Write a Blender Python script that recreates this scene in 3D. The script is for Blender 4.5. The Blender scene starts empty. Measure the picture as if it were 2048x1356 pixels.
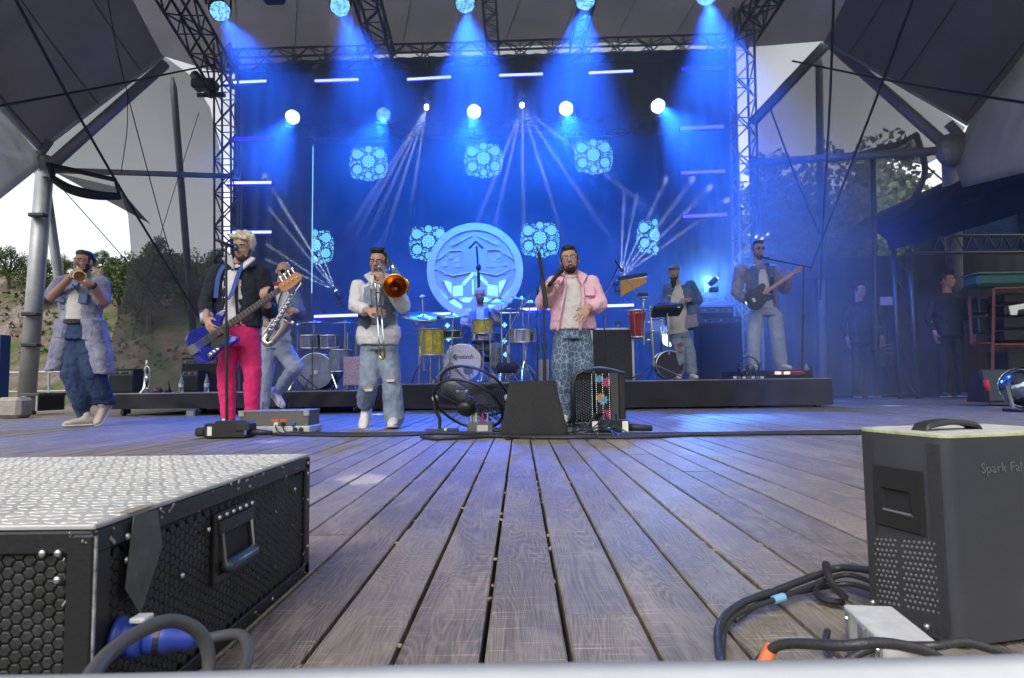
import bpy, bmesh, math, random
from mathutils import Vector, Matrix
R_ = math.radians
scn = bpy.context.scene
col = scn.collection
random.seed(7)

# ---------------------------------------------------------------- camera
F = 1250.0                       # focal length in photo pixels (2048 wide)
CH = 0.40                        # camera height above the stage boards
PITCH, YAW, ROLL = R_(4.07), R_(0.65), R_(0.8)
cam_d = bpy.data.cameras.new('camera'); cam = bpy.data.objects.new('camera', cam_d); col.objects.link(cam)
fw = Vector((-math.sin(YAW)*math.cos(PITCH), math.cos(YAW)*math.cos(PITCH), math.sin(PITCH)))
rt0 = Vector((math.cos(YAW), math.sin(YAW), 0)); up0 = rt0.cross(fw)
rt = rt0*math.cos(ROLL) - up0*math.sin(ROLL); up = up0*math.cos(ROLL) + rt0*math.sin(ROLL)
CP = Vector((0, 0, CH))
mw = Matrix((rt, up, -fw)).transposed().to_4x4(); mw.translation = CP
cam.matrix_world = mw
cam_d.sensor_width = 36; cam_d.lens = F/2048*36; cam_d.clip_start = 0.02; cam_d.clip_end = 2000
cam_d.dof.use_dof = True; cam_d.dof.focus_distance = 6.0; cam_d.dof.aperture_fstop = 16.0
scn.camera = cam

# ---------------------------------------------------------------- world, sun, exposure
wd = bpy.data.worlds.new('World'); scn.world = wd; wd.use_nodes = True
nt = wd.node_tree; nt.nodes.clear()
sky = nt.nodes.new('ShaderNodeTexSky'); sky.sky_type = 'NISHITA'; sky.sun_disc = False
SUN_EL, SUN_AZ = R_(47), R_(200)          # behind the camera, a little to the left
sky.sun_elevation = SUN_EL; sky.sun_rotation = SUN_AZ
sky.dust_density = 3.0; sky.air_density = 1.0; sky.ozone_density = 1.0
hs = nt.nodes.new('ShaderNodeHueSaturation'); hs.inputs['Saturation'].default_value = 0.16   # overcast
bg = nt.nodes.new('ShaderNodeBackground'); bg.inputs['Strength'].default_value = 0.15
wo = nt.nodes.new('ShaderNodeOutputWorld')
nt.links.new(sky.outputs[0], hs.inputs['Color']); nt.links.new(hs.outputs[0], bg.inputs['Color']); nt.links.new(bg.outputs[0], wo.inputs['Surface'])
sun_d = bpy.data.lights.new('sun', 'SUN'); sun_d.energy = 0.5; sun_d.angle = R_(25); sun_d.color = (1, .95, .88)
sun = bpy.data.objects.new('sun', sun_d); col.objects.link(sun)
sdir = Vector((math.sin(SUN_AZ)*math.cos(SUN_EL), math.cos(SUN_AZ)*math.cos(SUN_EL), math.sin(SUN_EL)))
sun.rotation_euler = sdir.to_track_quat('Z', 'Y').to_euler(); sun.location = (0, -5, 12)
vs = scn.view_settings; vs.view_transform = 'Standard'; vs.look = 'None'; vs.exposure = 1.0; vs.gamma = 1
vs.use_curve_mapping = False
cy = scn.cycles
cy.use_denoising = True; cy.max_bounces = 6; cy.diffuse_bounces = 3; cy.glossy_bounces = 3; cy.transmission_bounces = 4
cy.volume_bounces = 0; cy.transparent_max_bounces = 24; cy.caustics_reflective = False; cy.caustics_refractive = False
cy.sample_clamp_indirect = 4.0

# ---------------------------------------------------------------- pixel -> place
def ray(px, py): return fw + rt*((px-1024)/F) + up*((678-py)/F)
def W(px, py, Y):
    """the point of the photo pixel's ray that lies Y metres up-stage"""
    d = ray(px, py); return CP + d*(Y/d.y)
def G(px, py, z=0.0):
    d = ray(px, py); return CP + d*((z-CH)/d.z)

# ---------------------------------------------------------------- materials
MAT = {}
def M(name, c=(.5,.5,.5), rough=.6, metal=0, var=.0, vs_=8, bump=0, bs=40, spec=.5, emit=None, es=1, trans=0, alpha=1, coat=0, c2=None, stretch=None, detail=4):
    if name in MAT: return MAT[name]
    m = bpy.data.materials.new(name); m.use_nodes = True; t = m.node_tree; N = t.nodes; L = t.links
    b = N['Principled BSDF']
    b.inputs['Base Color'].default_value = (*c, 1); b.inputs['Roughness'].default_value = rough
    b.inputs['Metallic'].default_value = metal; b.inputs['Specular IOR Level'].default_value = spec
    b.inputs['Coat Weight'].default_value = coat; b.inputs['Coat Roughness'].default_value = .08
    if alpha < 1: b.inputs['Alpha'].default_value = alpha
    if trans: b.inputs['Transmission Weight'].default_value = trans
    if emit: b.inputs['Emission Color'].default_value = (*emit, 1); b.inputs['Emission Strength'].default_value = es
    if var or bump:
        tc = N.new('ShaderNodeTexCoord'); src = tc.outputs['Object']
        if stretch:
            mp = N.new('ShaderNodeMapping'); mp.inputs['Scale'].default_value = stretch; L.new(src, mp.inputs[0]); src = mp.outputs[0]
    if var:
        n = N.new('ShaderNodeTexNoise'); n.inputs['Scale'].default_value = vs_; n.inputs['Detail'].default_value = detail; n.inputs['Roughness'].default_value = .65
        L.new(src, n.inputs['Vector'])
        r = N.new('ShaderNodeValToRGB'); r.color_ramp.elements[0].position = .3; r.color_ramp.elements[1].position = .7
        d = c2 if c2 else tuple(min(1, x*(1+var)) for x in c)
        k = tuple(x*(1-var) for x in c) if not c2 else c
        r.color_ramp.elements[0].color = (*k, 1); r.color_ramp.elements[1].color = (*d, 1)
        L.new(n.outputs['Fac'], r.inputs[0]); L.new(r.outputs[0], b.inputs['Base Color'])
    if bump:
        n2 = N.new('ShaderNodeTexNoise'); n2.inputs['Scale'].default_value = bs; n2.inputs['Detail'].default_value = 3
        L.new(src, n2.inputs['Vector'])
        bp = N.new('ShaderNodeBump'); bp.inputs['Strength'].default_value = min(1, bump); bp.inputs['Distance'].default_value = .01
        L.new(n2.outputs['Fac'], bp.inputs['Height']); L.new(bp.outputs[0], b.inputs['Normal'])
    MAT[name] = m
    return m
def EM(name, c, s):
    if name in MAT: return MAT[name]
    m = bpy.data.materials.new(name); m.use_nodes = True; t = m.node_tree; t.nodes.clear()
    e = t.nodes.new('ShaderNodeEmission'); e.inputs[0].default_value = (*c, 1); e.inputs[1].default_value = s
    o = t.nodes.new('ShaderNodeOutputMaterial'); t.links.new(e.outputs[0], o.inputs[0]); MAT[name] = m
    return m
def FAB(name, c, tl, var=.1, vs_=.6, trn=0.0, bump=.5):
    """thin cloth: diffuse plus light let through (tl), trn = open weave one sees through"""
    if name in MAT: return MAT[name]
    m = bpy.data.materials.new(name); m.use_nodes = True; t = m.node_tree; t.nodes.clear(); N = t.nodes; L = t.links
    tc = N.new('ShaderNodeTexCoord'); n = N.new('ShaderNodeTexNoise'); n.inputs['Scale'].default_value = vs_; n.inputs['Detail'].default_value = 5; n.inputs['Distortion'].default_value = 1.5
    L.new(tc.outputs['Object'], n.inputs['Vector'])
    r = N.new('ShaderNodeValToRGB'); r.color_ramp.elements[0].position = .3; r.color_ramp.elements[1].position = .7
    r.color_ramp.elements[0].color = (*[x*(1-var) for x in c], 1); r.color_ramp.elements[1].color = (*[min(1, x*(1+var)) for x in c], 1)
    L.new(n.outputs['Fac'], r.inputs[0])
    bp = N.new('ShaderNodeBump'); bp.inputs['Strength'].default_value = bump; bp.inputs['Distance'].default_value = .1; L.new(n.outputs['Fac'], bp.inputs['Height'])
    df = N.new('ShaderNodeBsdfDiffuse'); ts = N.new('ShaderNodeBsdfTranslucent'); mx = N.new('ShaderNodeMixShader'); mx.inputs[0].default_value = tl
    for x in (df, ts): L.new(r.outputs[0], x.inputs['Color']); L.new(bp.outputs[0], x.inputs['Normal'])
    L.new(df.outputs[0], mx.inputs[1]); L.new(ts.outputs[0], mx.inputs[2]); res = mx
    if trn:
        tp = N.new('ShaderNodeBsdfTransparent'); m2 = N.new('ShaderNodeMixShader'); m2.inputs[0].default_value = trn
        L.new(mx.outputs[0], m2.inputs[1]); L.new(tp.outputs[0], m2.inputs[2]); res = m2
    o = N.new('ShaderNodeOutputMaterial'); L.new(res.outputs[0], o.inputs[0]); MAT[name] = m
    return m

# ---------------------------------------------------------------- mesh helpers
V = Vector
def frame(ax):
    ax = V(ax).normalized(); a = V((0,0,1)) if abs(ax.z) < .95 else V((0,1,0))
    u = a.cross(ax).normalized(); return u, ax.cross(u).normalized(), ax
class MB:
    def __init__(s): s.v = []; s.f = []
    def add(s, vs_, fs):
        o = len(s.v); s.v += [tuple(x) for x in vs_]; s.f += [tuple(i+o for i in f) for f in fs]; return s
    def box(s, c, size, rot=None):
        c = V(c); h = [x/2 for x in size]
        p = [V((x*h[0], y*h[1], z*h[2])) for x in (-1,1) for y in (-1,1) for z in (-1,1)]
        if rot is not None: p = [rot @ q for q in p]
        return s.add([c+q for q in p], [(0,1,3,2),(4,6,7,5),(0,4,5,1),(2,3,7,6),(0,2,6,4),(1,5,7,3)])
    def rbox(s, c, size, r=.01, rot=None):
        """box with chamfered edges"""
        c = V(c); h = [x/2 for x in size]; r = min(r, *[x*.49 for x in h]); vs_ = []; ix = {}
        for sx in (-1,1):
            for sy in (-1,1):
                for sz in (-1,1):
                    for k in range(3):
                        q = V((sx*(h[0]-(r if k != 0 else 0)), sy*(h[1]-(r if k != 1 else 0)), sz*(h[2]-(r if k != 2 else 0))))
                        ix[(sx,sy,sz,k)] = len(vs_); vs_.append(c+(rot @ q if rot is not None else q))
        fs = []
        for k in range(3):
            a, b = [(1,2),(2,0),(0,1)][k]
            for sg in (-1,1):
                def key(p, q):
                    t = [0,0,0]; t[k] = sg; t[a] = p; t[b] = q; return ix[(*t, k)]
                q = [key(-1,-1), key(1,-1), key(1,1), key(-1,1)]; fs.append(tuple(q if sg > 0 else q[::-1]))
            for p in (-1,1):
                for q in (-1,1):
                    def e(sg, kk):
                        t = [0,0,0]; t[k] = sg; t[a] = p; t[b] = q; return ix[(*t, kk)]
                    fs.append((e(-1,a), e(1,a), e(1,b), e(-1,b)))
        for sx in (-1,1):
            for sy in (-1,1):
                for sz in (-1,1): fs.append(tuple(ix[(sx,sy,sz,k)] for k in range(3)))
        return s.add(vs_, fs)
    def loft(s, rings, cap=True):
        n = len(rings[0]); vs_ = [p for r in rings for p in r]; fs = []
        for i in range(len(rings)-1):
            for j in range(n):
                k = (j+1) % n; fs.append((i*n+j, i*n+k, (i+1)*n+k, (i+1)*n+j))
        if cap: fs += [tuple(range(n))[::-1], tuple(range((len(rings)-1)*n, len(rings)*n))]
        return s.add(vs_, fs)
    def tube(s, pts, r, n=8, cap=True):
        pts = [V(p) for p in pts]; rr = r if isinstance(r, (list, tuple)) else [r]*len(pts); rings = []; u = None
        for i, p in enumerate(pts):
            t = (pts[min(i+1, len(pts)-1)]-pts[max(i-1, 0)])
            if t.length < 1e-9: t = V((0,0,1))
            t.normalize()
            if u is None: u = frame(t)[0]
            u = (u - t*u.dot(t));
            if u.length < 1e-6: u = frame(t)[0]
            u.normalize(); w = t.cross(u)
            rings.append([p+(u*math.cos(2*math.pi*j/n)+w*math.sin(2*math.pi*j/n))*rr[i] for j in range(n)])
        return s.loft(rings, cap)
    def cyl(s, a, b, r0, r1=None, n=12, cap=True): return s.tube([a, b], [r0, r0 if r1 is None else r1], n, cap)
    def capsule(s, a, b, r0, r1=None, n=10):
        a, b = V(a), V(b); r1 = r0 if r1 is None else r1; d = b-a
        d = d.normalized() if d.length > 1e-6 else V((0,0,1)); pts = []; rr = []
        for k in (80, 50, 20): pts.append(a-d*r0*math.sin(R_(k))); rr.append(r0*math.cos(R_(k)))
        for k in (-20, 20, 50, 80):
            if k < 0: pts += [a+(b-a)*.001]; rr += [r0]
            else: pts.append(b+d*r1*math.sin(R_(k))*(1 if k > 20 else .3)); rr.append(r1*math.cos(R_(k)) if k > 20 else r1)
        return s.tube(pts, rr, n)
    def ell(s, c, rad, rot=None, n=12, m=8):
        c = V(c); rings = []
        for i in range(m+1):
            th = math.pi*(i+.12)/(m+.24)-math.pi/2
            ring = []
            for j in range(n):
                ph = 2*math.pi*j/n
                q = V((rad[0]*math.cos(th)*math.cos(ph), rad[1]*math.cos(th)*math.sin(ph), rad[2]*math.sin(th)))
                ring.append(c+(rot @ q if rot is not None else q))
            rings.append(ring)
        return s.loft(rings)
    def lathe(s, prof, o, ax, n=24, cap=False):
        """prof = (radius, distance along the axis)"""
        u, w, a = frame(ax); o = V(o)
        return s.loft([[o+a*h+(u*math.cos(2*math.pi*j/n)+w*math.sin(2*math.pi*j/n))*max(r, 1e-4) for j in range(n)] for r, h in prof], cap)
    def prism(s, poly, off):
        poly = [V(p) for p in poly]; n = len(poly); off = V(off)
        return s.add(poly+[p+off for p in poly], [tuple(range(n))[::-1], tuple(range(n, 2*n))]+[(i, (i+1)%n, n+(i+1)%n, n+i) for i in range(n)])
    def grid(s, fn, nu, nv):
        vs_ = [fn(i/nu, j/nv) for i in range(nu+1) for j in range(nv+1)]
        return s.add(vs_, [(i*(nv+1)+j, (i+1)*(nv+1)+j, (i+1)*(nv+1)+j+1, i*(nv+1)+j+1) for i in range(nu) for j in range(nv)])
    def mesh(s, name, mat, smooth=False, off=V((0,0,0))):
        me = bpy.data.meshes.new(name); me.from_pydata([V(p)-off for p in s.v], [], s.f); me.update()
        bm = bmesh.new(); bm.from_mesh(me); bmesh.ops.recalc_face_normals(bm, faces=bm.faces); bm.to_mesh(me); bm.free()
        if mat: me.materials.append(mat)
        if smooth: me.polygons.foreach_set('use_smooth', [True]*len(me.polygons))
        return me
    def build(s, name, mat, parent=None, smooth=False, label=None):
        me = s.mesh(name, mat, smooth, wloc(parent))
        o = bpy.data.objects.new(name, me); col.objects.link(o); o.parent = parent
        if smooth == 'edge':
            me.set_sharp_from_angle(angle=R_(40))
        if label: o['label'] = label
        return o
def wloc(o):
    p = V((0,0,0))
    while o is not None: p += V(o.location); o = o.parent
    return p
def tag(o, label, cat, group=None, kind=None):
    o['label'] = label; o['category'] = cat
    if group: o['group'] = group
    if kind: o['kind'] = kind
    return o
def thing(name, loc, label, cat, group=None):
    o = bpy.data.objects.new(name, None); o.empty_display_size = .1; col.objects.link(o); o.location = loc
    return tag(o, label, cat, group)
def struct(o, label=None):
    o['kind'] = 'structure'
    if label: o['label'] = label
    return o
def copy_tree(o, parent=None):
    c = o.copy(); col.objects.link(c); c.parent = parent
    for ch in o.children: copy_tree(ch, c)
    return c
def spot(name, loc, to, angle, power, color, parent=None, blend=.3, size=.05):
    d = bpy.data.lights.new(name, 'SPOT'); d.energy = power; d.color = color; d.spot_size = angle; d.spot_blend = blend; d.shadow_soft_size = size
    o = bpy.data.objects.new(name, d); col.objects.link(o)
    o.rotation_euler = (V(to)-V(loc)).to_track_quat('-Z', 'Y').to_euler()
    o.location = V(loc)-wloc(parent); o.parent = parent
    return o
def catmull(pts, n=6):
    pts = [V(p) for p in pts]; out = []
    for i in range(len(pts)-1):
        a, b, c, d = pts[max(i-1,0)], pts[i], pts[i+1], pts[min(i+2, len(pts)-1)]
        for k in range(n):
            t = k/n; out.append(.5*((2*b)+(c-a)*t+(2*a-5*b+4*c-d)*t*t+(3*b-a-3*c+d)*t**3))
    return out+[pts[-1]]
# ================================================================ THE SETTING
# ---------------------------------------------------------------- boards
def wood_mat(name, dark, light, dust):
    m = bpy.data.materials.new(name); m.use_nodes = True; t = m.node_tree; N = t.nodes; L = t.links; b = N['Principled BSDF']
    def n(kind, **kw):
        x = N.new('ShaderNode'+kind)
        for k, v in kw.items(): setattr(x, k, v)
        return x
    def math_(op, a, bb=None, c=None):
        x = n('Math', operation=op)
        for i, q in enumerate((a, bb, c)):
            if q is None: continue
            if isinstance(q, (int, float)): x.inputs[i].default_value = q
            else: L.new(q, x.inputs[i])
        return x.outputs[0]
    geo = n('NewGeometry'); oi = n('ObjectInfo')
    off = n('CombineXYZ'); L.new(math_('MULTIPLY', oi.outputs['Random'], 37.), off.inputs[0]); L.new(math_('MULTIPLY', oi.outputs['Random'], 91.), off.inputs[1])
    va = n('VectorMath', operation='ADD'); L.new(geo.outputs['Position'], va.inputs[0]); L.new(off.outputs[0], va.inputs[1])
    def noise(scale, vec, detail=2, rough=.5, dist=0):
        mp = n('Mapping'); mp.inputs['Scale'].default_value = vec; L.new(va.outputs[0], mp.inputs[0])
        x = n('TexNoise'); x.inputs['Scale'].default_value = scale; x.inputs['Detail'].default_value = detail; x.inputs['Roughness'].default_value = rough; x.inputs['Distortion'].default_value = dist
        L.new(mp.outputs[0], x.inputs['Vector']); return x.outputs['Fac']
    rings = noise(1.0, (6.5, .8, 1), 2.2, .5, .5)                       # growth rings = contour lines of a slow field
    rg = math_('SINE', math_('MULTIPLY', rings, 330.))
    rg = math_('POWER', math_('MULTIPLY_ADD', rg, .5, .5), 1.6)
    fib = noise(1.0, (240, 7, 1), 3, .6)
    wear = noise(1.0, (5, 2.2, 1), 5, .65); wear2 = noise(1.0, (7, 2.6, 1), 7, .72, .6)
    scr = noise(1.0, (5, 150, 1), 3, .7); scm = n('MapRange'); scm.inputs[1].default_value = .58; scm.inputs[2].default_value = .68; L.new(scr, scm.inputs[0])
    mr = n('MapRange'); mr.inputs[1].default_value = .38; mr.inputs[2].default_value = .66; L.new(wear, mr.inputs[0])
    g1 = math_('MULTIPLY', rg, math_('MULTIPLY_ADD', mr.outputs[0], .75, .25))
    g2 = math_('ADD', math_('MULTIPLY', g1, .24), math_('MULTIPLY', fib, .54))
    g3 = math_('ADD', g2, math_('MULTIPLY', scm.outputs[0], math_('MULTIPLY_ADD', mr.outputs[0], .50, .22)))
    g4 = math_('ADD', g3, math_('MULTIPLY_ADD', oi.outputs['Random'], .18, -.09))
    mx = n('Mix', data_type='RGBA'); L.new(g4, mx.inputs[0]); mx.inputs[6].default_value = (*dark, 1); mx.inputs[7].default_value = (*light, 1)
    m2 = n('Mix', data_type='RGBA'); mr2 = n('MapRange'); mr2.inputs[1].default_value = .48; mr2.inputs[2].default_value = .66; mr2.inputs[4].default_value = .62; L.new(wear2, mr2.inputs[0])
    L.new(mr2.outputs[0], m2.inputs[0]); L.new(mx.outputs[2], m2.inputs[6]); m2.inputs[7].default_value = (*dust, 1)
    L.new(m2.outputs[2], b.inputs['Base Color'])
    rr = math_('MULTIPLY_ADD', wear, .35, .33); L.new(rr, b.inputs['Roughness']); b.inputs['Specular IOR Level'].default_value = .35
    bp = n('Bump'); bp.inputs['Strength'].default_value = .5; bp.inputs['Distance'].default_value = .004
    L.new(math_('ADD', math_('MULTIPLY', rg, .25), math_('MULTIPLY', fib, 1.1)), bp.inputs['Height']); L.new(bp.outputs[0], b.inputs['Normal'])
    return m
WOOD = wood_mat('weathered_boards', (.036, .031, .031), (.47, .405, .32), (.31, .265, .21))
BLK = M('black_paint', (.012, .012, .014), .45, bump=.1, bs=120)
BLKM = M('black_matt', (.012, .012, .014), .75)
CHROME = M('chrome', (.75, .76, .78), .14, 1)
STEEL = M('truss_alloy', (.36, .37, .40), .38, .9, var=.2, vs_=30)
RUB = M('black_rubber', (.016, .016, .018), .5, bump=.15, bs=300)

flo = MB().box((0, 7.25, -.10), (22, 13.9, .10)).build('stage_floor', M('dark_joists', (.012, .010, .009), .9))
struct(flo, 'weathered board floor of the open-air stage')
PW = .1305; GAPW = .0085
nx = int(10.6/PW); far = MB(); x0 = W(1023, 882, 4.3).x
def plank(mb, xc, ya, yb, dz):
    w = PW-GAPW; h = .045; c = .003
    xs = [-w/2, -w/2+c, w/2-c, w/2]; j = [random.uniform(-.0012, .0012) for _ in range(2)]
    pr = [(xs[0], -h), (xs[0], -c), (xs[1], 0), (xs[2], 0), (xs[3], -c), (xs[3], -h)]
    ys = [ya+.0015]+[ya+(yb-ya)*k/4 for k in (1,2,3)]+[yb-.0015]
    rings = []
    for y in ys:
        q = random.uniform(-.0016, .0016)
        rings.append([V((xc+px+q*(1 if px > 0 else -1)*.8, y, pz+dz+q*.3)) for px, pz in pr])
    mb.loft(rings)
for i in range(-nx, nx+1):
    xc = x0+(i+.5)*PW; cuts = [.30+random.random()*.05]
    y = cuts[0]+random.uniform(.7, 3.2)
    while y < 13.6: cuts.append(y); y += random.choice((2.0, 3.0, 3.0, 4.0))+random.uniform(-.1, .1)
    cuts.append(14.1)
    for k in range(len(cuts)-1):
        dz = random.uniform(-.0022, .0016)-.0005
        near = (cuts[k]+.3)*1.0
        if (k < 2 and abs(xc) < 3.2) or (k < 1):
            mb = MB(); plank(mb, xc, cuts[k], cuts[k+1], dz); mb.build('plank', WOOD, flo)
        else: plank(far, xc, cuts[k], cuts[k+1], dz)
fp = far.build('far_planks', WOOD, flo); fp['kind'] = 'stuff'
# fasteners and litter in the joints
lit = MB()
for _ in range(90):
    i = random.randint(-5, 7); x = x0+i*PW+random.uniform(-.004, .004); y = random.uniform(.85, 3.0)
    lit.box((x, y, -.004-random.random()*.008), (random.uniform(.003,.007), random.uniform(.004,.02), .004), Matrix.Rotation(random.random()*3, 3, 'Z'))
lo = lit.build('joint_litter', M('chips', (.32, .25, .16), .8, var=.5, vs_=60), flo); lo['kind'] = 'stuff'

# ---------------------------------------------------------------- ground and hills outside
def fbm(x, y, s=0.):
    v = 0; a = 1; f = 1
    for k in range(4):
        v += a*math.sin(x*f*1.1+3.1*k+s+1.7*math.sin(y*f*.9+k))*math.sin(y*f*1.3+1.3*k+s*2); a *= .5; f *= 2.1
    return v
HILL = bpy.data.materials.new('quarry_hillside'); HILL.use_nodes = True
def hill_nodes():
    t = HILL.node_tree; N = t.nodes; L = t.links; b = N['Principled BSDF']; b.inputs['Roughness'].default_value = .95; b.inputs['Specular IOR Level'].default_value = .1
    tc = N.new('ShaderNodeTexCoord')
    n1 = N.new('ShaderNodeTexNoise'); n1.inputs['Scale'].default_value = .16; n1.inputs['Detail'].default_value = 7; n1.inputs['Roughness'].default_value = .68
    n2 = N.new('ShaderNodeTexNoise'); n2.inputs['Scale'].default_value = 1.1; n2.inputs['Detail'].default_value = 6
    L.new(tc.outputs['Object'], n1.inputs['Vector']); L.new(tc.outputs['Object'], n2.inputs['Vector'])
    r = N.new('ShaderNodeValToRGB'); e = r.color_ramp.elements
    e[0].position = .30; e[0].color = (.04, .065, .022, 1); e[1].position = .72; e[1].color = (.25, .22, .20, 1)
    for p, c in ((.44, (.07, .10, .035, 1)), (.52, (.14, .105, .085, 1)), (.60, (.19, .155, .135, 1))): q = e.new(p); q.color = c
    mx = N.new('ShaderNodeMath'); mx.operation = 'MULTIPLY_ADD'; mx.inputs[1].default_value = .35; L.new(n2.outputs['Fac'], mx.inputs[0]); 
    sb = N.new('ShaderNodeMath'); sb.operation = 'ADD'; sb.inputs[1].default_value = -.17; L.new(n1.outputs['Fac'], sb.inputs[0]); L.new(sb.outputs[0], mx.inputs[2])
    L.new(mx.outputs[0], r.inputs[0]); L.new(r.outputs[0], b.inputs['Base Color'])
    bp = N.new('ShaderNodeBump'); bp.inputs['Strength'].default_value = .9; bp.inputs['Distance'].default_value = .8; L.new(n2.outputs['Fac'], bp.inputs['Height']); L.new(bp.outputs[0], b.inputs['Normal'])
hill_nodes()
struct(MB().grid(lambda u, v: V((-900+1800*u, -700+1600*v, -1.6)), 4, 4).build('ground', M('dusty_ground', (.16, .15, .11), .95, var=.3, vs_=.4)))
def hz(x, y):
    a = max(0, min(1, (y-24)/20)); a = a*a*(3-2*a); t = 10.2 if x < 0 else 8.0
    return -1.5+a*t+fbm(x*.12, y*.12)*1.0*a+fbm(x*.5, y*.5, 2)*.3*a
def bank(x, y): return -1.6+max(0, (-y-5)*.40)+.25*math.floor(max(0, -y-5)/1.2)*.1
struct(MB().grid(lambda u, v: V((-45+90*u, -5-26*v, bank(0, -5-26*v)+.002*(45-90*u)**2*v)), 12, 26).build('shading_bank', M('shading_bank_green', (.045, .055, .03), .95, var=.4, vs_=1.5)))  # unseen bank behind the camera, added to keep low sky light off the stage
for nm, xa, xb in (('hill', -75, -6), ('hill', 6, 75)):
    struct(MB().grid(lambda u, v: V((xa+(xb-xa)*u, 22+60*v, hz(xa+(xb-xa)*u, 22+60*v))), 70, 60).build(nm, HILL, None, True))

# ---------------------------------------------------------------- trees
LEAF = M('leaves', (.035, .062, .018), .7, var=.5, vs_=.9, spec=.2, c2=(.075, .11, .035))
BARK = M('bark', (.06, .045, .035), .9, var=.3, vs_=9)
def tree_proto(seed, h, rx, n):
    random.seed(seed); crown = MB(); clumps = []
    for k in range(16):
        a = random.uniform(0, 6.28); t = random.random(); rr = rx*math.sqrt(random.random())*.85
        clumps.append((V((math.cos(a)*rr, math.sin(a)*rr, h*(.32+.6*t)*(1-.25*rr/rx))), rx*random.uniform(.28, .5)))
    for c, r in clumps:
        for _ in range(n//16):
            d = V((random.gauss(0,1), random.gauss(0,1), random.gauss(0,1))).normalized()*r*random.random()**.45
            p = c+d; s = random.uniform(.06, .12)*(h/6); u = V((random.gauss(0,1), random.gauss(0,1), random.gauss(0,.6))).normalized(); w = u.cross(V((random.gauss(0,1), random.gauss(0,1), random.gauss(0,1)))).normalized()
            crown.add([p-u*s-w*s*.4, p+u*s*.2-w*s*.75, p+u*s, p+w*s*.7], [(0,1,2,3)])
    tr = MB(); tr.tube([(0,0,-.6), (.05,0,h*.3), (-.1,.1,h*.6), (0,0,h*.85)], [h*.035, h*.028, h*.018, h*.004], 7)
    for c, r in clumps[:9]: tr.tube([(0,0,c.z*.45), V((c.x*.5, c.y*.5, c.z*.75)), c], [h*.015, h*.01, h*.003], 5)
    return crown.mesh('crown', LEAF), tr.mesh('trunk', BARK)
PROTO = [tree_proto(11, 6, 2.3, 4600), tree_proto(12, 6, 1.9, 4200), tree_proto(13, 6, 2.8, 5200)]
random.seed(5)
def tree(x, y, z, sc, k, label, group):
    t = thing('tree', (x, y, z), label, 'tree', group); t.scale = (sc, sc, sc*random.uniform(.9, 1.15)); t.rotation_euler.z = random.uniform(0, 6)
    for nm, me in (('crown', PROTO[k][0]), ('trunk', PROTO[k][1])):
        o = bpy.data.objects.new(nm, me); col.objects.link(o); o.parent = t
ordn = lambda i: 'first second third fourth fifth sixth seventh eighth ninth tenth eleventh twelfth thirteenth fourteenth fifteenth sixteenth seventeenth eighteenth nineteenth twentieth'.split()[i]
left_tree_px = sorted([(20, 520, 40), (75, 545, 36), (128, 540, 42), (205, 535, 40), (240, 555, 36), (300, 520, 34), (330, 500, 38), (395, 505, 36), (430, 520, 40), (262, 545, 38)])
for i, (px, py, Y) in enumerate(left_tree_px):
    p = W(px, py, Y); z = hz(p.x, p.y); hgt = max(1.6, p.z-z+1.2)
    tree(p.x, p.y, z-.2, min(1.3, hgt/6), i % 3, ordn(i)+' leafy tree from the left on the quarry hill at left', 'trees on the left hillside')
right_tree_px = sorted([(1530, 310, 34), (1590, 345, 30), (1650, 330, 33), (1705, 325, 30), (1755, 330, 28), (1770, 400, 25), (1680, 430, 25), (1610, 440, 25), (1540, 430, 26), (1850, 415, 36), (1895, 420, 34), (1950, 350, 32), (2010, 355, 32), (1820, 440, 30), (1570, 520, 24), (1650, 540, 24), (1730, 500, 24), (1690, 620, 23)])
for i, (px, py, Y) in enumerate(right_tree_px):
    p = W(px, py, Y); z = hz(p.x, p.y)
    tree(p.x, p.y, z-.3, max(.6, (p.z-z+.6)/6), (i+1) % 3, ordn(i)+' dark tree behind the netting at right', 'trees on the right hillside')
# low scrub on the slopes
scr = MB()
for _ in range(12000):
    sx = random.choice((-1, -1, 1)); x = sx*random.uniform(7, 45); y = random.uniform(23, 50)
    if fbm(x*.25, y*.25, 1) < -.1: continue
    z = hz(x, y); s = random.uniform(.05, .2); p = V((x, y, z+random.random()*.5)); u = V((random.gauss(0,1), random.gauss(0,1), random.gauss(0,1))).normalized(); w = u.cross(V((random.gauss(0,1), random.gauss(0,1), 1))).normalized()
    scr.add([p-u*s-w*s*.4, p+u*s*.2-w*s*.7, p+u*s, p+w*s*.7], [(0,1,2,3)])
so = scr.build('hillside_scrub', LEAF); tag(so, 'low green scrub growing on the quarry slopes', 'scrub', kind='stuff')

# ---------------------------------------------------------------- tent
ROOF = FAB('tent_membrane', (.15, .14, .135), .10, .12, .5)
GAUZE = FAB('tent_gauze', (.12, .125, .135), .5, .3, .9, trn=.52)
NET = FAB('shade_net', (.012, .016, .03), .2, .2, 1.5, trn=.62)
WHITE = FAB('white_membrane', (.62, .62, .61), .5, .12, .9)
TUBE = M('galvanised_tube', (.30, .31, .32), .5, .35, var=.18, vs_=3)
CAB = M('black_cable', (.012, .012, .014), .6)
def curve_at(pts, u):
    x = u*(len(pts)-1); i = min(int(x), len(pts)-2); return pts[i].lerp(pts[i+1], x-i)
BL = [W(-420, 0, 6), W(0, 212, 9.5), W(78, 300, 11), W(325, 112, 12.3), W(452, 150, 14.5), W(720, 112, 14.8), W(960, 96, 15), W(1220, 85, 14.8), W(1490, 95, 14.5), W(1650, 82, 12.3), W(1935, 247, 11), W(2048, 62, 9.5), W(2450, -150, 6)]
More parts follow.
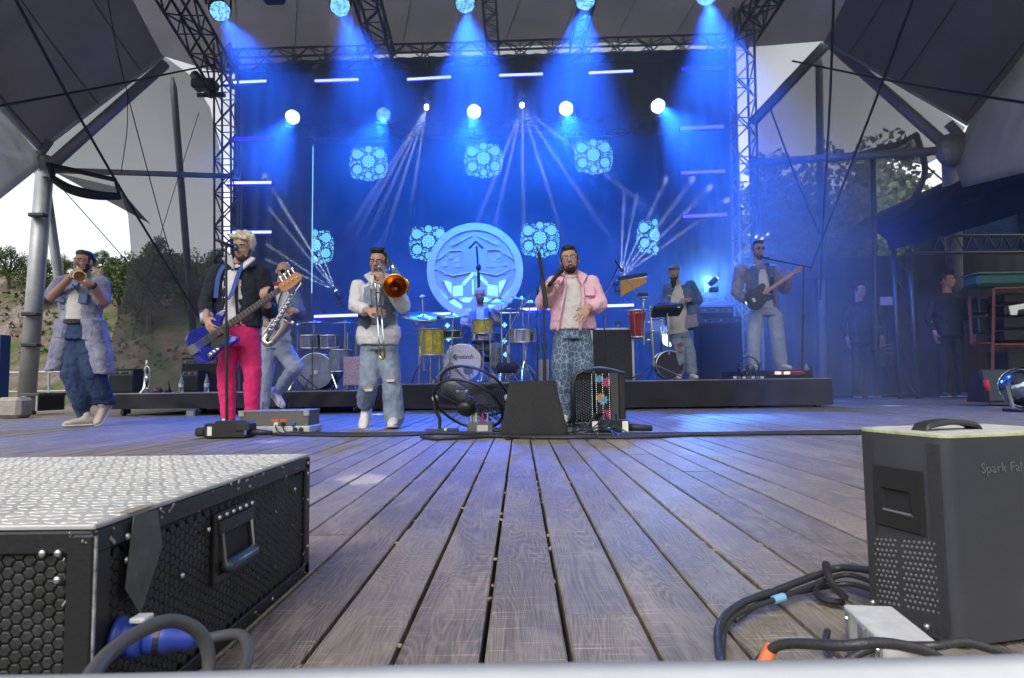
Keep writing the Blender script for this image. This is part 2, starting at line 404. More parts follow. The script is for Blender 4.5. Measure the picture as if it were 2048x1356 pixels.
TP = [V((-6, -.5, 7.05)), V((-5.5, -.5, 7.40)), V((-5, -.5, 7.57)), V((-4, -.5, 7.91)), V((-3, -.5, 8.17)), V((-1.5, -.5, 8.34)), V((0, -.5, 8.43)), V((1.5, -.5, 8.34)), V((3, -.5, 8.17)), V((4, -.5, 7.91)), V((5, -.5, 7.57)), V((5.5, -.5, 7.40)), V((6, -.5, 7.05))]
def roof_fn(u, v):
    a, b = curve_at(BL, u), curve_at(TP, u); p = a.lerp(b, v); x = u*(len(BL)-1); fr = x-int(x)
    return p + V((0, 0, -.9*v*(1-v)*2 + .5*math.sin(math.pi*v)*1.2*(1 if 3 <= x <= 9 else .2)))
roof = thing('tent_roof', (0, 7, 0), 'dark grey tensioned membrane roof arching over the whole stage', 'tent')
ROOF2 = FAB('rear_membrane', (.30, .28, .29), .22, .12, .7)
for ua, ub, mt_ in ((0, 3/12, ROOF), (3/12, 9/12, ROOF2), (9/12, 1, ROOF)):
    MB().grid(lambda u, v: roof_fn(ua+(ub-ua)*u, v), 36, 14).build('membrane', mt_, roof, True)
def seam(a, b, r=.012, nm='seam'):
    MB().tube([a, b] if not isinstance(a, list) else a, r, 5).build(nm, CAB, roof)
for u in (.03, .065, .1, .125, .17, .205, .235, .765, .795, .83, .875, .9, .94, .97):
    seam([roof_fn(u, v/12)-V((0, .02, .02)) for v in range(13)], None, .009)
for u in [i*.035+.34 for i in range(10)]:
    seam([roof_fn(min(.7, u+.08*v/12), v/12)-V((0, .02, .025)) for v in range(7)], None, .008)
MB().tube(BL[0:4], .045, 6).build('edge_cable', M('edge_rope', (.5, .5, .5), .6), roof); MB().tube(BL[9:13], .045, 6).build('edge_cable', M('edge_rope'), roof)
def poly(name, pts, mat, lab, cat, group=None, bow=0, n=1):
    """a sheet through outline points; bowed towards the camera"""
    mb = MB(); c = sum((V(p) for p in pts), V((0,0,0)))/len(pts); m = len(pts); vs_ = []
    K = 6
    for k in range(K+1):
        t = k/K
        for p in pts: vs_.append(V(p).lerp(c, t)+V((0, -bow*math.sin(t*math.pi/2), 0)))
    fs = [(k*m+i, k*m+(i+1)%m, (k+1)*m+(i+1)%m, (k+1)*m+i) for k in range(K) for i in range(m)]
    o = mb.add(vs_, fs).build(name, mat, None, True); tag(o, lab, cat, group)
    sd = o.modifiers.new('thick', 'SOLIDIFY'); sd.thickness = .004
    return o
poly('side_sheet', [W(70, 300, 11.1), W(200, 205, 11.7), W(325, 110, 12.4), W(380, 150, 12.7), W(420, 215, 12.9), W(440, 300, 13), W(446, 400, 13.05), W(446, 500, 13.05), W(440, 640, 13.05), W(436, 800, 13.05), W(330, 800, 12.6), W(216, 800, 12.1), W(220, 690, 12.1), W(246, 590, 12.1), W(262, 500, 12.1), W(256, 430, 12.0), W(238, 375, 11.9), W(110, 345, 11.2)], GAUZE, 'pale see-through side sheet of the tent on the left', 'netting', bow=.15)
0 and poly('net_curtain', [W(262, 470, 11.9), W(330, 478, 12.2), W(430, 470, 12.6), W(436, 640, 12.6), W(440, 800, 12.6), W(216, 800, 11.9), W(222, 690, 11.9), W(247, 600, 11.9), W(264, 520, 11.9)], NET, 'dark net curtain hanging behind the trumpet player', 'netting', bow=.1)
poly('side_sheet', [W(1652, 82, 12.4), W(1800, 165, 11.8), W(1930, 255, 11.1), W(1905, 300, 11.2), W(1850, 330, 11.7), W(1835, 272, 11.9), W(1748, 318, 12.2), W(1745, 560, 12.4), W(1500, 560, 13), W(1500, 480, 13), W(1500, 240, 13), W(1570, 160, 12.7)], GAUZE, 'pale see-through side sheet of the tent on the right', 'netting', bow=.15)
0 and poly('net_curtain', [W(1510, 330, 13.2), W(1640, 322, 13), W(1745, 318, 12.5), W(1832, 285, 12.2), W(1848, 345, 12.2), W(1800, 440, 12.3), W(1740, 560, 12.6), W(1735, 800, 12.7), W(1505, 800, 13.2), W(1505, 560, 13.2)], NET, 'dark net curtain behind the guitar player', 'netting', bow=.05)
poly('corner_sail', [W(-420, 0, 6.05), W(-5, 214, 9.5), W(74, 302, 10.98), W(86, 330, 11), W(0, 398, 9.6), W(-200, 540, 7)], WHITE, 'white sail of the tent at the left edge', 'tent', bow=.2)
poly('corner_sail', [W(2440, -140, 6.05), W(2052, 62, 9.5), W(1938, 248, 10.98), W(1905, 320, 11.1), W(1925, 375, 10.8), W(2050, 345, 9.5), W(2400, 250, 7)], WHITE, 'white sail of the tent at the right edge', 'tent', bow=.2)

frame_l = thing('tent_mast', W(55, 800, 11), 'leaning steel mast of the tent behind the trumpet player', 'mast')
NL = W(90, 335, 11)
MB().tube([W(52, 815, 11), NL], .14, 14).build('mast_tube', TUBE, frame_l, True)
MB().tube([W(152, 790, 13), W(92, 380, 11.2)], .085, 10).build('prop_tube', TUBE, frame_l, True)
MB().tube([W(105, 328, 11), W(330, 128, 12.4)], .1, 12).build('rafter_tube', TUBE, frame_l, True)
MB().tube([NL+V((.1, 0, -.05)), W(480, 353, 13.2)], .055, 10).build('tie_tube', TUBE, frame_l, True)
MB().tube([W(396, 790, 12.85), W(347, 175, 12.85), W(345, 155, 12.85)], [.07, .07, .03], 10).build('strut_tube', TUBE, frame_l, True)
nd = MB(); nd.ell(NL, (.2, .16, .24)); nd.box(NL+V((-.08, 0, .3)), (.12, .1, .5), Matrix.Rotation(.6, 3, 'Y')); nd.box(NL+V((.1, -.1, -.15)), (.3, .06, .12)); nd.build('mast_node', TUBE, frame_l)
for py in (430, 628, 690): MB().rbox(W(62 if py > 500 else 76, py, 10.8), (.3, .12, .07), .02).build('clamp', BLK, frame_l)
frame_r = thing('tent_mast', W(1916, 800, 16.5), 'steel mast of the tent rising behind the dark canopy', 'mast')
NR = W(1902, 300, 11)
MB().tube([W(1916, 800, 16.5), NR], .15, 14).build('mast_tube', TUBE, frame_r, True)
MB().tube([NR, W(1665, 90, 12.4)], .1, 12).build('rafter_tube', TUBE, frame_r, True)
MB().tube([W(1665, 75, 12.4), W(1505, 245, 13)], .11, 12).build('rafter_tube', TUBE, frame_r, True)
MB().tube([NR, W(1500, 326, 13)], .075, 10).build('tie_tube', TUBE, frame_r, True)
MB().tube([W(1646, 800, 12.85), W(1638, 130, 12.85), W(1638, 112, 12.85)], [.075, .075, .03], 10).build('strut_tube', TUBE, frame_r, True)
nd = MB(); nd.ell(NR, (.26, .2, .3)); nd.box(NR+V((.14, 0, .3)), (.12, .1, .5), Matrix.Rotation(-.7, 3, 'Y')); nd.build('mast_node', TUBE, frame_r)
def guy(pts, r, lab):
    tag(MB().tube(catmull(pts, 5), r, 6).build('guy_cable', CAB), lab, 'cable', 'guy cables of the tent')
guy([W(10, -40, 7), W(222, 345, 10), W(450, 720, 12)], .022, 'thick black cable crossing the left tent roof down to the net')
guy([W(-60, 222, 7.5), W(200, 175, 9.5), W(432, 128, 12.3)], .018, 'black cable running level under the left roof')
guy([W(212, -20, 9), W(248, 160, 10.5), W(330, 470, 12), W(380, 640, 12.3)], .009, 'thin cable falling along the left side sheet')
guy([W(120, 372, 11.5), W(260, 530, 11.4), W(330, 620, 11.4)], .008, 'thin line slanting over the open gap at left')
guy([W(398, 225, 12.4), W(330, 440, 12), W(262, 680, 11.6)], .007, 'thin line leaning left across the left side sheet')
guy([W(255, 190, 11.5), W(254, 260, 11.4), W(242, 345, 11.2)], .008, 'short thin line hanging beside the rolled blind')
guy([W(1668, -20, 9.5), W(1660, 200, 10.5), W(1645, 470, 11.5), W(1640, 600, 11.8)], .02, 'upright black cable across the right side sheet')
guy([W(1840, -40, 8.5), W(1740, 230, 10), W(1620, 540, 11.5)], .022, 'black cable slanting left across the right side sheet')
guy([W(1585, 122, 12.3), W(1800, 165, 10.5), W(2090, 212, 8)], .02, 'black cable running right under the right roof')
guy([W(1540, 215, 12.5), W(1590, 350, 12.3), W(1640, 470, 12.2)], .02, 'short cable below the right rafter')
guy([W(1850, 330, 11.8), W(1925, 395, 11.5), W(1960, 430, 11.4)], .016, 'cable over the white gap beside the canopy')
guy([W(2030, 385, 11), W(1985, 165, 11), W(1945, 0, 10.5)], .008, 'thin seam line over the right white sail')
BLD = M('black_canvas', (.02, .022, .03), .7, bump=.3, bs=20)
rb = thing('rolled_blind', W(95, 330, 10.8), 'black rolled blind and frame tied under the left mast head', 'blind')
MB().tube([W(92, 328, 10.8), W(232, 360, 11.4)], .045, 8).build('top_rail', BLK, rb)
MB().tube(catmull([W(103, 355, 10.8), W(140, 378, 10.9), W(190, 390, 11.1), W(240, 393, 11.4)]), [.06+.03*math.sin(i/18*3.1) for i in range(19)], 10).build('roll', BLD, rb, True)
MB().tube([W(102, 330, 10.8), W(105, 362, 10.8)], .05, 8).build('bracket', BLK, rb); MB().tube([W(230, 358, 11.4), W(240, 397, 11.4)], .03, 8).build('bracket', BLK, rb)
db = thing('curtain_frame', W(1748, 700, 12), 'black bent frame edging the opening right of the net', 'frame')
MB().tube([W(1752, 700, 12), W(1746, 318, 12)], .05, 8).build('post', BLK, db)
MB().tube([W(1744, 318, 12), W(1834, 268, 11.9)], .05, 8).build('head', BLK, db)
MB().tube(catmull([W(1832, 268, 11.9), W(1850, 340, 11.9), W(1826, 400, 11.9), W(1795, 450, 12)]), .055, 8).build('edge', BLD, db)

# ---------------------------------------------------------------- trusses
def truss(name, a, b, w, lab, grp=None, n=None, r=None, mat=None, tri=False):
    a, b = V(a), V(b); u, v, ax = frame(b-a); ln = (b-a).length; r = r or w*.07; mat = mat or STEEL
    t = thing(name, a if a.z < b.z else b, lab, 'truss', grp)
    cs = [(-1,-1), (1,-1), (1,1), (-1,1)]; n = n or max(2, int(ln/w))
    for p, q in cs: MB().tube([a+u*p*w/2+v*q*w/2, b+u*p*w/2+v*q*w/2], r, 6).build('chord', mat, t)
    br = MB()
    for k in range(n):
        for s in range(4):
            p, q = cs[s], cs[(s+1) % 4]
            if (k+s) % 2: p, q = q, p
            A = a+ax*(ln*k/n)+u*p[0]*w/2+v*p[1]*w/2; B = a+ax*(ln*(k+1)/n)+u*q[0]*w/2+v*q[1]*w/2
            br.tube([A, B], r*.62, 5)
            if k % 2 == 0: br.tube([a+ax*(ln*k/n)+u*p[0]*w/2+v*p[1]*w/2, a+ax*(ln*k/n)+u*q[0]*w/2+v*q[1]*w/2], r*.5, 4)
    br.build('bracing', mat, t)
    return t
DT = M('dark_truss', (.10, .105, .12), .45, .7)
truss('truss_tower', W(455, 800, 13.2), W(452, 95, 13.2), .36, 'left truss tower beside the blue light bars', 'truss towers', mat=DT)
truss('truss_tower', W(1500, 800, 13.2), W(1478, -60, 13.2), .42, 'right truss tower standing in blue smoke', 'truss towers')
truss('roof_truss', W(462, 123, 13.6), W(1462, 92, 13.6), .36, 'long level truss along the top of the backdrop', 'roof trusses', mat=DT)
truss('roof_truss', W(690, -160, 9.6), W(768, 118, 13.2), .42, 'heavy roof truss dropping to the backdrop left of centre', 'roof trusses', mat=DT)
truss('roof_truss', W(966, -160, 9.8), W(986, 100, 13.2), .26, 'slim roof truss above the stage centre', 'roof trusses', mat=DT)
truss('roof_truss', W(1215, -160, 9.8), W(1150, 100, 13.2), .26, 'slim roof truss right of the stage centre', 'roof trusses', mat=DT)
truss('roof_truss', W(330, -40, 10.6), W(447, 160, 13), .46, 'slanting truss running down to the left tower', 'roof trusses', mat=DT)
truss('roof_truss', W(1570, -70, 10.6), W(1490, 60, 12.9), .46, 'slanting truss running down to the right tower', 'roof trusses', mat=DT)
truss('lamp_truss', W(300, -42, 9.6), W(1560, -76, 9.6), .34, 'front lamp truss just above the picture edge', 'roof trusses', mat=DT)
truss('lamp_truss', W(612, 268, 13.5), W(1345, 250, 13.5), .30, 'dim truss above the video screen in the smoke', 'roof trusses', mat=DT)
ba = thing('truss_bracket', W(430, 165, 13), 'black rigging bracket on the left truss tower', 'bracket')
MB().rbox(W(410, 170, 13), (.5, .3, .2), .03).build('arm', BLK, ba); MB().tube([W(388, 148, 13), W(425, 190, 13)], .1, 8).build('clamp', BLK, ba); MB().tube([W(395, 190, 13), W(450, 190, 13)], .05, 6).build('rail', BLK, ba)

# ---------------------------------------------------------------- backdrop, screen
DRAPE = M('black_drape', (.014, .015, .022), .85, bump=.3, bs=3)
def drape(name, px0, px1, ptop, Y, lab, zb=0, amp=.05, fr=9):
    a, b = W(px0, ptop, Y), W(px1, ptop-28, Y); ln = (b-a).length; K = int(ln*fr)
    o = MB().grid(lambda u, v: V((a.x+(b.x-a.x)*u, Y+amp*math.sin(u*ln*fr*1.9+math.sin(u*11))*(.4+.6*v), (a.z+(b.z-a.z)*u)*(1-v)+zb*v)), K*3, 5).build(name, DRAPE, None, True)
    tag(o, lab, 'drape'); return o
drape('backdrop', 470, 1470, 124, 14.4, 'black drape backdrop behind the band')
drape('backdrop', 1512, 2300, 520, 13.4, 'dark drape behind the right wing and canopy')
SCR = EM('screen_blue', (.003, .028, .24), .25)
s0, s1 = W(627, 298, 14.0), W(1312, 275, 14.0); zb = 1.55
ls = thing('led_screen', V(((s0.x+s1.x)/2, 14.0, zb)), 'blue video screen with lace flower motifs behind the band', 'screen')
MB().box(((s0.x+s1.x)/2, 14.06, (s0.z+zb)/2+.12), (s1.x-s0.x+.04, .1, s0.z-zb+.3), None).build('screen_housing', BLKM, ls)
MB().box(((s0.x+s1.x)/2, 14.0, (s0.z+zb)/2+.12), (s1.x-s0.x, .012, s0.z-zb+.28)).build('screen_face', SCR, ls)
MB().box((s0.x-.004, 13.98, (s0.z+zb)/2+.5), (.018, .02, s0.z-zb-.9)).build('lit_edge', EM('lit_edge', (.25, .6, 1), .8), ls)
FLW = EM('motif_cyan', (.20, .66, .95), .85); FLW2 = EM('motif_deep', (.02, .19, .55), .42)
def motif(cx, cz, y, half, clip=None):
    """lace ornament: a big star flower, four corner flowers, leaves, dots"""
    random.seed(31); a = MB(); d = MB()
    def disc(mb, x, z, r, yy=0, n=10):
        X = cx+x*half; Z = cz+z*half; r *= half
        if clip and not (clip[0] < X-r*.3 and X+r*.3 < clip[1]): return
        mb.add([V((X+r*math.cos(6.283*k/n), y-yy, Z+r*math.sin(6.283*k/n))) for k in range(n)], [tuple(range(n))])
    def flower(x, z, R, n=8):
        for k in range(n):
            t = 6.283*k/n; disc(a, x+R*.68*math.cos(t), z+R*.68*math.sin(t), R*.34)
        disc(a, x, z, R*.60, .002); disc(d, x, z, R*.47, .005, 14); disc(a, x, z, R*.37, .008, 12); disc(d, x, z, R*.2, .011); disc(a, x, z, R*.12, .014)
        for k in range(n):
            t = 6.283*k/n; disc(d, x+R*.68*math.cos(t), z+R*.68*math.sin(t), R*.15, .004, 8)
    flower(0, .12, .33); taken = [(0, .12, .34)]
    for x, z, r in ((-.60, .50, .25), (.60, .50, .25), (-.58, -.30, .24), (.58, -.30, .24), (0, .76, .18), (0, -.62, .17), (-.36, -.74, .10), (.36, -.74, .10), (-.33, .5, .10), (.33, .5, .10)): flower(x, z, r); taken.append((x, z, r+.02))
    for _ in range(3000):
        x, z = random.uniform(-1, 1), random.uniform(-1, 1); r = random.choice((.025, .035, .05, .07))
        if abs(x)**3.2+abs(z)**3.2 > (1-r)**3.2 or z > .98-r-.10*abs(math.sin(3.1*x)) or z < -.62-.36*(1-abs(x))**.6+r: continue
        if all((x-q[0])**2+(z-q[1])**2 > (r+q[2]+.012)**2 for q in taken):
            taken.append((x, z, r)); disc(a, x, z, r, 0, 8)
            if r > .05: disc(d, x, z, r*.45, .003, 7)
            if x > 0: pass
    o = a.build('motif', FLW, ls); e = d.build('motif_detail', FLW2, o); o['kind'] = 'stuff'; e['kind'] = 'stuff'
clipx = (s0.x+.03, s1.x-.03); Ys = 13.985
for px, py in ((737, 327), (967, 321), (1187, 314), (629, 495), (857, 487), (1080, 480), (1312, 474)):
    p = W(px, py, Ys); motif(p.x, p.z, Ys, 39*Ys/F*1.02, clipx)

# ---------------------------------------------------------------- light bars
BARB = EM('bar_white_blue', (.42, .52, 1.0), 1.6); BARD = EM('bar_deep_blue', (.03, .02, 1.0), 1.0); BARV = EM('bar_violet', (.16, .13, .95), .8)
def bar(x0_, y0_, x1_, y1_, Y, mat, lab):
    a, b = W(x0_, y0_, Y), W(x1_, y1_, Y)
    t = thing('light_bar', (a+b)/2, lab, 'light bar', 'LED light bars around the backdrop')
    ang = math.atan2(b.z-a.z, b.x-a.x); rot = Matrix.Rotation(-ang, 3, 'Y'); L_ = (b-a).length; c = (a+b)/2
    MB().rbox(c+V((0, .05, 0)), (L_+.04, .08, .11), .01, rot).build('housing', BLK, t)
    MB().box(c+V((0, .004, 0)), (L_, .012, .085), rot).build('glow_edge', BARD, t)
    MB().box(c+V((0, -.006, 0)), (L_-.01, .012, .05), rot).build('lit_strip', mat, t)
    for s in (-.3, .3): MB().box(c+rot @ V((s*L_, .12, .06)), (.03, .08, .14), rot).build('bracket', BLK, t)
    return t
ords = ['first', 'second', 'third', 'fourth', 'fifth', 'sixth']
for i, (a, b, c, d) in enumerate(((447, 166, 533, 162), (629, 162, 717, 159), (814, 159, 902, 154), (998, 151, 1086, 148), (1177, 146, 1266, 142))):
    bar(a, b, c, d, 13.45, BARB, ords[i]+' white-blue light bar from the left in the top row')
bar(1363, 138, 1451, 135, 13.45, BARD, 'deep blue light bar at the right end of the top row')
for i, (x, y, m) in enumerate(((459, 278, BARD), (455, 366, BARB), (455, 465, BARB))):
    bar(x, y, x+88, y-1, 13.3, m, ['deep blue light bar below the top row on the left tower', 'white-blue light bar halfway up the left tower', 'lowest light bar on the left tower behind the bass player'][i])
for i, (x, y, m) in enumerate(((1360, 257, BARV), (1362, 346, BARV), (1366, 433, BARV))):
    bar(x, y, x+88, y-4, 13.3, m, ['violet light bar under the top right corner', 'violet light bar halfway up beside the right tower', 'lowest violet light bar beside the right tower'][i])
for i, (x, y) in enumerate(((628, 633), (814, 630), (1000, 624), (1040, 619), (1180, 613), (1386, 608))):
    bar(x, y, x+88, y-3, 13.0 if i != 3 else 12.9, BARD if i == 5 else BARB, ['low light bar left of the trombone player', 'low light bar between trombone player and drummer', 'low light bar behind the drummer', 'low light bar between drummer and singer', 'low light bar right of the singer', 'low deep blue bar between percussionist and guitarist'][i])

# ---------------------------------------------------------------- moving-head lamps and their light
BLUE = (.012, .125, 1.0); ICE = (.55, .75, 1.0)
CELL = EM('lamp_cell_cyan', (.30, .75, 1.0), 1.1); CELLW = EM('lamp_cell_white', (.66, .92, 1.0), 3); CELLB = EM('lamp_cell_blue', (.08, .35, 1.0), .7)
def lamp(px, py, Y, cells, to, pw, ang, lab, grp, r=.155, color=BLUE, hang=True, pair=None):
    p = W(px, py, Y); d = (V(to)-p).normalized(); look = (CP-p).normalized(); d = (look*.85+d*.35).normalized()
    t = thing('stage_lamp', p+V((0, 0, .55 if hang else -.5)), lab, 'stage lamp', grp)
    hd = MB().lathe([(.001, -.30), (r*.72, -.29), (r*.86, -.22), (r*1.02, -.06), (r*1.05, 0), (r*.97, .005)], p, d, 20, True).build('head', BLK, t, True)
    u, v, ax = frame(d); N_ = 7; mA = MB(); mB = MB(); s = r*.97/N_
    for i in range(-N_, N_+1):
        for j in range(-N_, N_+1):
            q = (i+.5*(j % 2))*s*1.06, j*s*.92
            if math.hypot(*q) > r*.93: continue
            c = p+ax*.012+u*q[0]+v*q[1]; k = mA if random.random() < (pair or .75) else mB
            k.add([c+(u*math.cos(a*1.047)+v*math.sin(a*1.047))*s*.47 for a in range(6)], [(0,1,2,3,4,5)])
    MB().lathe([(.001, .006), (r*.96, .006)], p, d, 20).build('lens', M('lens_dark', (.02, .08, .16), .15), t)
    if mA.v: mA.build('lens_cells', cells, t)['kind'] = 'stuff'
    if mB.v: mB.build('dim_cells', CELLB, t)['kind'] = 'stuff'
    sg = 1 if hang else -1
    MB().tube([p-d*.12+u*r*1.15, p-d*.12+u*r*1.2+V((0, 0, .28*sg)), p-d*.12-u*r*1.2+V((0, 0, .28*sg)), p-d*.12-u*r*1.15], .022, 6).build('yoke', BLK, t)
    MB().rbox(p-d*.12+V((0, 0, .36*sg)), (.26, .22, .15), .02).build('base', BLK, t)
    MB().tube([p-d*.12+V((0, 0, .42*sg)), p-d*.12+V((0, 0, .56*sg))], .03, 6).build('clamp', BLK, t)
    if pw: spot('lamp_light', p+(V(to)-p).normalized()*.10, to, R_(ang), pw, color, t, 1.0, .08)
    return t
tops = [(440, 22), (680, 12), (930, 6), (1170, 0), (1413, -9)]
for i, (x, y) in enumerate(tops):
    p = W(x, y, 9.5)
    lamp(x, y, 9.5, CELL, p+V(((0-p.x)*(.35 if i < 4 else -.45), (2.4, 2.6, 3.0, 2.8, 2.6)[i], -3.6)), (1300, 1900, 4400, 4400, 4200)[i], 78, ['cyan round stage lamp above the left tower', 'cyan round stage lamp left of the heavy truss', 'bright round stage lamp above the stage centre', 'bright round stage lamp right of the stage centre', 'round stage lamp at the top edge near the right tower'][i], 'round stage lamps', .16)
mids = [(585, 234), (767, 230), (948, 223), (1132, 217), (1316, 212)]
for i, (x, y) in enumerate(mids):
    p = W(x, y, 13.2)
    lamp(x, y, 13.2, CELLW if i != 1 else CELL, p+V(((0, 0, 0, 0, 1.6)[i], -6.0, -6.4)), (2000, 2000, 2800, 2600, 2800)[i], 43, ords[i]+' from the left in the row of round lamps above the screen', 'round stage lamps', .158, hang=False, pair=.97 if i != 1 else .6)
def beam_lamp(px, py, Y, ends, pw, lab, ang=1.5, dy=-1.6, up_=False, dots=True):
    p = W(px, py, Y); t = thing('beam_lamp', p+V((0, 0, -.25 if up_ else .3)), lab, 'beam lamp', 'beam lamps')
    q0 = W(*ends[len(ends)//2], Y+dy); d = (q0-p).normalized(); sg = -1 if up_ else 1
    MB().lathe([(.001, -.2), (.055, -.19), (.065, -.05), (.06, 0), (.055, .004)], p-d*.02, d, 14, True).build('head', BLK, t, True)
    MB().lathe([(.001, 0), (.045, -.002)], p, d, 14).build('lens', EM('beam_lens', (.95, .98, 1), 9), t)
    if dots:
        c = p+(CP-p).normalized()*.06+V((0, 0, .02)); MB().ell(c, (.045, .03, .06)).build('bulb', EM('beam_bulb', (1, .96, .85), 14), t)
    MB().rbox(p-d*.1+V((0, 0, .17*sg)), (.16, .16, .1), .02).build('base', BLK, t)
    for e in ends: spot('beam_light', p+d*.03, W(*e, Y+dy), R_(ang), pw, (.72, .84, 1), t, 1.0, .012)
BP = 10000
beam_lamp(853, 216, 12.9, ((700, 455), (722, 450), (748, 450), (770, 470), (826, 390)), BP, 'small white beam lamp fanning light down and left', 2.4)
beam_lamp(1044, 212, 12.9, ((945, 470), (985, 470), (1047, 470), (1125, 470), (1215, 470), (1300, 420)), BP, 'small white beam lamp fanning light straight down', 2.4)
beam_lamp(673, 583, 12.6, ((520, 395), (555, 395), (505, 470), (590, 450), (490, 500), (640, 500)), BP, 'floor beam lamp fanning light up and left', 2.4, 1.0, True, False)
beam_lamp(1240, 556, 12.0, ((1246, 440), (1264, 440), (1294, 440), (1325, 440), (1345, 450), (1365, 465)), BP, 'floor beam lamp fanning light up behind the chimes', 2.4, 1.3, True, False)
beam_lamp(1433, 557, 12.2, ((1530, 455), (1552, 452), (1580, 430)), BP*.35, 'floor beam lamp throwing light up past the guitarist', 2.2, .9, True, False)
lamp(1338, 680, 12.0, CELLW, W(1300, 500, 9), 250, 70, 'white lamp glowing low behind the percussionist', 'round stage lamps', .13, ICE, False, .98)
lamp(1418, 560, 13.6, CELLB, W(1418, 620, 9), 700, 80, 'blue lamp glowing behind the percussionist shoulder', 'round stage lamps', .10, (.1, .35, 1), False, .9)
for px, py, pw_ in ((728, 957, 2600), (540, 883, 2600), (835, 849, 1600), (372, 872, 2600)):      # small pools of light on the boards
    q = W(680, 4, 9.4)+V((0, -.1, -.05)); o = G(px, py); spot('pool_light', q, o, R_(1.5), pw_*.45, (1, .95, .85), bpy.data.objects['stage_lamp.001'], .5, .02)
for i, (x, y) in enumerate(((545, 4), (1310, -14))):      # dark unlit heads on the front truss
    p = W(x, y-12, 9.5); t = thing('unlit_lamp', p+V((0, 0, .3)), ['unlit black lamp between two cyan lamps at the top edge', 'unlit black lamp at the top edge right of centre'][i], 'stage lamp', 'unlit lamps')
    MB().rbox(p, (.34, .3, .16), .04).build('head', BLK, t); MB().tube([p, p+V((0, 0, .3))], .03, 6).build('clamp', BLK, t)

# ---------------------------------------------------------------- smoke in the stage
sm = bpy.data.materials.new('smoke'); sm.use_nodes = True; t = sm.node_tree; t.nodes.clear()
vp = t.nodes.new('ShaderNodeVolumePrincipled'); vp.inputs['Density'].default_value = .03; vp.inputs['Color'].default_value = (.92, .95, 1, 1); vp.inputs['Anisotropy'].default_value = .1
om = t.nodes.new('ShaderNodeOutputMaterial'); t.links.new(vp.outputs[0], om.inputs['Volume'])
tcs = t.nodes.new('ShaderNodeTexCoord'); ns = t.nodes.new('ShaderNodeTexNoise'); ns.inputs['Scale'].default_value = .55; ns.inputs['Detail'].default_value = 4; ns.inputs['Roughness'].default_value = .62; ns.inputs['Distortion'].default_value = .8
mrs = t.nodes.new('ShaderNodeMapRange'); mrs.inputs[1].default_value = .35; mrs.inputs[2].default_value = .68; mrs.inputs[3].default_value = .028; mrs.inputs[4].default_value = .080
t.links.new(tcs.outputs['Object'], ns.inputs['Vector']); t.links.new(ns.outputs['Fac'], mrs.inputs[0])
sx = t.nodes.new('ShaderNodeSeparateXYZ'); t.links.new(tcs.outputs['Object'], sx.inputs[0])
def ramp_(out, a, b, lo=0, hi=1):          # the smoke hangs high, far up-stage and drifts to the right
    q = t.nodes.new('ShaderNodeMapRange'); q.interpolation_type = 'SMOOTHSTEP'; q.inputs[1].default_value = a; q.inputs[2].default_value = b; q.inputs[3].default_value = lo; q.inputs[4].default_value = hi
    t.links.new(sx.outputs[out], q.inputs[0]); return q.outputs[0]
def mm(op, a, b):
    q = t.nodes.new('ShaderNodeMath'); q.operation = op
    for i, k in enumerate((a, b)):
        if isinstance(k, (int, float)): q.inputs[i].default_value = k
        else: t.links.new(k, q.inputs[i])
    return q.outputs[0]
right = mm('MULTIPLY', mm('MULTIPLY', ramp_('X', 2.4, 3.9), ramp_('X', 4.7, 6.3, 1, .05)), 1.2)
dens = mm('ADD', .05, mm('MAXIMUM', mm('MAXIMUM', ramp_('Y', 10.9, 12.3, 0, 1.9), ramp_('Z', 3.2, 5.2, 0, 1.5)), right))
t.links.new(mm('MULTIPLY', dens, mrs.outputs[0]), vp.inputs['Density'])
scn.cycles.volume_step_rate = .6; scn.cycles.volume_max_steps = 64
smk = MB().box((1.3, 10.9, 4.6), (13.6, 6.9, 9.1)).build('stage_smoke', sm)
tag(smk, 'thin blue-lit stage smoke hanging over the back of the stage', 'smoke', kind='stuff')
# ================================================================ THINGS ON THE STAGE
ALU = M('aluminium_edge', (.55, .56, .58), .35, .9, var=.15, vs_=25)
DALU = M('dull_aluminium', (.46, .46, .45), .6, .45, var=.25, vs_=12)
LAM = M('honeycomb_laminate', (.016, .016, .017), .62, var=.6, vs_=22, bump=.2, bs=140)
WHT = M('white_paint', (.72, .72, .70), .45, var=.06)
CARPET = M('black_carpet', (.022, .022, .024), .95, bump=.5, bs=350, var=.3, vs_=90)
GREYL = M('grey_tolex', (.13, .125, .12), .85, bump=.4, bs=300)
RZ = lambda a: Matrix.Rotation(a, 3, 'Z')
def text(s, size, mat, mw_, parent, name='lettering', ext=.0008, shear=0):
    cu = bpy.data.curves.new(name, 'FONT'); cu.body = s; cu.size = size; cu.extrude = ext; cu.align_x = 'CENTER'; cu.align_y = 'CENTER'; cu.shear = shear; cu.resolution_u = 2
    o = bpy.data.objects.new(name, cu); col.objects.link(o); bpy.context.view_layer.update()
    me = bpy.data.meshes.new_from_object(o.evaluated_get(bpy.context.evaluated_depsgraph_get())); bpy.data.objects.remove(o)
    me.transform(mw_); me.transform(Matrix.Translation(-wloc(parent))); me.materials.clear(); me.materials.append(mat)
    q = bpy.data.objects.new(name, me); col.objects.link(q); q.parent = parent; return q
def faces_cam(p, dx=0, pitch=0):
    """matrix for text standing upright at p, read from the front of the stage"""
    return Matrix.Translation(p) @ Matrix.Rotation(R_(90), 4, 'X')
def cable(pts, r, lab, mat=None, name='cable', group=None, n=8, nn=6, parent=None):
    o = MB().tube(catmull(pts, nn), r, n).build(name, mat or RUB, parent, True)
    if parent is None: tag(o, lab, 'cable', group)
    return o

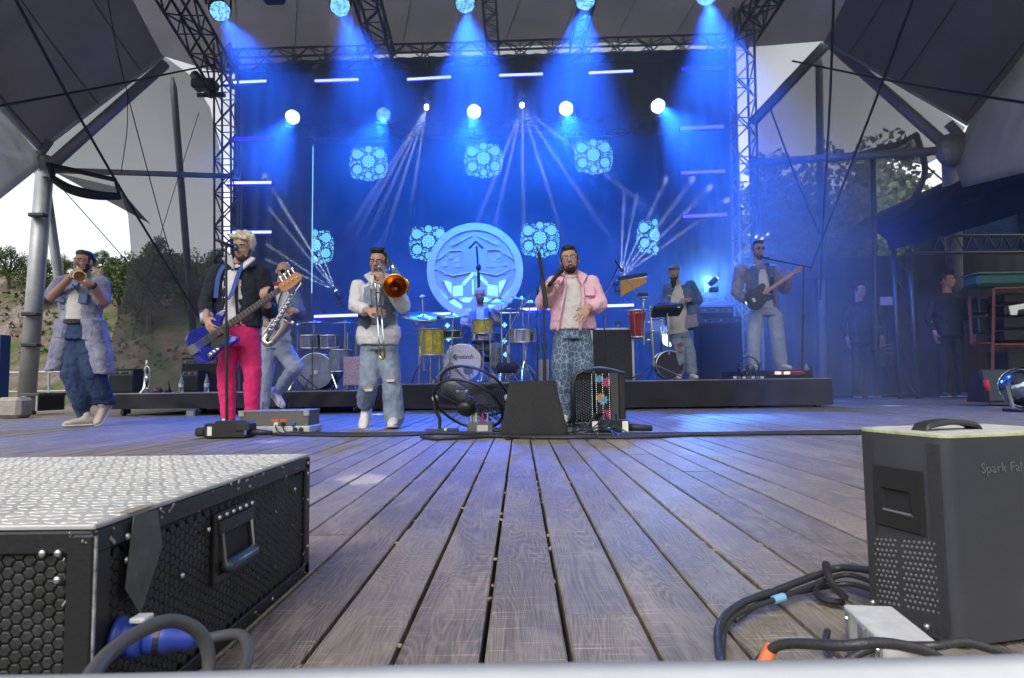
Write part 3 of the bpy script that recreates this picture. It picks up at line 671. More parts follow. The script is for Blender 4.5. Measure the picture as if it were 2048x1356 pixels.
# ---------------------------------------------------------------- big flight case, front left
def big_case():
    xr, ya, yb, zt = -.463, .685, 1.372, .247; xl = -1.9
    t = thing('flight_case', ((xl+xr)/2, (ya+yb)/2, 0), 'large black honeycomb flight case with ribbed metal top, front left', 'flight case')
    MB().box(((xl+xr)/2-.004, (ya+yb)/2, zt/2), (xr-xl-.012, yb-ya-.012, zt-.004)).build('body', LAM, t)
    hx = MB()
    def hexes(o, eu, ev, nu, nv, s, nrm, hh):
        for i in range(nu):
            for j in range(nv):
                c = o+eu*(i*s*.866)+ev*((j+.5*(i % 2))*s)
                hx.loft([[c+(eu*math.cos(a*1.0472)+ev*math.sin(a*1.0472))*s*q+nrm*h for a in range(6)] for q, h in ((.52, 0), (.40, hh))])
    hexes(V((xr-.002, ya+.03, .03)), V((0,1,0)), V((0,0,1)), 54, 14, .0135, V((1,0,0)), .00025)
    hexes(V((xr-.27, ya+.002, .02)), V((1,0,0)), V((0,0,1)), 21, 16, .0135, V((0,-1,0)), .0012)
    h = hx.build('honeycomb', LAM, t); h['kind'] = 'stuff'
    e = .024
    for nm, c, s in (('edge_rail', ((xl+xr)/2, ya, zt-e/2), (xr-xl, .008, e)), ('edge_rail', (xr, (ya+yb)/2, zt-e/2), (.008, yb-ya, e)), ('edge_rail', (xr, (ya+yb)/2, e/2), (.008, yb-ya, e)), ('edge_rail', ((xl+xr)/2, ya, e/2), (xr-xl, .008, e)),
                     ('corner_post', (xr-.003, ya+.012, zt/2), (.010, .03, zt-.004)), ('corner_post', (xr-.012, ya-.001, zt/2), (.03, .010, zt-.006)), ('corner_post', (xr-.001, yb-.014, zt/2), (.010, .028, zt-.004))):
        MB().rbox(c, s, .0025).build(nm, BLK, t)
    MB().box((xr+.004, ya-.003, zt/2), (.0025, .0025, zt-.01)).build('worn_edge', M('scuffed_edge', (.30, .30, .30), .5, .5, var=.6, vs_=60), t)
    MB().rbox(((xl+xr)/2, (ya+yb)/2, zt+.0035), (xr-xl, yb-ya, .006), .002).build('top_plate', DALU, t)
    tr = MB()
    for j in range(34):
        for i in range(40):
            x = xr-.012-i*.0235-(j % 2)*.0117; y = ya+.012+j*.0200
            if x < xl: continue
            a = .35 if (i+j) % 2 else -.35; d = V((math.cos(a), math.sin(a), 0)); w = V((-d.y, d.x, 0)); c = V((x, y, zt+.0062))
            tr.add([c-d*.0115, c-w*.0030, c+d*.0115, c+w*.0030, c+V((0,0,.0013))-d*.007, c+V((0,0,.0013))+d*.007], [(0,1,4), (1,2,5), (1,5,4), (2,3,5), (3,0,4), (3,4,5)])
    q = tr.build('tread_ribs', M('rib_alloy', (.60, .60, .59), .55, .5, var=.2, vs_=30), t); q['kind'] = 'stuff'
    rv = [(xr+.005, ya+.05, zt-.018), (xr+.005, ya+.05, zt-.045), (xr+.005, yb-.016, zt-.012), (xr+.005, yb-.016, zt-.034), (xr+.005, yb-.016, zt-.09), (xr+.005, yb-.016, .06), (xr+.003, .93, zt-.055), (xr+.003, yb-.09, zt-.055), (xr+.003, yb-.2, .012), (xr+.003, .95, .012), (xr+.003, .86, zt-.10), (xr+.005, ya+.04, .055)]
    rv2 = [(xr-.035, ya-.006, zt-.022), (xr-.052, ya-.006, zt-.022), (xr-.035, ya-.006, zt-.05), (xr-.03, ya-.006, .06)]
    for k in rv: MB().ell(k, (.0028, .0042, .0042), None, 8, 5).build('rivet', ALU, t, True)
    for k in rv2: MB().ell(k, (.0042, .0028, .0042), None, 8, 5).build('rivet', ALU, t, True)
    random.seed(21); sf = MB()
    for _ in range(80):
        k = random.random(); s_ = random.uniform(.0012, .004)
        if k < .35: p = V((xr+.0045, random.uniform(ya, yb), zt-random.random()**3*.03))
        elif k < .5: p = V((xr+.0045, random.uniform(ya, yb), random.random()*.022))
        elif k < .7: p = V((xr+.0022, yb-.01-random.random()**2*.05, random.uniform(.01, zt)))
        elif k < .85: p = V((xr-random.random()*.03, ya-.0064, random.uniform(.0, zt)))
        else: p = V((xr-.0006, random.uniform(ya+.05, yb-.03), random.uniform(.03, zt-.04)))
        sf.box(p, (.0012, s_*random.uniform(.5, 3), s_*random.uniform(.4, 1.2)), Matrix.Rotation(random.uniform(-.8, .8), 3, 'X'))
    q = sf.build('scuff_marks', M('bare_metal', (.30, .29, .27), .6, .4), t); q['kind'] = 'stuff'
    # sprung handle in a dish
    y0, y1, z0, z1 = .945, 1.085, .106, .211
    hd = MB(); g = .013
    for c, s in (((y0+y1)/2, z1-g/2), ((y0+y1)/2, z0+g/2)): hd.rbox((xr+.002, c, s), (.007, y1-y0, g), .002)
    for c in (y0+g/2, y1-g/2): hd.rbox((xr+.002, c, (z0+z1)/2), (.007, g, z1-z0-.02), .002)
    ho = hd.build('handle_plate', BLK, t)
    MB().box((xr-.0005, (y0+y1)/2, (z0+z1)/2-.006), (.006, y1-y0-.03, z1-z0-.035)).build('handle_dish', BLKM, ho)
    MB().rbox((xr+.004, (y0+y1)/2, z1-.024), (.012, y1-y0-.02, .022), .003).build('spring_box', BLK, ho)
    gp = MB(); gp.capsule((xr+.014, y0+.026, z0+.022), (xr+.014, y1-.026, z0+.022), .0105); gp.build('grip', M('blue_black_rubber', (.03, .045, .07), .35), ho, True)
    for y in (y0+.02, y1-.02): MB().tube([(xr+.006, y, z1-.03), (xr+.012, y, z0+.022)], .004, 6).build('handle_arm', CHROME, ho)
    for k in range(6): MB().ell((xr+.006, y0+.012+k*.023, z1-.007), (.003, .004, .004), None, 8, 4).build('rivet', ALU, ho)
    # torn tape
    MB().prism([(xr+.0065, .742, zt+.004), (xr+.0065, .79, zt+.002), (xr+.009, .798, zt-.045), (xr+.0075, .758, zt-.115), (xr+.009, .726, zt-.075)], (.0012, 0, 0)).build('torn_tape', M('grey_tape', (.07, .07, .065), .6, var=.3, vs_=40), t)
    MB().prism([(xr-.012, .745, zt+.0072), (xr+.004, .742, zt+.0072), (xr+.004, .79, zt+.0072), (xr-.01, .785, zt+.0072)], (0, 0, .001)).build('tape_end', M('tape_brown', (.22, .18, .13), .8), t)
    # blue mains connector
    c = V((xr, .725, .118)); BLU = M('connector_blue', (.02, .045, .28), .4)
    cn = MB().lathe([(.001, 0), (.024, 0), (.024, .006), (.019, .008), (.018, .018), (.021, .020), (.021, .030), (.016, .032)], c, (1, .25, -.1), 18, True).build('mains_socket', BLU, t, True)
    MB().lathe([(.017, .031), (.017, .056), (.014, .062), (.014, .080), (.009, .090)], c, (1, .25, -.1), 16, True).build('mains_plug', BLU, cn, True)
    MB().rbox(c+V((.03, .0, .022)), (.018, .020, .006), .002).build('latch', M('latch_grey', (.45, .46, .48), .5), cn)
    MB().lathe([(.0176, .043), (.0176, .049)], c, (1, .25, -.1), 16, True).build('grip_ring', BLK, cn)
    return c
cc = big_case()
GC = M('grey_rubber_cable', (.06, .06, .065), .5)
ce = cc+V((.09, .02, -.01))
cable([ce, ce+V((.055, -.02, .012)), ce+V((.085, -.09, .0)), ce+V((.05, -.16, -.03)), ce+V((.06, -.25, -.038))], .0062, 'grey cable loop leaving the blue plug of the big case', GC, 'power_cable')
p1 = [G(150, 1400, .17), G(225, 1300, .18), G(330, 1243, .18), G(395, 1262, .16), G(418, 1320, .13), G(408, 1420, .09)]
cable(p1, .0066, 'thick grey cable arching in front of the big case corner', GC, 'power_cable', n=10, nn=8)

# ---------------------------------------------------------------- spark machine, front right
def spark():
    A, B = V((.634, .950, 0)), V((.594, 1.110, 0)); e1 = (B-A).normalized(); e2 = V((e1.y, -e1.x, 0)); a = math.atan2(e1.y, e1.x)
    lw, ld, h = (B-A).length+.01, .26, .314
    t = thing('spark_machine', A+e1*lw/2+e2*ld/2, 'black metal effects machine with carry handle and yellow-edged top, front right', 'effects machine')
    c0 = A+e1*lw/2+e2*ld/2; r = .022
    foot = []
    for sx, sy in ((1,1), (-1,1), (-1,-1), (1,-1)):
        for k in range(5):
            th = math.atan2(sy, sx)+(k-2)*R_(22.5); foot.append(c0+e1*(sx*(lw/2-r)+r*math.cos(th))+e2*(sy*(ld/2-r)+r*math.sin(th)))
    BM = M('powder_black', (.075, .078, .090), .38, .5, var=.12, vs_=5, bump=.12, bs=500)
    MB().loft([[p+V((0,0,z)) for p in foot] for z in (.006, h-.004)]).build('body', BM, t, 'edge')
    def shrink(q, z): return [c0+(p-c0)*q+V((0,0,z)) for p in foot]
    MB().loft([shrink(1.004, h-.005), shrink(1.004, h-.001), shrink(.975, h), shrink(.975, h-.004)], False).build('yellow_edge', M('lime_paint', (.42, .45, .25), .6, var=.3, vs_=40), t)
    MB().loft([shrink(.978, h-.003), shrink(.978, h+.0005)]).build('top_plate', M('dusty_plate', (.46, .46, .44), .6, var=.25, vs_=25), t)
    hc = c0+V((0,0,h))-e1*0+e2*(-.045)-e1*.015
    pts = [hc-e2*.055, hc-e2*.045+V((0,0,.008)), hc+V((0,0,.013)), hc+e2*.045+V((0,0,.008)), hc+e2*.055]
    hb = MB(); ra = catmull(pts, 5)
    hb.loft([[p+e1*x+V((0,0,z)) for x, z in ((-.016, 0), (-.012, .005), (.012, .005), (.016, 0), (.012, -.004), (-.012, -.004))] for p in ra])
    hb.build('carry_handle', M('moulded_black', (.02, .02, .02), .5, var=.5, vs_=150), t)
    nrm = -e2; f0 = A-e2*.0   # left face
    def fp(u, z, o=0): return A+e1*u+V((0,0,z))+nrm*o
    # recessed handle cup
    u0, u1, z0, z1 = .045, .132, .158, .250
    cp = MB()
    for a_, b_ in ((u0, u1),):
        cp.add([fp(a_, z0, .006), fp(b_, z0, .006), fp(b_, z1, .006), fp(a_, z1, .006), fp(a_+.012, z0+.024, .006), fp(b_-.012, z0+.022, .006), fp(b_-.012, z1-.030, .006), fp(a_+.02, z1-.030, .006),
                fp(a_+.018, z0+.028, .0012), fp(b_-.018, z0+.028, .0012), fp(b_-.016, z1-.034, .0012), fp(a_+.024, z1-.034, .0012), fp(a_-.004, z0-.004, .0002), fp(b_+.004, z0-.004, .0002), fp(b_+.004, z1+.004, .0002), fp(a_-.004, z1+.004, .0002)],
               [(0,1,5,4), (1,2,6,5), (2,3,7,6), (3,0,4,7), (4,5,9,8), (5,6,10,9), (6,7,11,10), (7,4,8,11), (12,13,1,0), (13,14,2,1), (14,15,3,2), (15,12,0,3)])
    hcup = cp.build('handle_cup', M('cup_black', (.016, .016, .018), .3), t)
    MB().add([fp(u0+.018, z0+.028, .0010), fp(u1-.018, z0+.028, .0010), fp(u1-.016, z1-.034, .0010), fp(u0+.024, z1-.034, .0010)], [(0,1,2,3)]).build('cup_hollow', BLKM, hcup)
    MB().tube([fp(u0+.016, z0+.026, .006), fp(u1-.016, z0+.026, .006)], .0022, 6).build('worn_lip', ALU, hcup)
    # louvre: raised pressings in two blocks
    lv = MB()
    for i in range(13):
        for j in range(13):
            if i == 7: continue
            u = .028+i*.0092+(j % 2)*.0046; z = .148-j*.0085-(i*.0016)
            c = fp(u, z, .0002); lv.ell(c, (.0024, .0024, .0028), None, 6, 4)
    q = lv.build('grille_studs', M('stud_grey', (.22, .22, .23), .45, .6), t); q['kind'] = 'stuff'
    for u, z in ((.05, .018), (.155, .02), (.12, .012)): MB().ell(fp(u, z, .001), (.005, .005, .005), None, 8, 5).build('screw', ALU, t, True)
    for u in (.022, .150): MB().box(fp(u, h/2, .0007), (.020, .0014, h-.03), RZ(math.atan2(e1.y, e1.x))).build('corrugated_strip', M('strip_black', (.045, .046, .052), .35, .3, bump=.6, bs=700), t)
    q = A+e2*.102+V((0,0,h-.053))-e1*.0008
    rot = Matrix((e2, V((0,0,1)), -e1)).transposed().to_4x4(); rot.translation = q
    text('Spark Fal', .022, M('faded_print', (.10, .10, .105), .6), rot, t, 'printed_name', .0003)
    return A, e1, e2
sA, se1, se2 = spark()
sc = thing('silver_case', (.49, .86, 0), 'small dented silver aluminium case beside the effects machine', 'case')
rot = RZ(R_(-8)); cS = V((.497, .885, .034))
MB().rbox(cS, (.062, .125, .06), .004, rot).build('body', M('bright_alloy', (.62, .62, .61), .5, .3, var=.15, vs_=30), sc)
MB().rbox(cS+V((0, 0, .030)), (.067, .131, .008), .002, rot).build('lid', M('bright_alloy'), sc)
for k, x in enumerate((-.04, .0)): MB().rbox(cS+rot @ V((-.0325, x, .010)), (.006, .022, .036), .002, rot).build('latch', ALU, sc)
for s in (-.053, .053): MB().rbox(cS+rot @ V((-.032, s, 0)), (.004, .014, .058), .002, rot).build('corner', ALU, sc); MB().ell(cS+rot @ V((-.0345, s, .018)), (.003, .004, .004), None, 8, 5).build('rivet', CHROME, sc)

# cables at the front right
m1 = sA+se1*.15
def gz(px, py, z): return G(px, py, z)
RB2 = M('black_sheath', (.03, .03, .034), .42, bump=.2, bs=200)
cable([m1+V((.02,.0,.07)), gz(1690, 1135, .045), gz(1640, 1148, .035), gz(1560, 1178, .028), gz(1480, 1208, .024), gz(1440, 1250, .02), gz(1438, 1300, .014), gz(1450, 1345, .012)], .0068, 'thick black cable curving away from the effects machine', RB2, 'power_cable', n=10)
cable([m1+V((.02,-.01,.045)), gz(1700, 1150, .035), gz(1640, 1165, .03), gz(1556, 1197, .02), gz(1480, 1225, .016), gz(1449, 1262, .015), gz(1446, 1345, .012)], .0046, 'thinner black cable with a blue tape tag', RB2, 'power_cable', n=10)
cable([m1+V((.02,.0,.03)), gz(1700, 1168, .02), gz(1620, 1180, .012), gz(1540, 1196, .012), gz(1470, 1240, .01)], .0048, 'third black cable lying under the thick one', RB2, 'power_cable', n=10)
tg = G(1558, 1197, .02); MB_t = MB().cyl(tg+V((-.012, -.005, -.001)), tg+V((.010, .004, .001)), .0072, n=10).build('tape_tag', M('blue_tape', (.18, .42, .62), .5)); tag(MB_t, 'light blue tape tag around a black cable', 'tape')
vs1 = thing('cable_strap', G(1650, 1165, .03), 'black hook-and-loop strap tied round the cables', 'strap')
MB().tube(catmull([gz(1652, 1128, .06), gz(1656, 1150, .05), gz(1670, 1175, .035), gz(1690, 1195, .03)]), .007, 6).build('strap_tail', BLKM, vs1)
MB().tube(catmull([gz(1650, 1160, .04), gz(1632, 1180, .02), gz(1650, 1200, .012), gz(1690, 1205, .014)]), .006, 6).build('strap_loop', BLKM, vs1)
cable([gz(1505, 1340, .03), gz(1560, 1290, .07), gz(1640, 1257, .095)+V((0,-.05,0)), gz(1720, 1252, .10)+V((0,-.05,0)), gz(1810, 1275, .08)+V((0,-.04,0)), gz(1890, 1325, .05)], .0062, 'thick black cable arching up at the lower right edge', RB2, 'power_cable', n=12, nn=8)
cable([gz(1680, 1330, .03), gz(1750, 1295, .05), gz(1840, 1272, .07)+V((0,-.03,0)), gz(1930, 1285, .06), gz(2020, 1310, .04)], .0055, 'black cable curving below the effects machine', RB2, 'power_cable', n=12, nn=8)
cable([gz(1655, 1262, .02), gz(1652, 1290, .012), gz(1670, 1320, .01)], .005, 'short thin cable dropping beside the silver case', RB2, 'power_cable')
ot = gz(1532, 1314, .052); tag(MB().cyl(ot+V((-.014, -.012, -.016)), ot+V((.010, .006, .010)), .0085, n=12).build('tape_tag', M('orange_tape', (.62, .16, .05), .5)), 'orange tape wrapped on the arching cable', 'tape')

# pale ledge right under the lens
ld = MB().grid(lambda u, v: V((-.55+1.1*u, .205+.07*v, .2750+.012*u-.0006*math.sin(u*23)-.05*(1-v)**3)), 40, 6).build('ledge', M('pale_concrete', (.50, .52, .54), .85, var=.12, vs_=14), None, True)
tag(ld, 'pale blurred ledge along the bottom edge of the picture', 'ledge'); sd = ld.modifiers.new('t', 'SOLIDIFY'); sd.thickness = .02

# ---------------------------------------------------------------- risers
SKIRT = M('black_skirt', (.016, .016, .020), .8, bump=.35, bs=14)
def riser(px0, px1, Yf, zt, depth, lab, wheels=False, zb=.03):
    a, b = W(px0, 800, Yf).x, W(px1, 800, Yf).x; t = thing('riser', ((a+b)/2, Yf+depth/2, 0), lab, 'riser', 'stage risers')
    MB().rbox(((a+b)/2, Yf+depth/2, zt-.03), (b-a, depth, .06), .006).build('deck', M('riser_deck', (.03, .03, .034), .55, var=.3, vs_=4), t)
    L_ = b-a
    MB().grid(lambda u, v: V((a+L_*u, Yf-.014-.024*math.sin(u*L_*11+2*math.sin(u*7+v*1.5))*(.3+v), (zt-.015)*(1-v)+zb*v-.02*math.sin(u*L_*1.7)*math.sin(v*3.1))), int(L_*26), 8).build('skirt', SKIRT, t, True)
    for x in (a-.004, b+.004): MB().grid(lambda u, v: V((x, Yf+depth*u, (zt-.02)*(1-v)+zb*v)), 8, 2).build('side_skirt', SKIRT, t)
    MB().box(((a+b)/2, Yf-.006, zt-.008), (b-a, .012, .014)).build('edge_trim', M('trim_grey', (.30, .31, .33), .4, .7, var=.5, vs_=2.5), t)
    for k in range(int(L_/1.2)+1):
        x = a+.15+(L_-.3)*k/max(1, int(L_/1.2)); MB().box((x, Yf+.15, zb/2+.05), (.07, .07, .14)).build('leg', BLK, t)
        if wheels: MB().cyl((x-.02, Yf+.08, .055), (x+.02, Yf+.08, .055), .055, n=12).build('castor', RUB, t)
    return t
riser(222, 728, 9.2, .335, 3.2, 'low wheeled black riser on the left below the second drum kit', True, .10)
riser(733, 1148, 9.75, .42, 3.0, 'black skirted riser carrying the main drum kit')
riser(1158, 1665, 9.15, .42, 3.4, 'black skirted riser of the percussionist and guitarist')
tag(MB().rbox(W(383, 827, 8.9)+V((0,0,-.0)), (.13, .1, .12), .02).build('riser_clamp', M('clamp_steel', (.4, .42, .45), .3, .9)), 'small steel clamp below the left riser', 'clamp')

# ---------------------------------------------------------------- covered monitor in the middle
def covered():
    p0, p1 = G(1003, 876), G(1136, 876); Y = p0.y; t = thing('covered_monitor', ((p0.x+p1.x)/2, Y+.25, 0), 'black cloth-covered box standing centre front of the singer', 'covered box')
    q0, q1 = W(1018, 764, Y+.08), W(1112, 764, Y+.08); rings = []; n = 48
    MB().box(((p0.x+p1.x)/2, Y+.26, q0.z/2-.01), (q1.x-q0.x-.04, .34, q0.z-.05)).build('box', BLKM, t)
    K = 12
    for k in range(K+1):
        v = k/K; z = (q0.z)*(1-v)+.006*v; xa = q0.x*(1-v)+p0.x*v; xb = q1.x*(1-v)+p1.x*v; ya = Y+.08*(1-v); yb = Y+.46+.04*v; ring = []
        for j in range(n):
            s = 4*j/n; i = int(s); f = s-i; cn = [(xa, ya), (xb, ya), (xb, yb), (xa, yb)]; c0, c1 = cn[i], cn[(i+1) % 4]
            x = c0[0]+(c1[0]-c0[0])*f; y = c0[1]+(c1[1]-c0[1])*f; am = .022*v*v*math.sin(j*2.4+1.5*v)+.010*v*math.sin(j*.9+4*v)
            cx, cy_ = (xa+xb)/2, (ya+yb)/2; d = V((x-cx, y-cy_, 0)).normalized(); ring.append(V((x+d.x*am, y+d.y*am, z)))
        rings.append(ring)
    top = [[V((r.x*.98+.02*(q0.x+q1.x)/2, r.y, q0.z+.006)) for r in rings[0]]]
    MB().loft(top+rings).build('cloth', CARPET, t, True)
covered()

# ---------------------------------------------------------------- drum fan
def fan_():
    c = W(942, 796, 5.2); n = V((.30, .62, .72)).normalized(); R0 = .30
    t = thing('floor_fan', (c.x, c.y, 0), 'black floor fan tilted up on a tube stand', 'fan')
    u, v, ax = frame(n)
    for h in (-.075, .075):
        MB().tube([c+ax*h+(u*math.cos(k*math.pi/18)+v*math.sin(k*math.pi/18))*R0 for k in range(37)], .012, 6).build('rim', BLK, t, True)
        g = MB()
        for rr in [R0*(.12+.88*k/15) for k in range(15)]: g.tube([c+ax*(h+(.03 if h > 0 else -.03)*(1-(rr/R0)**2))+(u*math.cos(k*math.pi/14)+v*math.sin(k*math.pi/14))*rr for k in range(29)], .0024, 4)
        for k in range(10):
            a = k*.6283; g.tube([c+ax*(h+(.03 if h > 0 else -.03)*(1-q*q))+(u*math.cos(a)+v*math.sin(a))*R0*q for q in (.1, .4, .7, 1)], .0028, 4)
        q = g.build('wire_guard', M('guard_wire', (.22, .22, .23), .3, .8), t); q['kind'] = 'stuff'
    MB().lathe([(R0+.002, -.07), (R0+.006, 0), (R0+.002, .07)], c, n, 40).build('drum_shell', M('shell_black', (.015, .016, .018), .35), t, True) if False else None
    for k in range(3):
        a = k*2.094+.4; d = u*math.cos(a)+v*math.sin(a); w = ax.cross(d); rings = []
        for q, wd_, tw in ((.05, .05, .7), (.12, .09, .6), (.2, .11, .5), (.27, .08, .4)):
            s = (w*math.cos(tw)+ax*math.sin(tw)); pt = c+d*q; rings.append([pt-s*wd_-ax*.002, pt+s*wd_-ax*.002, pt+s*wd_+ax*.002, pt-s*wd_+ax*.002])
        MB().loft(rings).build('blade', M('blade_grey', (.10, .105, .11), .35, .6), t, True)
    MB().lathe([(.001, -.16), (.06, -.155), (.075, -.13), (.078, -.06), (.04, -.03), (.04, .03), (.001, .035)], c, n, 18).build('motor', BLK, t, True)
    MB().rbox(c-ax*.13+V((-.03, 0, .12)), (.09, .05, .07), .01).build('switch_box', M('switch_grey', (.08, .08, .085), .4), t)
    for k in (0, 1): MB().ell(c-ax*.13+V((-.06+.07*k, -.04, .15)), (.014, .014, .014), None, 10, 6).build('knob', M('knob_grey', (.4, .4, .4), .35), t, True)
    s = V((.98, -.2, 0)).normalized()
    L0 = c-s*R0*1.04; R1 = c+s*R0*1.04
    for p in (L0, R1):
        ft = V((p.x+(.035 if p is L0 else -.02), p.y, .018))
        MB().tube(catmull([p, p+V((0,0,-.10)), ft+V((0,0,.10)), ft]), .014, 8).build('stand_tube', BLK, t, True)
        MB().ell(p, (.03, .03, .03), None, 10, 6).build('tilt_knob', M('knob_grey'), t, True)
        MB().tube([ft+V((-.12, -.02, 0)), ft+V((.16, .02, 0))], .016, 8).build('stand_foot', RUB, t)
    MB().cyl(V((L0.x+.075, L0.y, .018)), V((L0.x+.095, L0.y, .018)), .0175, n=10).build('yellow_mark', M('yellow_tape', (.6, .55, .08), .5), t)
fan_()
# stage box with connectors in front of the fan
sb = thing('stage_box', G(960, 868), 'small grey connector box among the cables below the fan', 'stage box')
cS = G(960, 868)+V((0, .08, .045)); MB().rbox(cS, (.21, .14, .09), .008).build('housing', M('box_grey', (.13, .13, .14), .5, .4, var=.3, vs_=20), sb)
for x, c in ((-.075, None), (-.035, (.55, .42, .05)), (.02, (.5, .04, .04)), (.06, None)):
    MB().cyl(cS+V((x, 0, .04)), cS+V((x, 0, .12)), .011, .009, 8).build('plug', ALU if c is None else M('plug%s' % c[1], c, .4), sb)
    cable([cS+V((x, 0, .12)), cS+V((x+.02, .05, .19)), cS+V((x+.12, .12, .12)), cS+V((x+.25, .12, .02))], .005, '', None, 'lead', parent=sb)
MB().rbox(cS+V((.02, -.072, 0)), (.09, .006, .05), .002).build('label_plate', M('pale_plate', (.45, .45, .46), .5), sb)

# ---------------------------------------------------------------- cables across the stage
random.seed(3)
def floor_run(pxs, r, lab, jit=.012, mat=None):
    pts = [G(px, py)+V((0, random.uniform(-jit, jit), r+random.uniform(0, .004))) for px, py in pxs]; cable(pts, r, lab, mat, 'stage_cable', 'cables across the stage floor')
BC = M('blue_black_cable', (.02, .03, .05), .35)
floor_run([(500, 866), (560, 872), (700, 874), (820, 873), (900, 870), (980, 876), (1080, 877), (1200, 876), (1350, 874), (1500, 872), (1725, 868)], .011, 'black cable running the whole stage width, front strand')
floor_run([(480, 862), (600, 868), (760, 870), (880, 868), (1000, 871), (1140, 872), (1300, 871), (1480, 869), (1725, 865)], .011, 'black cable running the whole stage width, rear strand')
floor_run([(842, 877), (870, 881), (930, 879), (990, 876), (1060, 879), (1150, 880), (1250, 877), (1330, 876)], .012, 'thick cable loop lying before the covered box')
floor_run([(1150, 878), (1260, 879), (1400, 873), (1560, 871), (1720, 870)], .010, 'black cable right of the covered box')
for i in range(9):
    x = 985+random.uniform(-30, 30); y = 868+random.uniform(-6, 8)
    floor_run([(x, y), (x+random.uniform(10, 30), y+random.uniform(-10, 8)), (x+random.uniform(30, 60), y+random.uniform(-12, 6)), (x+random.uniform(50, 90), y+random.uniform(0, 8))], .006, 'thin blue-black lead tangled on the floor beside the fan', .03, BC)
for i in range(6):
    x = 1150+random.uniform(-20, 60); y = 868+random.uniform(-6, 6)
    p = [G(x+k*22, y+random.uniform(-5, 6))+V((0, 0, .008+random.random()*.06*(k in (1, 2)))) for k in range(5)]
    cable(p, .0065, 'thin blue-black lead looping before the accordion', BC, 'stage_cable', 'cables across the stage floor')
pu = thing('power_unit', G(1222, 868), 'black power unit with two white stickers before the accordion', 'power unit')
c = G(1222, 868)+V((0, .1, .055)); MB().rbox(c, (.30, .16, .10), .012).build('housing', BLK, pu)
for x in (-.12, .115): MB().box(c+V((x, -.082, 0)), (.045, .004, .085)).build('sticker', M('sticker', (.66, .66, .6), .6), pu)
MB().cyl(c+V((.16, -.03, -.01)), c+V((.33, -.03, -.02)), .03, .024, 10).build('plug', RUB, pu, True); MB().rbox(c+V((-.01, -.084, 0)), (.12, .006, .03), .002).build('socket_strip', RUB, pu)
for x in (-.09, -.02, .06): cable([c+V((x, 0, .05)), c+V((x-.02, -.05, .10)), c+V((x-.09, -.12, .02)), c+V((x-.2, -.14, -.045))], .006, '', BC, 'lead', parent=pu)

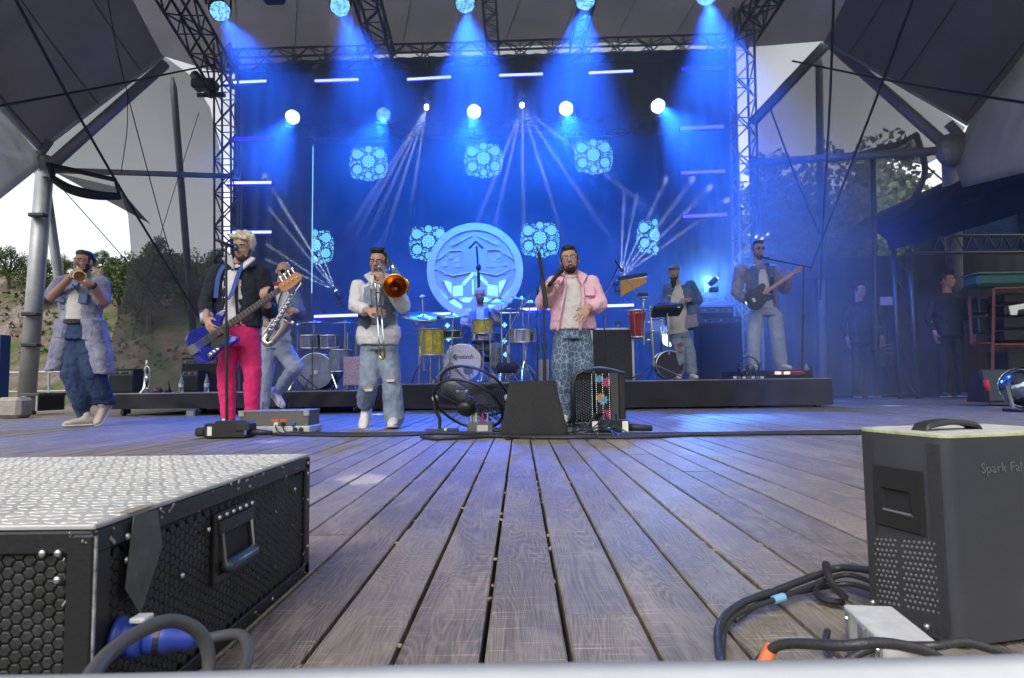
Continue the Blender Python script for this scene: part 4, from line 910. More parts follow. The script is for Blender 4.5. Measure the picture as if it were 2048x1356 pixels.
# ---------------------------------------------------------------- accordion
def accordion():
    Y = 5.55; o = W(1190, 850, Y); o.z = 0; s = Y/F
    t = thing('accordion', (o.x, Y, 0), 'black button accordion standing on the floor before the singer', 'accordion')
    def X(px): return W(px, 800, Y).x
    def Z(py): return W(1190, py, Y).z
    zb, zt = .03, Z(742); GL = M('gloss_black', (.012, .012, .014), .12, coat=.6)
    xa, xb = X(1146), X(1186)
    prof = [V((x, 0, z)) for x, z in ((xb, zb), (xb, zt-.01), (xa+.09, zt), (xa+.035, zt-.03), (xa+.008, zt-.10), (xa, zt-.18), (xa, zb+.01), (xa+.01, zb))]
    MB().prism([p+V((0, Y, 0)) for p in prof], (0, .24, 0)).build('treble_body', GL, t)
    MB().tube([p+V((0, Y+.0, 0)) for p in prof[1:7]], .02, 8).build('strap', M('strap_leather', (.015, .02, .03), .35), t, True)
    gr = MB(); col1 = MB()
    for i in range(7):
        for j in range(15):
            x = xa+.03+i*(xb-xa-.05)/6; z = zb+.04+(zt-zb-.14)*j/14+(.012 if i % 2 else 0)
            (col1 if (i+j) % 3 == 0 else gr).ell((x, Y-.006, z), (.0085, .006, .0085), None, 6, 4)
    q = gr.build('button_rows', M('button_black', (.03, .03, .035), .15, coat=.5), t); q['kind'] = 'stuff'
    q = col1.build('blue_buttons', M('button_blue', (.03, .08, .12), .2, .3), t); q['kind'] = 'stuff'
    x1, x2 = X(1190), X(1221)
    MB().rbox(((x1+x2)/2, Y+.11, (zb+zt)/2), (x2-x1, .24, zt-zb-.01), .012).build('grille_body', GL, t)
    st = MB()
    for x in (x1+.012, (x1+x2)/2, x2-.01, xb-.008):
        for j in range(26): st.ell((x, Y-.014, zb+.02+(zt-zb-.05)*j/25), (.004, .003, .004), None, 5, 4)
    for i in range(8): st.ell((xa+.02+i*.018, Y-.006, zb+.015), (.006, .004, .009), None, 5, 4)
    q = st.build('rhinestones', CHROME, t); q['kind'] = 'stuff'
    def flower(x, z, R, c, nm):
        f = MB()
        for k in range(9):
            a = k*.698; d = V((math.cos(a), 0, math.sin(a))); w = V((-d.z, 0, d.x)); b = V((x, Y-.013, z)); f.add([b, b+d*R*.6+w*R*.22+V((0, -.002, 0)), b+d*R, b+d*R*.6-w*R*.22+V((0, -.002, 0))], [(0,1,2,3)])
        f.ell((x, Y-.015, z), (R*.25, .004, R*.25), None, 8, 4); f.build(nm, M('fl%.2f%.2f' % c[:2], c, .4), t)
    flower(x2-.035, zt-.10, .05, (.26, .04, .10), 'painted_flower'); flower(x1+.045, (zb+zt)/2, .045, (.36, .16, .04), 'painted_flower'); flower(x2-.035, zb+.09, .045, (.26, .03, .09), 'painted_flower'); flower(x1+.04, zt-.07, .04, (.06, .20, .32), 'painted_flower'); flower(x1+.07, (zb+zt)/2-.02, .05, (.08, .25, .36), 'painted_flower')
    x3, x4 = X(1222), X(1237); bl = MB(); n = 12
    for k in range(n):
        x = x3+(x4-x3)*(k+.5)/n; bl.box((x, Y+.11, (zb+zt)/2), ((x4-x3)/n*.55, .22+.012*(k % 2), zt-zb-.03-.01*(k % 2)))
    bl.build('bellows', M('bellows_grey', (.10, .10, .105), .8), t)
    MB().rbox(((x4+X(1251))/2, Y+.11, (zb+zt)/2-.01), (X(1251)-x4, .23, zt-zb-.03), .012).build('bass_body', BLK, t)
    MB().tube(catmull([V((xa+.1, Y+.05, zt)), V((x1+.02, Y, zt+.03)), V((x3, Y-.02, zt+.015)), V((X(1250), Y, zt-.02))]), .013, 6).build('shoulder_strap', M('strap_blue', (.04, .09, .17), .4), t, True)
    MB().box(((xa+X(1250))/2, Y+.11, .012), (X(1250)-xa, .22, .02)).build('base_strip', BLK, t)
accordion()

# ---------------------------------------------------------------- microphone stands, boxes of the bass player
def stand(px, Y, ptop, lab, base='round', z0=0, r=.011, group='microphone stands', boom=None, mic=True, lean=0):
    b = W(px, 800, Y); b.z = z0; tp = W(px+lean, ptop, Y)
    t = thing('microphone_stand', b, lab, 'microphone stand', group); h = tp.z-z0
    MB().tube([b+V((0,0,.02)), b.lerp(tp, .55)], r*1.25, 8).build('lower_tube', BLK, t); MB().tube([b.lerp(tp, .54), tp], r, 8).build('upper_tube', BLK, t)
    MB().cyl(b.lerp(tp, .52), b.lerp(tp, .57), r*2, n=10).build('clutch', BLK, t)
    if base == 'round': MB().lathe([(.001, .03), (.02, .03), (.12, .016), (.13, .0), (.001, 0)], b, (0,0,1), 20).build('base', BLK, t)
    else:
        for k in range(3):
            a = k*2.094+.5; MB().tube([b+V((0,0,.12)), b+V((.26*math.cos(a), .26*math.sin(a), .012))], .011, 6).build('leg', BLK, t)
    if boom:
        q = W(*boom, Y-.05); back = tp+(tp-q)*.22; MB().tube([back, q], r*.8, 6).build('boom', BLK, t); end = q
    else: end = tp
    if mic:
        d = V((.75, .35, -.25)).normalized() if mic is True else V(mic).normalized()
        m_ = MB(); m_.lathe([(.012, -.09), (.014, .02), (.018, .06)], end+V((0,0,.01)), d, 10, True); mo = m_.build('microphone', BLK, t, True)
        MB().ell(end+V((0,0,.01))+d*.085, (.028, .028, .03), None, 10, 7).build('mic_head', M('mic_mesh', (.10, .10, .11), .4, .7), mo, True)
    return t
stand(455, 5.1, 490, 'straight microphone stand in front of the bass player', mic=(.5, .6, -.2), lean=-3)
t = stand(1090, 5.6, 560, 'tall stand with empty clip left of the singer', mic=False, lean=-3)
MB().tube([W(1087, 565, 5.6), W(1078, 505, 5.57)], .017, 8).build('angled_top', BLK, t); MB().cyl(W(1093, 615, 5.6), W(1085, 560, 5.6), .022, n=10).build('swivel', BLK, t)
for s in (-1, 1): MB().tube([W(1078, 505, 5.57), W(1078+5*s, 494, 5.57)], .006, 6).build('clip_prong', BLK, t)
bx = thing('connector_box', G(447, 878), 'black mains distribution box at the foot of the microphone stand', 'power box')
c = G(447, 878)+V((0, .12, .06)); MB().rbox(c, (.34, .2, .115), .012).build('housing', BLK, bx)
MB().rbox(c+V((-.22, -.02, -.01)), (.09, .09, .07), .02).build('plug', RUB, bx); MB().box(c+V((-.12, -.102, 0)), (.035, .004, .07)).build('sticker', M('sticker'), bx)
MB().rbox(c+V((.14, -.05, .03)), (.12, .12, .07), .01).build('lid', RUB, bx); MB().cyl(c+V((.17, -.06, -.01)), c+V((.36, -.08, -.02)), .03, .018, 10).build('plug', RUB, bx, True)
MB().rbox(c+V((.0, 0, .06)), (.2, .12, .03), .01).build('cover', BLKM, bx); MB().box(c+V((.165, -.108, .0)), (.02, .004, .06)).build('blue_mark', M('mark_blue', (.05, .12, .35), .4), bx)
pb = thing('pedal_case', G(545, 868), 'grey pedal case with silver base in front of the bass player', 'pedal case')
c = G(545, 868); wd = G(612, 868).x-G(474, 868).x
MB().rbox(c+V((0, .18, .033)), (wd, .34, .062), .01).build('base_tray', DALU, pb); MB().rbox(c+V((-.005, .18, .125)), (wd-.03, .30, .135), .006).build('lid', GREYL, pb)
MB().box(c+V((-.005, .18, .194)), (wd-.02, .31, .008)).build('top_rim', ALU, pb)
for x in (-1, 1): MB().rbox(c+V((x*(wd/2-.035), .028, .17)), (.05, .02, .045), .006).build('corner', ALU, pb)
for x, w_ in ((.008, .06), (.082, .055)): MB().box(c+V((x, .0285, .112)), (w_, .003, .022)).build('orange_tape', M('orange_tape2', (.60, .10, .03), .6, var=.5, vs_=160), pb)
for x, m in ((.02, WHT), (.08, BLK), (.17, M('jack_blue', (.04, .10, .3), .4))):
    MB().rbox(c+V((x, .024, .075)), (.035, .02, .04), .004).build('socket', m, pb); cable([c+V((x, .01, .075)), c+V((x+.03, -.03, .03)), c+V((x+.08, -.05, .008)), c+V((x+.02, -.07, .008)), c+V((x-.25, -.08, .008))], .0055, '', BC, 'lead', parent=pb)
for x in (.17, .22): MB().lathe([(.001, .0), (.022, 0), (.018, .012), (.001, .013)], c+V((x+.02, .012, .033)), (0, -1, 0), 12).build('bumper', RUB, pb)
for x in (-.17, -.02, .06): MB().tube([c+V((x, .2, .19)), c+V((x+.006, .2, .27))], .004, 5).build('antenna', BLK, pb)

# ---------------------------------------------------------------- drums
GOLD = M('yellow_pearl', (.42, .33, .015), .25, .0, var=.7, vs_=16, c2=(.75, .62, .06), detail=2, coat=.5)
BRZ = M('cymbal', (.55, .60, .62), .22, 1, var=.2, vs_=20)
HEADM = M('drum_head', (.70, .69, .72), .55)
def drum(t, c, r, h, ax, shell, head=HEADM, nm='drum', lugs=8):
    u, v, a = frame(ax); c = V(c)
    d = MB().lathe([(r, -h/2), (r, h/2)], c, ax, 28, True).build(nm, shell, t, 'edge')
    for s in (-1, 1):
        MB().lathe([(r+.001, s*h/2-.012), (r+.012, s*h/2-.012), (r+.012, s*h/2+.012), (r-.004, s*h/2+.013)], c, ax, 28).build('hoop', CHROME, d, True)
        MB().lathe([(.001, s*(h/2+.003)), (r-.002, s*(h/2+.003))], c, ax, 28).build('head', head, d)
    for k in range(lugs):
        an = k*6.283/lugs+.2; q = c+(u*math.cos(an)+v*math.sin(an))*(r+.012); MB().tube([q-a*h*.42, q+a*h*.42], .006, 5).build('lug', CHROME, d)
    return d
def cymbal(t, c, r, tilt=(0, -.25, 1), post=None, nm='cymbal'):
    MB().lathe([(.001, .035), (.03, .034), (.05, .018), (r*.6, .006), (r, -.012), (r*.6, .003), (.05, .014)], c, tilt, 32).build(nm, BRZ, t, True)
    if post is not None: MB().tube([post, V(c)+V((0,0,.05))], .011, 6).build('cymbal_pole', CHROME, t)
def tripod(t, b, h=.35, r=.3, mat=None, a0=.4):
    for k in range(3):
        a = a0+k*2.094; MB().tube([V(b)+V((0,0,h)), V(b)+V((r*math.cos(a), r*math.sin(a), .015))], .012, 6).build('stand_leg', mat or CHROME, t)
def main_kit():
    Y = 10.15; zr = .42
    t = thing('drum_kit', (W(925, 750, Y).x, Y, zr), 'main drum kit with yellow pearl toms on the centre riser', 'drum kit')
    c = W(924, 709, Y); r = 37.5*Y/F
    c.z = zr+r+.02
    d = drum(t, c+V((0, .2, 0)), r, .4, (0, 1, 0), GOLD, M('bass_head', (.66, .65, .74), .5), 'bass_drum', 10)
    f = c+V((0, -.012, 0)); MB().lathe([(.001, 0), (.078, 0)], f+V((.10, -.004, -.115)), (0, -1, 0), 20).build('port', M('port_grey', (.13, .13, .14), .6), d)
    cable([f+V((.11, -.01, -.16)), f+V((.13, -.03, -.24)), f+V((.14, -.08, -.31))], .006, '', RUB, 'mic_lead', parent=d)
    text('Gretsch', .105, M('logo_black', (.02, .02, .025), .5), faces_cam(f+V((.01, -.006, .10))), d, 'logo', .001, .25)
    MB().tube([f+V((-.10, -.006, .13)), f+V((-.13, -.006, .09)), f+V((-.08, -.006, .04))], .006, 5).build('logo_swash', M('logo_black'), d)
    MB().tube([f+V((-.03, -.006, .20)), f+V((-.03, -.006, .17))], .004, 4).build('logo_mark', M('logo_black'), d)
    for s in (-1, 1): MB().tube([c+V((s*r*.9, -.0, -r*.2)), c+V((s*(r+.16), -.12, -r-.01))], .011, 6).build('spur', CHROME, d)
    c = W(864, 684, Y); drum(t, c, .205, .42, (0, -.05, 1), GOLD, nm='floor_tom')
    for k in (-.2, .0, .2): MB().tube([c+V((k, -.19+abs(k)*.4, .05)), V((c.x+k, c.y-.19+abs(k)*.4, zr))], .01, 6).build('tom_leg', CHROME, t)
    c = W(966, 652, Y+.15); drum(t, c, .172, .23, (0, -.12, 1), GOLD, nm='rack_tom')
    c = W(966, 672, Y+.4); drum(t, c, .19, .15, (0, 0, 1), CHROME, nm='snare_drum'); MB().tube([c, V((c.x, c.y, zr))], .014, 6).build('snare_stand', CHROME, t); tripod(t, V((c.x, c.y, zr)))
    c = W(1046, 671, Y-.1); drum(t, c, .205, .20, (0, -.1, 1), CHROME, nm='side_snare'); MB().tube([c, V((c.x, c.y, zr))], .014, 6).build('snare_stand', CHROME, t); tripod(t, V((c.x, c.y, zr)))
    c = W(905, 668, Y+.1); drum(t, c, .165, .12, (0, -.1, 1), M('green_black', (.02, .05, .03), .2), nm='low_tom')
    for px, py, r_, tl, dy, bp in ((848, 632, .36, (.12, -.32, 1), -.15, 839), (850, 645, .2, (0, -.1, 1), -.2, 839), (907, 631, .27, (.02, -.22, 1), -.1, 900), (845, 594, .09, (0, -.1, 1), -.2, 848), (1003, 606, .27, (0, -.2, 1), .3, 1003), (1043, 597, .2, (.25, -.2, 1), .2, 1050), (1060, 604, .16, (.05, -.2, 1), .1, 1050), (1022, 620, .24, (0, 0, 1), .0, 1015)):
        c = W(px, py, Y+dy); b = W(bp, 745, Y+dy); b.z = zr
        cymbal(t, c, r_, tl, V((b.x, b.y, zr+.2)) if py != 645 else None); 
        if py not in (645, 594): MB().tube([V((b.x, b.y, zr)), V((b.x, b.y, zr+.6))], .014, 6).build('stand_tube', CHROME, t); tripod(t, V((b.x, b.y, zr)), .34, .3, None, random.random())
    for a, b in (((1005, 690), (1045, 600)), ((1030, 640), (1062, 585)), ((820, 625), (835, 650)), ((808, 673), (838, 655)), ((1010, 700), (1048, 745))): MB().tube([W(*a, Y-.2), W(*b, Y-.2)], .010, 6).build('boom_arm', CHROME, t)
    for px in (1003, 1018, 878, 980): MB().tube([W(px, 660, Y-.05), V((W(px, 660, Y-.05).x, Y-.05, zr))], .012, 6).build('stand_tube', CHROME, t)
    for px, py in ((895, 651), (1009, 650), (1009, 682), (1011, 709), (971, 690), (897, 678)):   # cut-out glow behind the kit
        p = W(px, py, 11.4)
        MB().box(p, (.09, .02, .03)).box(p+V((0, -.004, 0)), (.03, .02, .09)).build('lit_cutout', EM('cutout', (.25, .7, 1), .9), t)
    for k in range(14):
        p = V((W(1010+random.uniform(-25, 45), 735, Y-.2).x, Y-.25+random.random()*.3, zr+random.uniform(.02, .22))); MB().rbox(p, (random.uniform(.02, .08), random.uniform(.02, .09), random.uniform(.01, .03)), .004, Matrix.Rotation(random.random()*3, 3, 'Y')).build('pedal_part', CHROME if k % 3 else BLK, t)
main_kit()
def second_kit():
    Y = 9.9; zr = .335; t = thing('drum_kit', (W(632, 760, Y).x, Y, zr), 'second silver-blue drum kit on the left riser', 'drum kit')
    c = W(630, 734, Y); r = .285; c.z = zr+r+.02; SH = M('silver_blue_shell', (.18, .22, .34), .3, .5, var=.3, vs_=12)
    d = drum(t, c+V((0, .2, 0)), r, .4, (0, 1, 0), SH, M('clear_head', (.28, .30, .42), .22, .2, var=.45, vs_=3, bump=.3, bs=5), 'bass_drum', 10)
    MB().ell(c+V((.02, -.012, -.02)), (.035, .01, .035), None, 12, 6).build('beater_patch', HEADM, d)
    for x, y in ((621, 682), (658, 682)): drum(t, W(x, y, Y), .145, .2, (0, -.15, 1), SH, nm='tom')
    drum(t, W(682, 722, Y), .17, .34, (0, 0, 1), SH, nm='floor_tom')
    for px, py, r_ in ((628, 645, .22), (690, 646, .24), (595, 650, .18)):
        q = W(px, py, Y+.1); cymbal(t, q, r_, (0, -.05, 1), V((q.x, q.y, zr))); tripod(t, V((q.x, q.y, zr)))
    for s in (-1, 1): MB().tube([c+V((s*r*.95, 0, -.05)), c+V((s*(r+.1), -.08, -r-.01))], .012, 6).build('spur', CHROME, d)
    MB().tube([W(625, 680, Y-.25), V((W(625, 680, Y-.25).x, Y-.25, zr))], .008, 6).build('mic_pole', BLK, t); MB().tube([W(595, 745, Y-.3), V((W(640, 745, Y-.3).x, Y-.3, zr))], .01, 6).build('mic_leg', BLK, t)
    for px in (695, 712): MB().tube([W(px, 665, Y), V((W(px, 665, Y).x, Y, zr))], .012, 6).build('stand_tube', CHROME, t)
second_kit()
pbd = thing('pink_panel', W(704, 768, 9.55), 'pale pink patterned panel leaning on the left riser behind the trombonist', 'panel')
p = W(706, 742, 9.55); PKM = M('pink_weave', (.42, .30, .40), .7, var=.55, vs_=70, stretch=(1, 1, .5))
MB().rbox(p, (.27, .05, .44), .01).build('panel_board', PKM, pbd); 
for s in (-1, 1): MB().box(p+V((s*.132, -.004, 0)), (.012, .06, .445)).build('panel_edge', M('pink_edge', (.5, .38, .48), .6), pbd)

# ---------------------------------------------------------------- round scenic disc and its stand
def disc_():
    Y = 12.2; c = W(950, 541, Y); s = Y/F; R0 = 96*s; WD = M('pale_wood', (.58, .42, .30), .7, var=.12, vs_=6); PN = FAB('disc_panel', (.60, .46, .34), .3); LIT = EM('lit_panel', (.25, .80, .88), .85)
    t = thing('scenic_disc', (c.x, Y, c.z-R0), 'big round carved wooden disc lit cyan behind the drummer', 'stage prop')
    MB().lathe([(.001, 0), (R0, 0), (R0, .05), (.001, .05)], c, (0, 1, 0), 64).build('back_panel', PN, t)
    MB().lathe([(R0*.86, -.03), (R0+.012, -.03), (R0+.012, .0), (R0*.86, .0), (R0*.86, -.03)], c, (0, 1, 0), 64).build('rim', WD, t)
    def P(px, py, o): return V((c.x+(px-950)*s, Y-o, c.z-(py-541)*s))
    def quad(pts, m, nm, o=.012): MB().prism([P(x, y, o) for x, y in pts], (0, .010, 0)).build(nm, m, t)
    for sg in (1, -1):
        f = lambda L_: [(950+sg*(x-950), y) for x, y in L_]
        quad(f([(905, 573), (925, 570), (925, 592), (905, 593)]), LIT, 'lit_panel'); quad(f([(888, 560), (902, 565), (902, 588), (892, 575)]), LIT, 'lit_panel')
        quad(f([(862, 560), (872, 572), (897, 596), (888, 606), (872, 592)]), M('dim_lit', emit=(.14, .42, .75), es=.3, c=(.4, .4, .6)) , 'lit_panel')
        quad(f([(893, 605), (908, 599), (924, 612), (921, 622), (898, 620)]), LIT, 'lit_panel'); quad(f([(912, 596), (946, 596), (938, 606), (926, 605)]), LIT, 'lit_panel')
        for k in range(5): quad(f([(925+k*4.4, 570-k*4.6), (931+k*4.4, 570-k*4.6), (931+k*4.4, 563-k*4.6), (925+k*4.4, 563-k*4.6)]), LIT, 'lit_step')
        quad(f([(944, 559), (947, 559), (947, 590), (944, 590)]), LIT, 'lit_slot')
        for a, b in (((872, 520), (900, 500)), ((900, 500), (925, 500)), ((925, 500), (925, 535)), ((880, 540), (905, 552)), ((905, 552), (942, 545)), ((898, 595), (925, 598)), ((884, 560), (905, 600)), ((905, 490), (945, 470)), ((870, 500), (862, 540))):
            (x1, y1), (x2, y2) = [(950+sg*(q[0]-950), q[1]) for q in (a, b)]
            MB().tube([P(x1, y1, .018), P(x2, y2, .014)], .016, 4).build('carved_bar', WD, t)
        for (x, y) in ((882, 510), (892, 505), (902, 512), (912, 520), (915, 530), (890, 545), (905, 485), (925, 478), (888, 528), (872, 535)):
            x = 950+sg*(x-950); quad([(x-4, y-4), (x+4, y-4), (x+4, y+4), (x-4, y+4)], WD, 'carved_square', .022)
    for x, y in ((958, 494), (942, 494)): pass
    MB().tube([V((c.x, Y+.1, .0)), V((c.x, Y+.1, c.z-R0*.5))], .05, 6).build('support', BLK, t)
disc_()
oh = thing('overhead_stand', W(958, 745, 11.2), 'tall black overhead stand with an arrow-shaped top behind the drummer', 'stand')
MB().tube([W(959, 750, 11.2), W(957, 545, 11.2)], .03, 8).build('lower_tube', BLK, oh); MB().tube([W(957, 548, 11.2), W(953, 492, 11.2)], .018, 8).build('upper_tube', BLK, oh); MB().ell(W(957, 535, 11.2), (.05, .05, .07), None, 10, 6).build('clutch', BLK, oh, True)
for s in (-1, 1): MB().tube([W(952, 483, 11.2), W(952+14*s, 497, 11.2)], .022, 6).build('arrow_arm', BLK, oh)
MB().tube([W(942, 494, 11.2), W(963, 493, 11.2)], .014, 6).build('cross_bar', STEEL, oh); tripod(oh, V((W(958, 745, 11.2).x, 11.2, .42)), .4, .35, BLK)

# ---------------------------------------------------------------- percussion
def percussion():
    Y = 9.4; zr = .42
    t = thing('chime_rack', W(1290, 750, Y), 'percussion rack with gold bar chimes and a chrome tripod', 'percussion rack')
    a, b = W(1236, 558, Y), W(1294, 549, Y); u = (b-a)
    MB().rbox((a+b)/2, (u.length, .06, .06), .01, Matrix.Rotation(-math.atan2(u.z, u.x), 3, 'Y')).build('chime_bar', BLK, t)
    GB = M('brass_bars', (.62, .36, .10), .3, .85)
    for k in range(26):
        q = a.lerp(b, .10+.85*k/25); MB().tube([q-V((0, 0, .04)), q-V((0, 0, .27-.0060*k))], .008, 5).build('chime', GB, t)
    MB().tube([W(1252, 562, Y), W(1285, 596, Y)], .012, 6).build('arm', CHROME, t)
    for p, q, r in (((1286, 596), (1288, 690), .013), ((1300, 612), (1308, 735), .017), ((1299, 640), (1318, 640), .014), ((1336, 630), (1338, 710), .012), ((1320, 655), (1324, 675), .014)): MB().tube([W(*p, Y), W(*q, Y)], r, 8).build('rack_tube', CHROME, t)
    MB().rbox(W(1285, 590, Y), (.16, .08, .05), .01).build('clamp', BLK, t)
    for x, y in ((1288, 600), (1298, 645), (1306, 662), (1297, 680), (1322, 640)): MB().ell(W(x, y, Y-.03), (.03, .03, .03), None, 8, 6).build('joint', CHROME, t, True)
    b = W(1308, 735, Y); b.z = zr+.02; tripod(t, b, .22, .42, None, -.5)
    bg_ = thing('bongo_drum', W(1272, 670, Y), 'red bongo drum mounted left of the percussion rack', 'drum')
    c = W(1274, 648, Y); MB().lathe([(.075, -.22), (.085, -.15), (.115, .05), (.125, .14), (.128, .2)], c, (0, 0, 1), 18, True).build('shell', M('red_lacquer', (.30, .015, .02), .15, coat=.5), bg_, True)
    for s in (-.2, .2): MB().lathe([(.08 if s < 0 else .13, s-.015), (.095 if s < 0 else .142, s), (.08 if s < 0 else .13, s+.015)], c, (0, 0, 1), 18).build('hoop', CHROME, bg_, True)
    for k in range(6): an = k*1.05; MB().tube([c+V((.135*math.cos(an), .135*math.sin(an), .2)), c+V((.088*math.cos(an), .088*math.sin(an), -.2))], .006, 5).build('rod', CHROME, bg_)
    pd = thing('drum_pad', W(1336, 635, Y-.1), 'flat black electronic drum pad before the percussionist', 'drum pad')
    c = W(1334, 621, Y-.1); MB().rbox(c, (.44, .30, .09), .025, Matrix.Rotation(-.35, 3, 'X') @ Matrix.Rotation(-.06, 3, 'Y')).build('housing', BLK, pd); MB().rbox(c+V((.02, .02, .06)), (.36, .22, .02), .005, Matrix.Rotation(-.35, 3, 'X')).build('pad_face', RUB, pd)
    MB().box(c+V((.14, -.14, .03)), (.03, .012, .01)).build('indicator', EM('pad_led', (.1, .9, .2), 1), pd); MB().tube([c-V((0, 0, .03)), W(1338, 700, Y-.1)], .014, 6).build('pole', CHROME, pd)
    bd = thing('small_bass_drum', W(1328, 750, Y+.5), 'see-through small bass drum behind the percussion tripod', 'drum'); c = W(1335, 722, Y+.5); c.z = zr+.24
    drum(bd, c, .21, .3, (0, 1, 0), M('smoked_shell', (.03, .035, .05), .15), M('dark_head', (.04, .045, .07), .2), 'shell')
    cs = thing('road_case', W(1222, 750, 9.5), 'black road case with steel edges on the percussion riser', 'road case')
    xa, xb = W(1184, 700, 9.5).x, W(1266, 700, 9.5).x; zt = W(1225, 659, 9.5).z
    MB().box(((xa+xb)/2, 9.75, (zr+zt)/2+.01), (xb-xa, .5, zt-zr-.02)).build('body', LAM, cs); MB().rbox(((xa+xb)/2, 9.75, zt+.008), (xb-xa+.03, .53, .035), .006).build('lid', ALU, cs)
    for x in (xa, xb): MB().rbox((x, 9.5, (zr+zt)/2), (.035, .035, zt-zr), .006).build('edge_rail', ALU, cs)
    gl = MB().lathe([(.001, 0), (.035, 0), (.045, .13), (.042, .13), (.033, .006)], W(1236, 655, 9.6)+V((0, 0, -.045)), (0, 0, 1), 14).build('drinking_glass', M('clear_plastic', (.8, .85, .9), .08, trans=.9), None, True); tag(gl, 'clear plastic cup on top of the road case', 'cup')
    stand(1209, 9.3, 590, 'black boom stand with a microphone above the road case', 'tripod', zr, boom=(1237, 532), mic=(.4, 0, -.6))
    stand(1075, 9.0, 590, 'thin straight stand with a microphone beside the drum riser', 'round', 0, mic=(0, -.2, .7))
    for x, l in ((1080, 'left'), (1093, 'right')):
        q = W(x, 735, 9.6); o = MB().lathe([(.001, -.17), (.05, -.17), (.05, .17), (.001, .17)], q, (0, 0, 1), 16).build('chrome_tube', CHROME, None, 'edge'); o.location.z = .42+.17-q.z; tag(o, l+' one of two upright chrome tubes on the drum riser', 'tube')
percussion()
kb = MB().rbox(W(1014, 736, 9.85)+V((0, 0, .0)), (.34, .22, .13), .04, Matrix.Rotation(.2, 3, 'X')).build('floor_monitor', BLKM); tag(kb, 'small dark wedge on the front of the drum riser', 'monitor')

# ---------------------------------------------------------------- guitarist's corner
zr2 = .42
def amp(px0, px1, py0, Y, lab, z0=zr2, dep=.4):
    a, b = W(px0, 700, Y), W(px1, 700, Y); zt = W(px0, py0, Y).z; t = thing('amplifier', ((a.x+b.x)/2, Y+dep/2, z0), lab, 'amplifier', 'amplifiers at the back')
    MB().rbox(((a.x+b.x)/2, Y+dep/2, (z0+zt)/2), (b.x-a.x, dep, zt-z0), .015).build('cabinet', CARPET, t)
    MB().box(((a.x+b.x)/2, Y-.004, z0+(zt-z0)*.42), ((b.x-a.x)*.9, .012, (zt-z0)*.74)).build('grille_cloth', M('grille_cloth', (.02, .022, .028), .9, bump=.5, bs=250), t)
    MB().box(((a.x+b.x)/2, Y-.006, zt-.07), ((b.x-a.x)*.92, .014, .08)).build('control_panel', M('panel_grey', (.10, .10, .11), .4, .5), t)
    for k in range(7): MB().cyl(V((a.x+(b.x-a.x)*(.14+.12*k), Y-.012, zt-.07)), V((a.x+(b.x-a.x)*(.14+.12*k), Y-.035, zt-.07)), .016, n=8).build('knob', CHROME if k % 3 == 0 else BLK, t)
    return t
amp(1400, 1486, 634, 11.2, 'wide amplifier stack between percussionist and guitarist'); amp(1402, 1470, 614, 11.6, 'second amplifier standing behind the wide stack', zr2, .3)
amp(363, 437, 716, 11.3, 'dark amplifier behind the bass player on the left riser', .335); amp(218, 270, 738, 10.2, 'plain dark speaker box on the left riser edge', .335); amp(365, 398, 740, 10.9, 'smaller speaker box between the bottles', .335)
pl = MB().rbox(W(1545, 745, 9.6)+V((.1, .15, 0)), (1.35, .8, .02), .01); 
gp = thing('platform', W(1540, 750, 9.7), 'low dark platform under the guitarist', 'platform'); zp = W(1545, 741, 9.7).z
MB().rbox((W(1545, 741, 9.7).x, 10.0, (zr2+zp)/2), (1.1, .9, zp-zr2), .01).build('deck', BLKM, gp)
ft = thing('pedal_board', W(1495, 757, 9.25), 'white-edged pedal board on the riser front edge', 'pedal board')
MB().rbox(W(1497, 756, 9.25)+V((0, .1, .0)), (.5, .24, .04), .006).build('board', BLK, ft)
for k in range(7): MB().rbox(W(1470+k*9, 755, 9.22), (.045, .03, .035), .006).build('pedal', WHT if k % 2 == 0 else CHROME, ft)
rp = thing('pedal_board', W(1578, 742, 9.5), 'red pedal board with lit displays at the guitarist foot', 'pedal board')
MB().rbox(W(1576, 745, 9.3), (.42, .2, .05), .01).build('board', M('red_metal', (.5, .03, .05), .3), rp)
for x in (1556, 1574): MB().box(W(x, 746, 9.18), (.08, .02, .04)).build('display', EM('display', (1, .85, .6), .8), rp)
cf = thing('clear_fan', W(1497, 752, 9.35), 'small round clear-caged fan on the riser before the guitarist', 'fan'); c = W(1497, 733, 9.35); c.z = zr2+.17
for k in range(12):
    a = k*.5236; MB().tube([c+V((.16*math.cos(a)*math.cos(b_), .10*math.sin(b_), .16*math.sin(a)*math.cos(b_))) for b_ in [-1.5+.3*i for i in range(11)]], .004, 4).build('cage_wire', STEEL, cf)
MB().lathe([(.15, -.02), (.17, 0), (.15, .02)], c, (0, 1, 0), 28).build('cage_ring', BLK, cf, True); MB().ell(c+V((.01, -.04, -.02)), (.07, .06, .07), None, 12, 8).build('motor', BLK, cf, True); MB().box((c.x, c.y, zr2+.012), (.2, .14, .02)).build('foot', BLK, cf)
stand(1607, 9.3, 532, 'boom microphone stand in front of the guitarist', 'tripod', zr2, .013, boom=(1527, 516), mic=(-.8, -.1, .1))
tw = thing('water_bottle', W(1613, 748, 9.6), 'clear water bottle by the microphone stand at the right riser end', 'bottle')
CLR = M('bottle_plastic', (.75, .85, .95), .08, trans=.85)
def bottle(p, t, h=.24):
    MB().lathe([(.001, 0), (.032, 0), (.034, .02), (.034, h*.62), (.013, h*.86), (.013, h*.95)], p, (0,0,1), 12).build('bottle_body', CLR, t, True); MB().cyl(p+V((0,0,h*.94)), p+V((0,0,h)), .016, n=10).build('cap', M('cap_blue', (.05, .2, .5), .4), t); MB().lathe([(.0348, h*.3), (.0348, h*.5)], p, (0,0,1), 12).build('paper_band', M('band_white', (.5, .6, .7), .5), t)
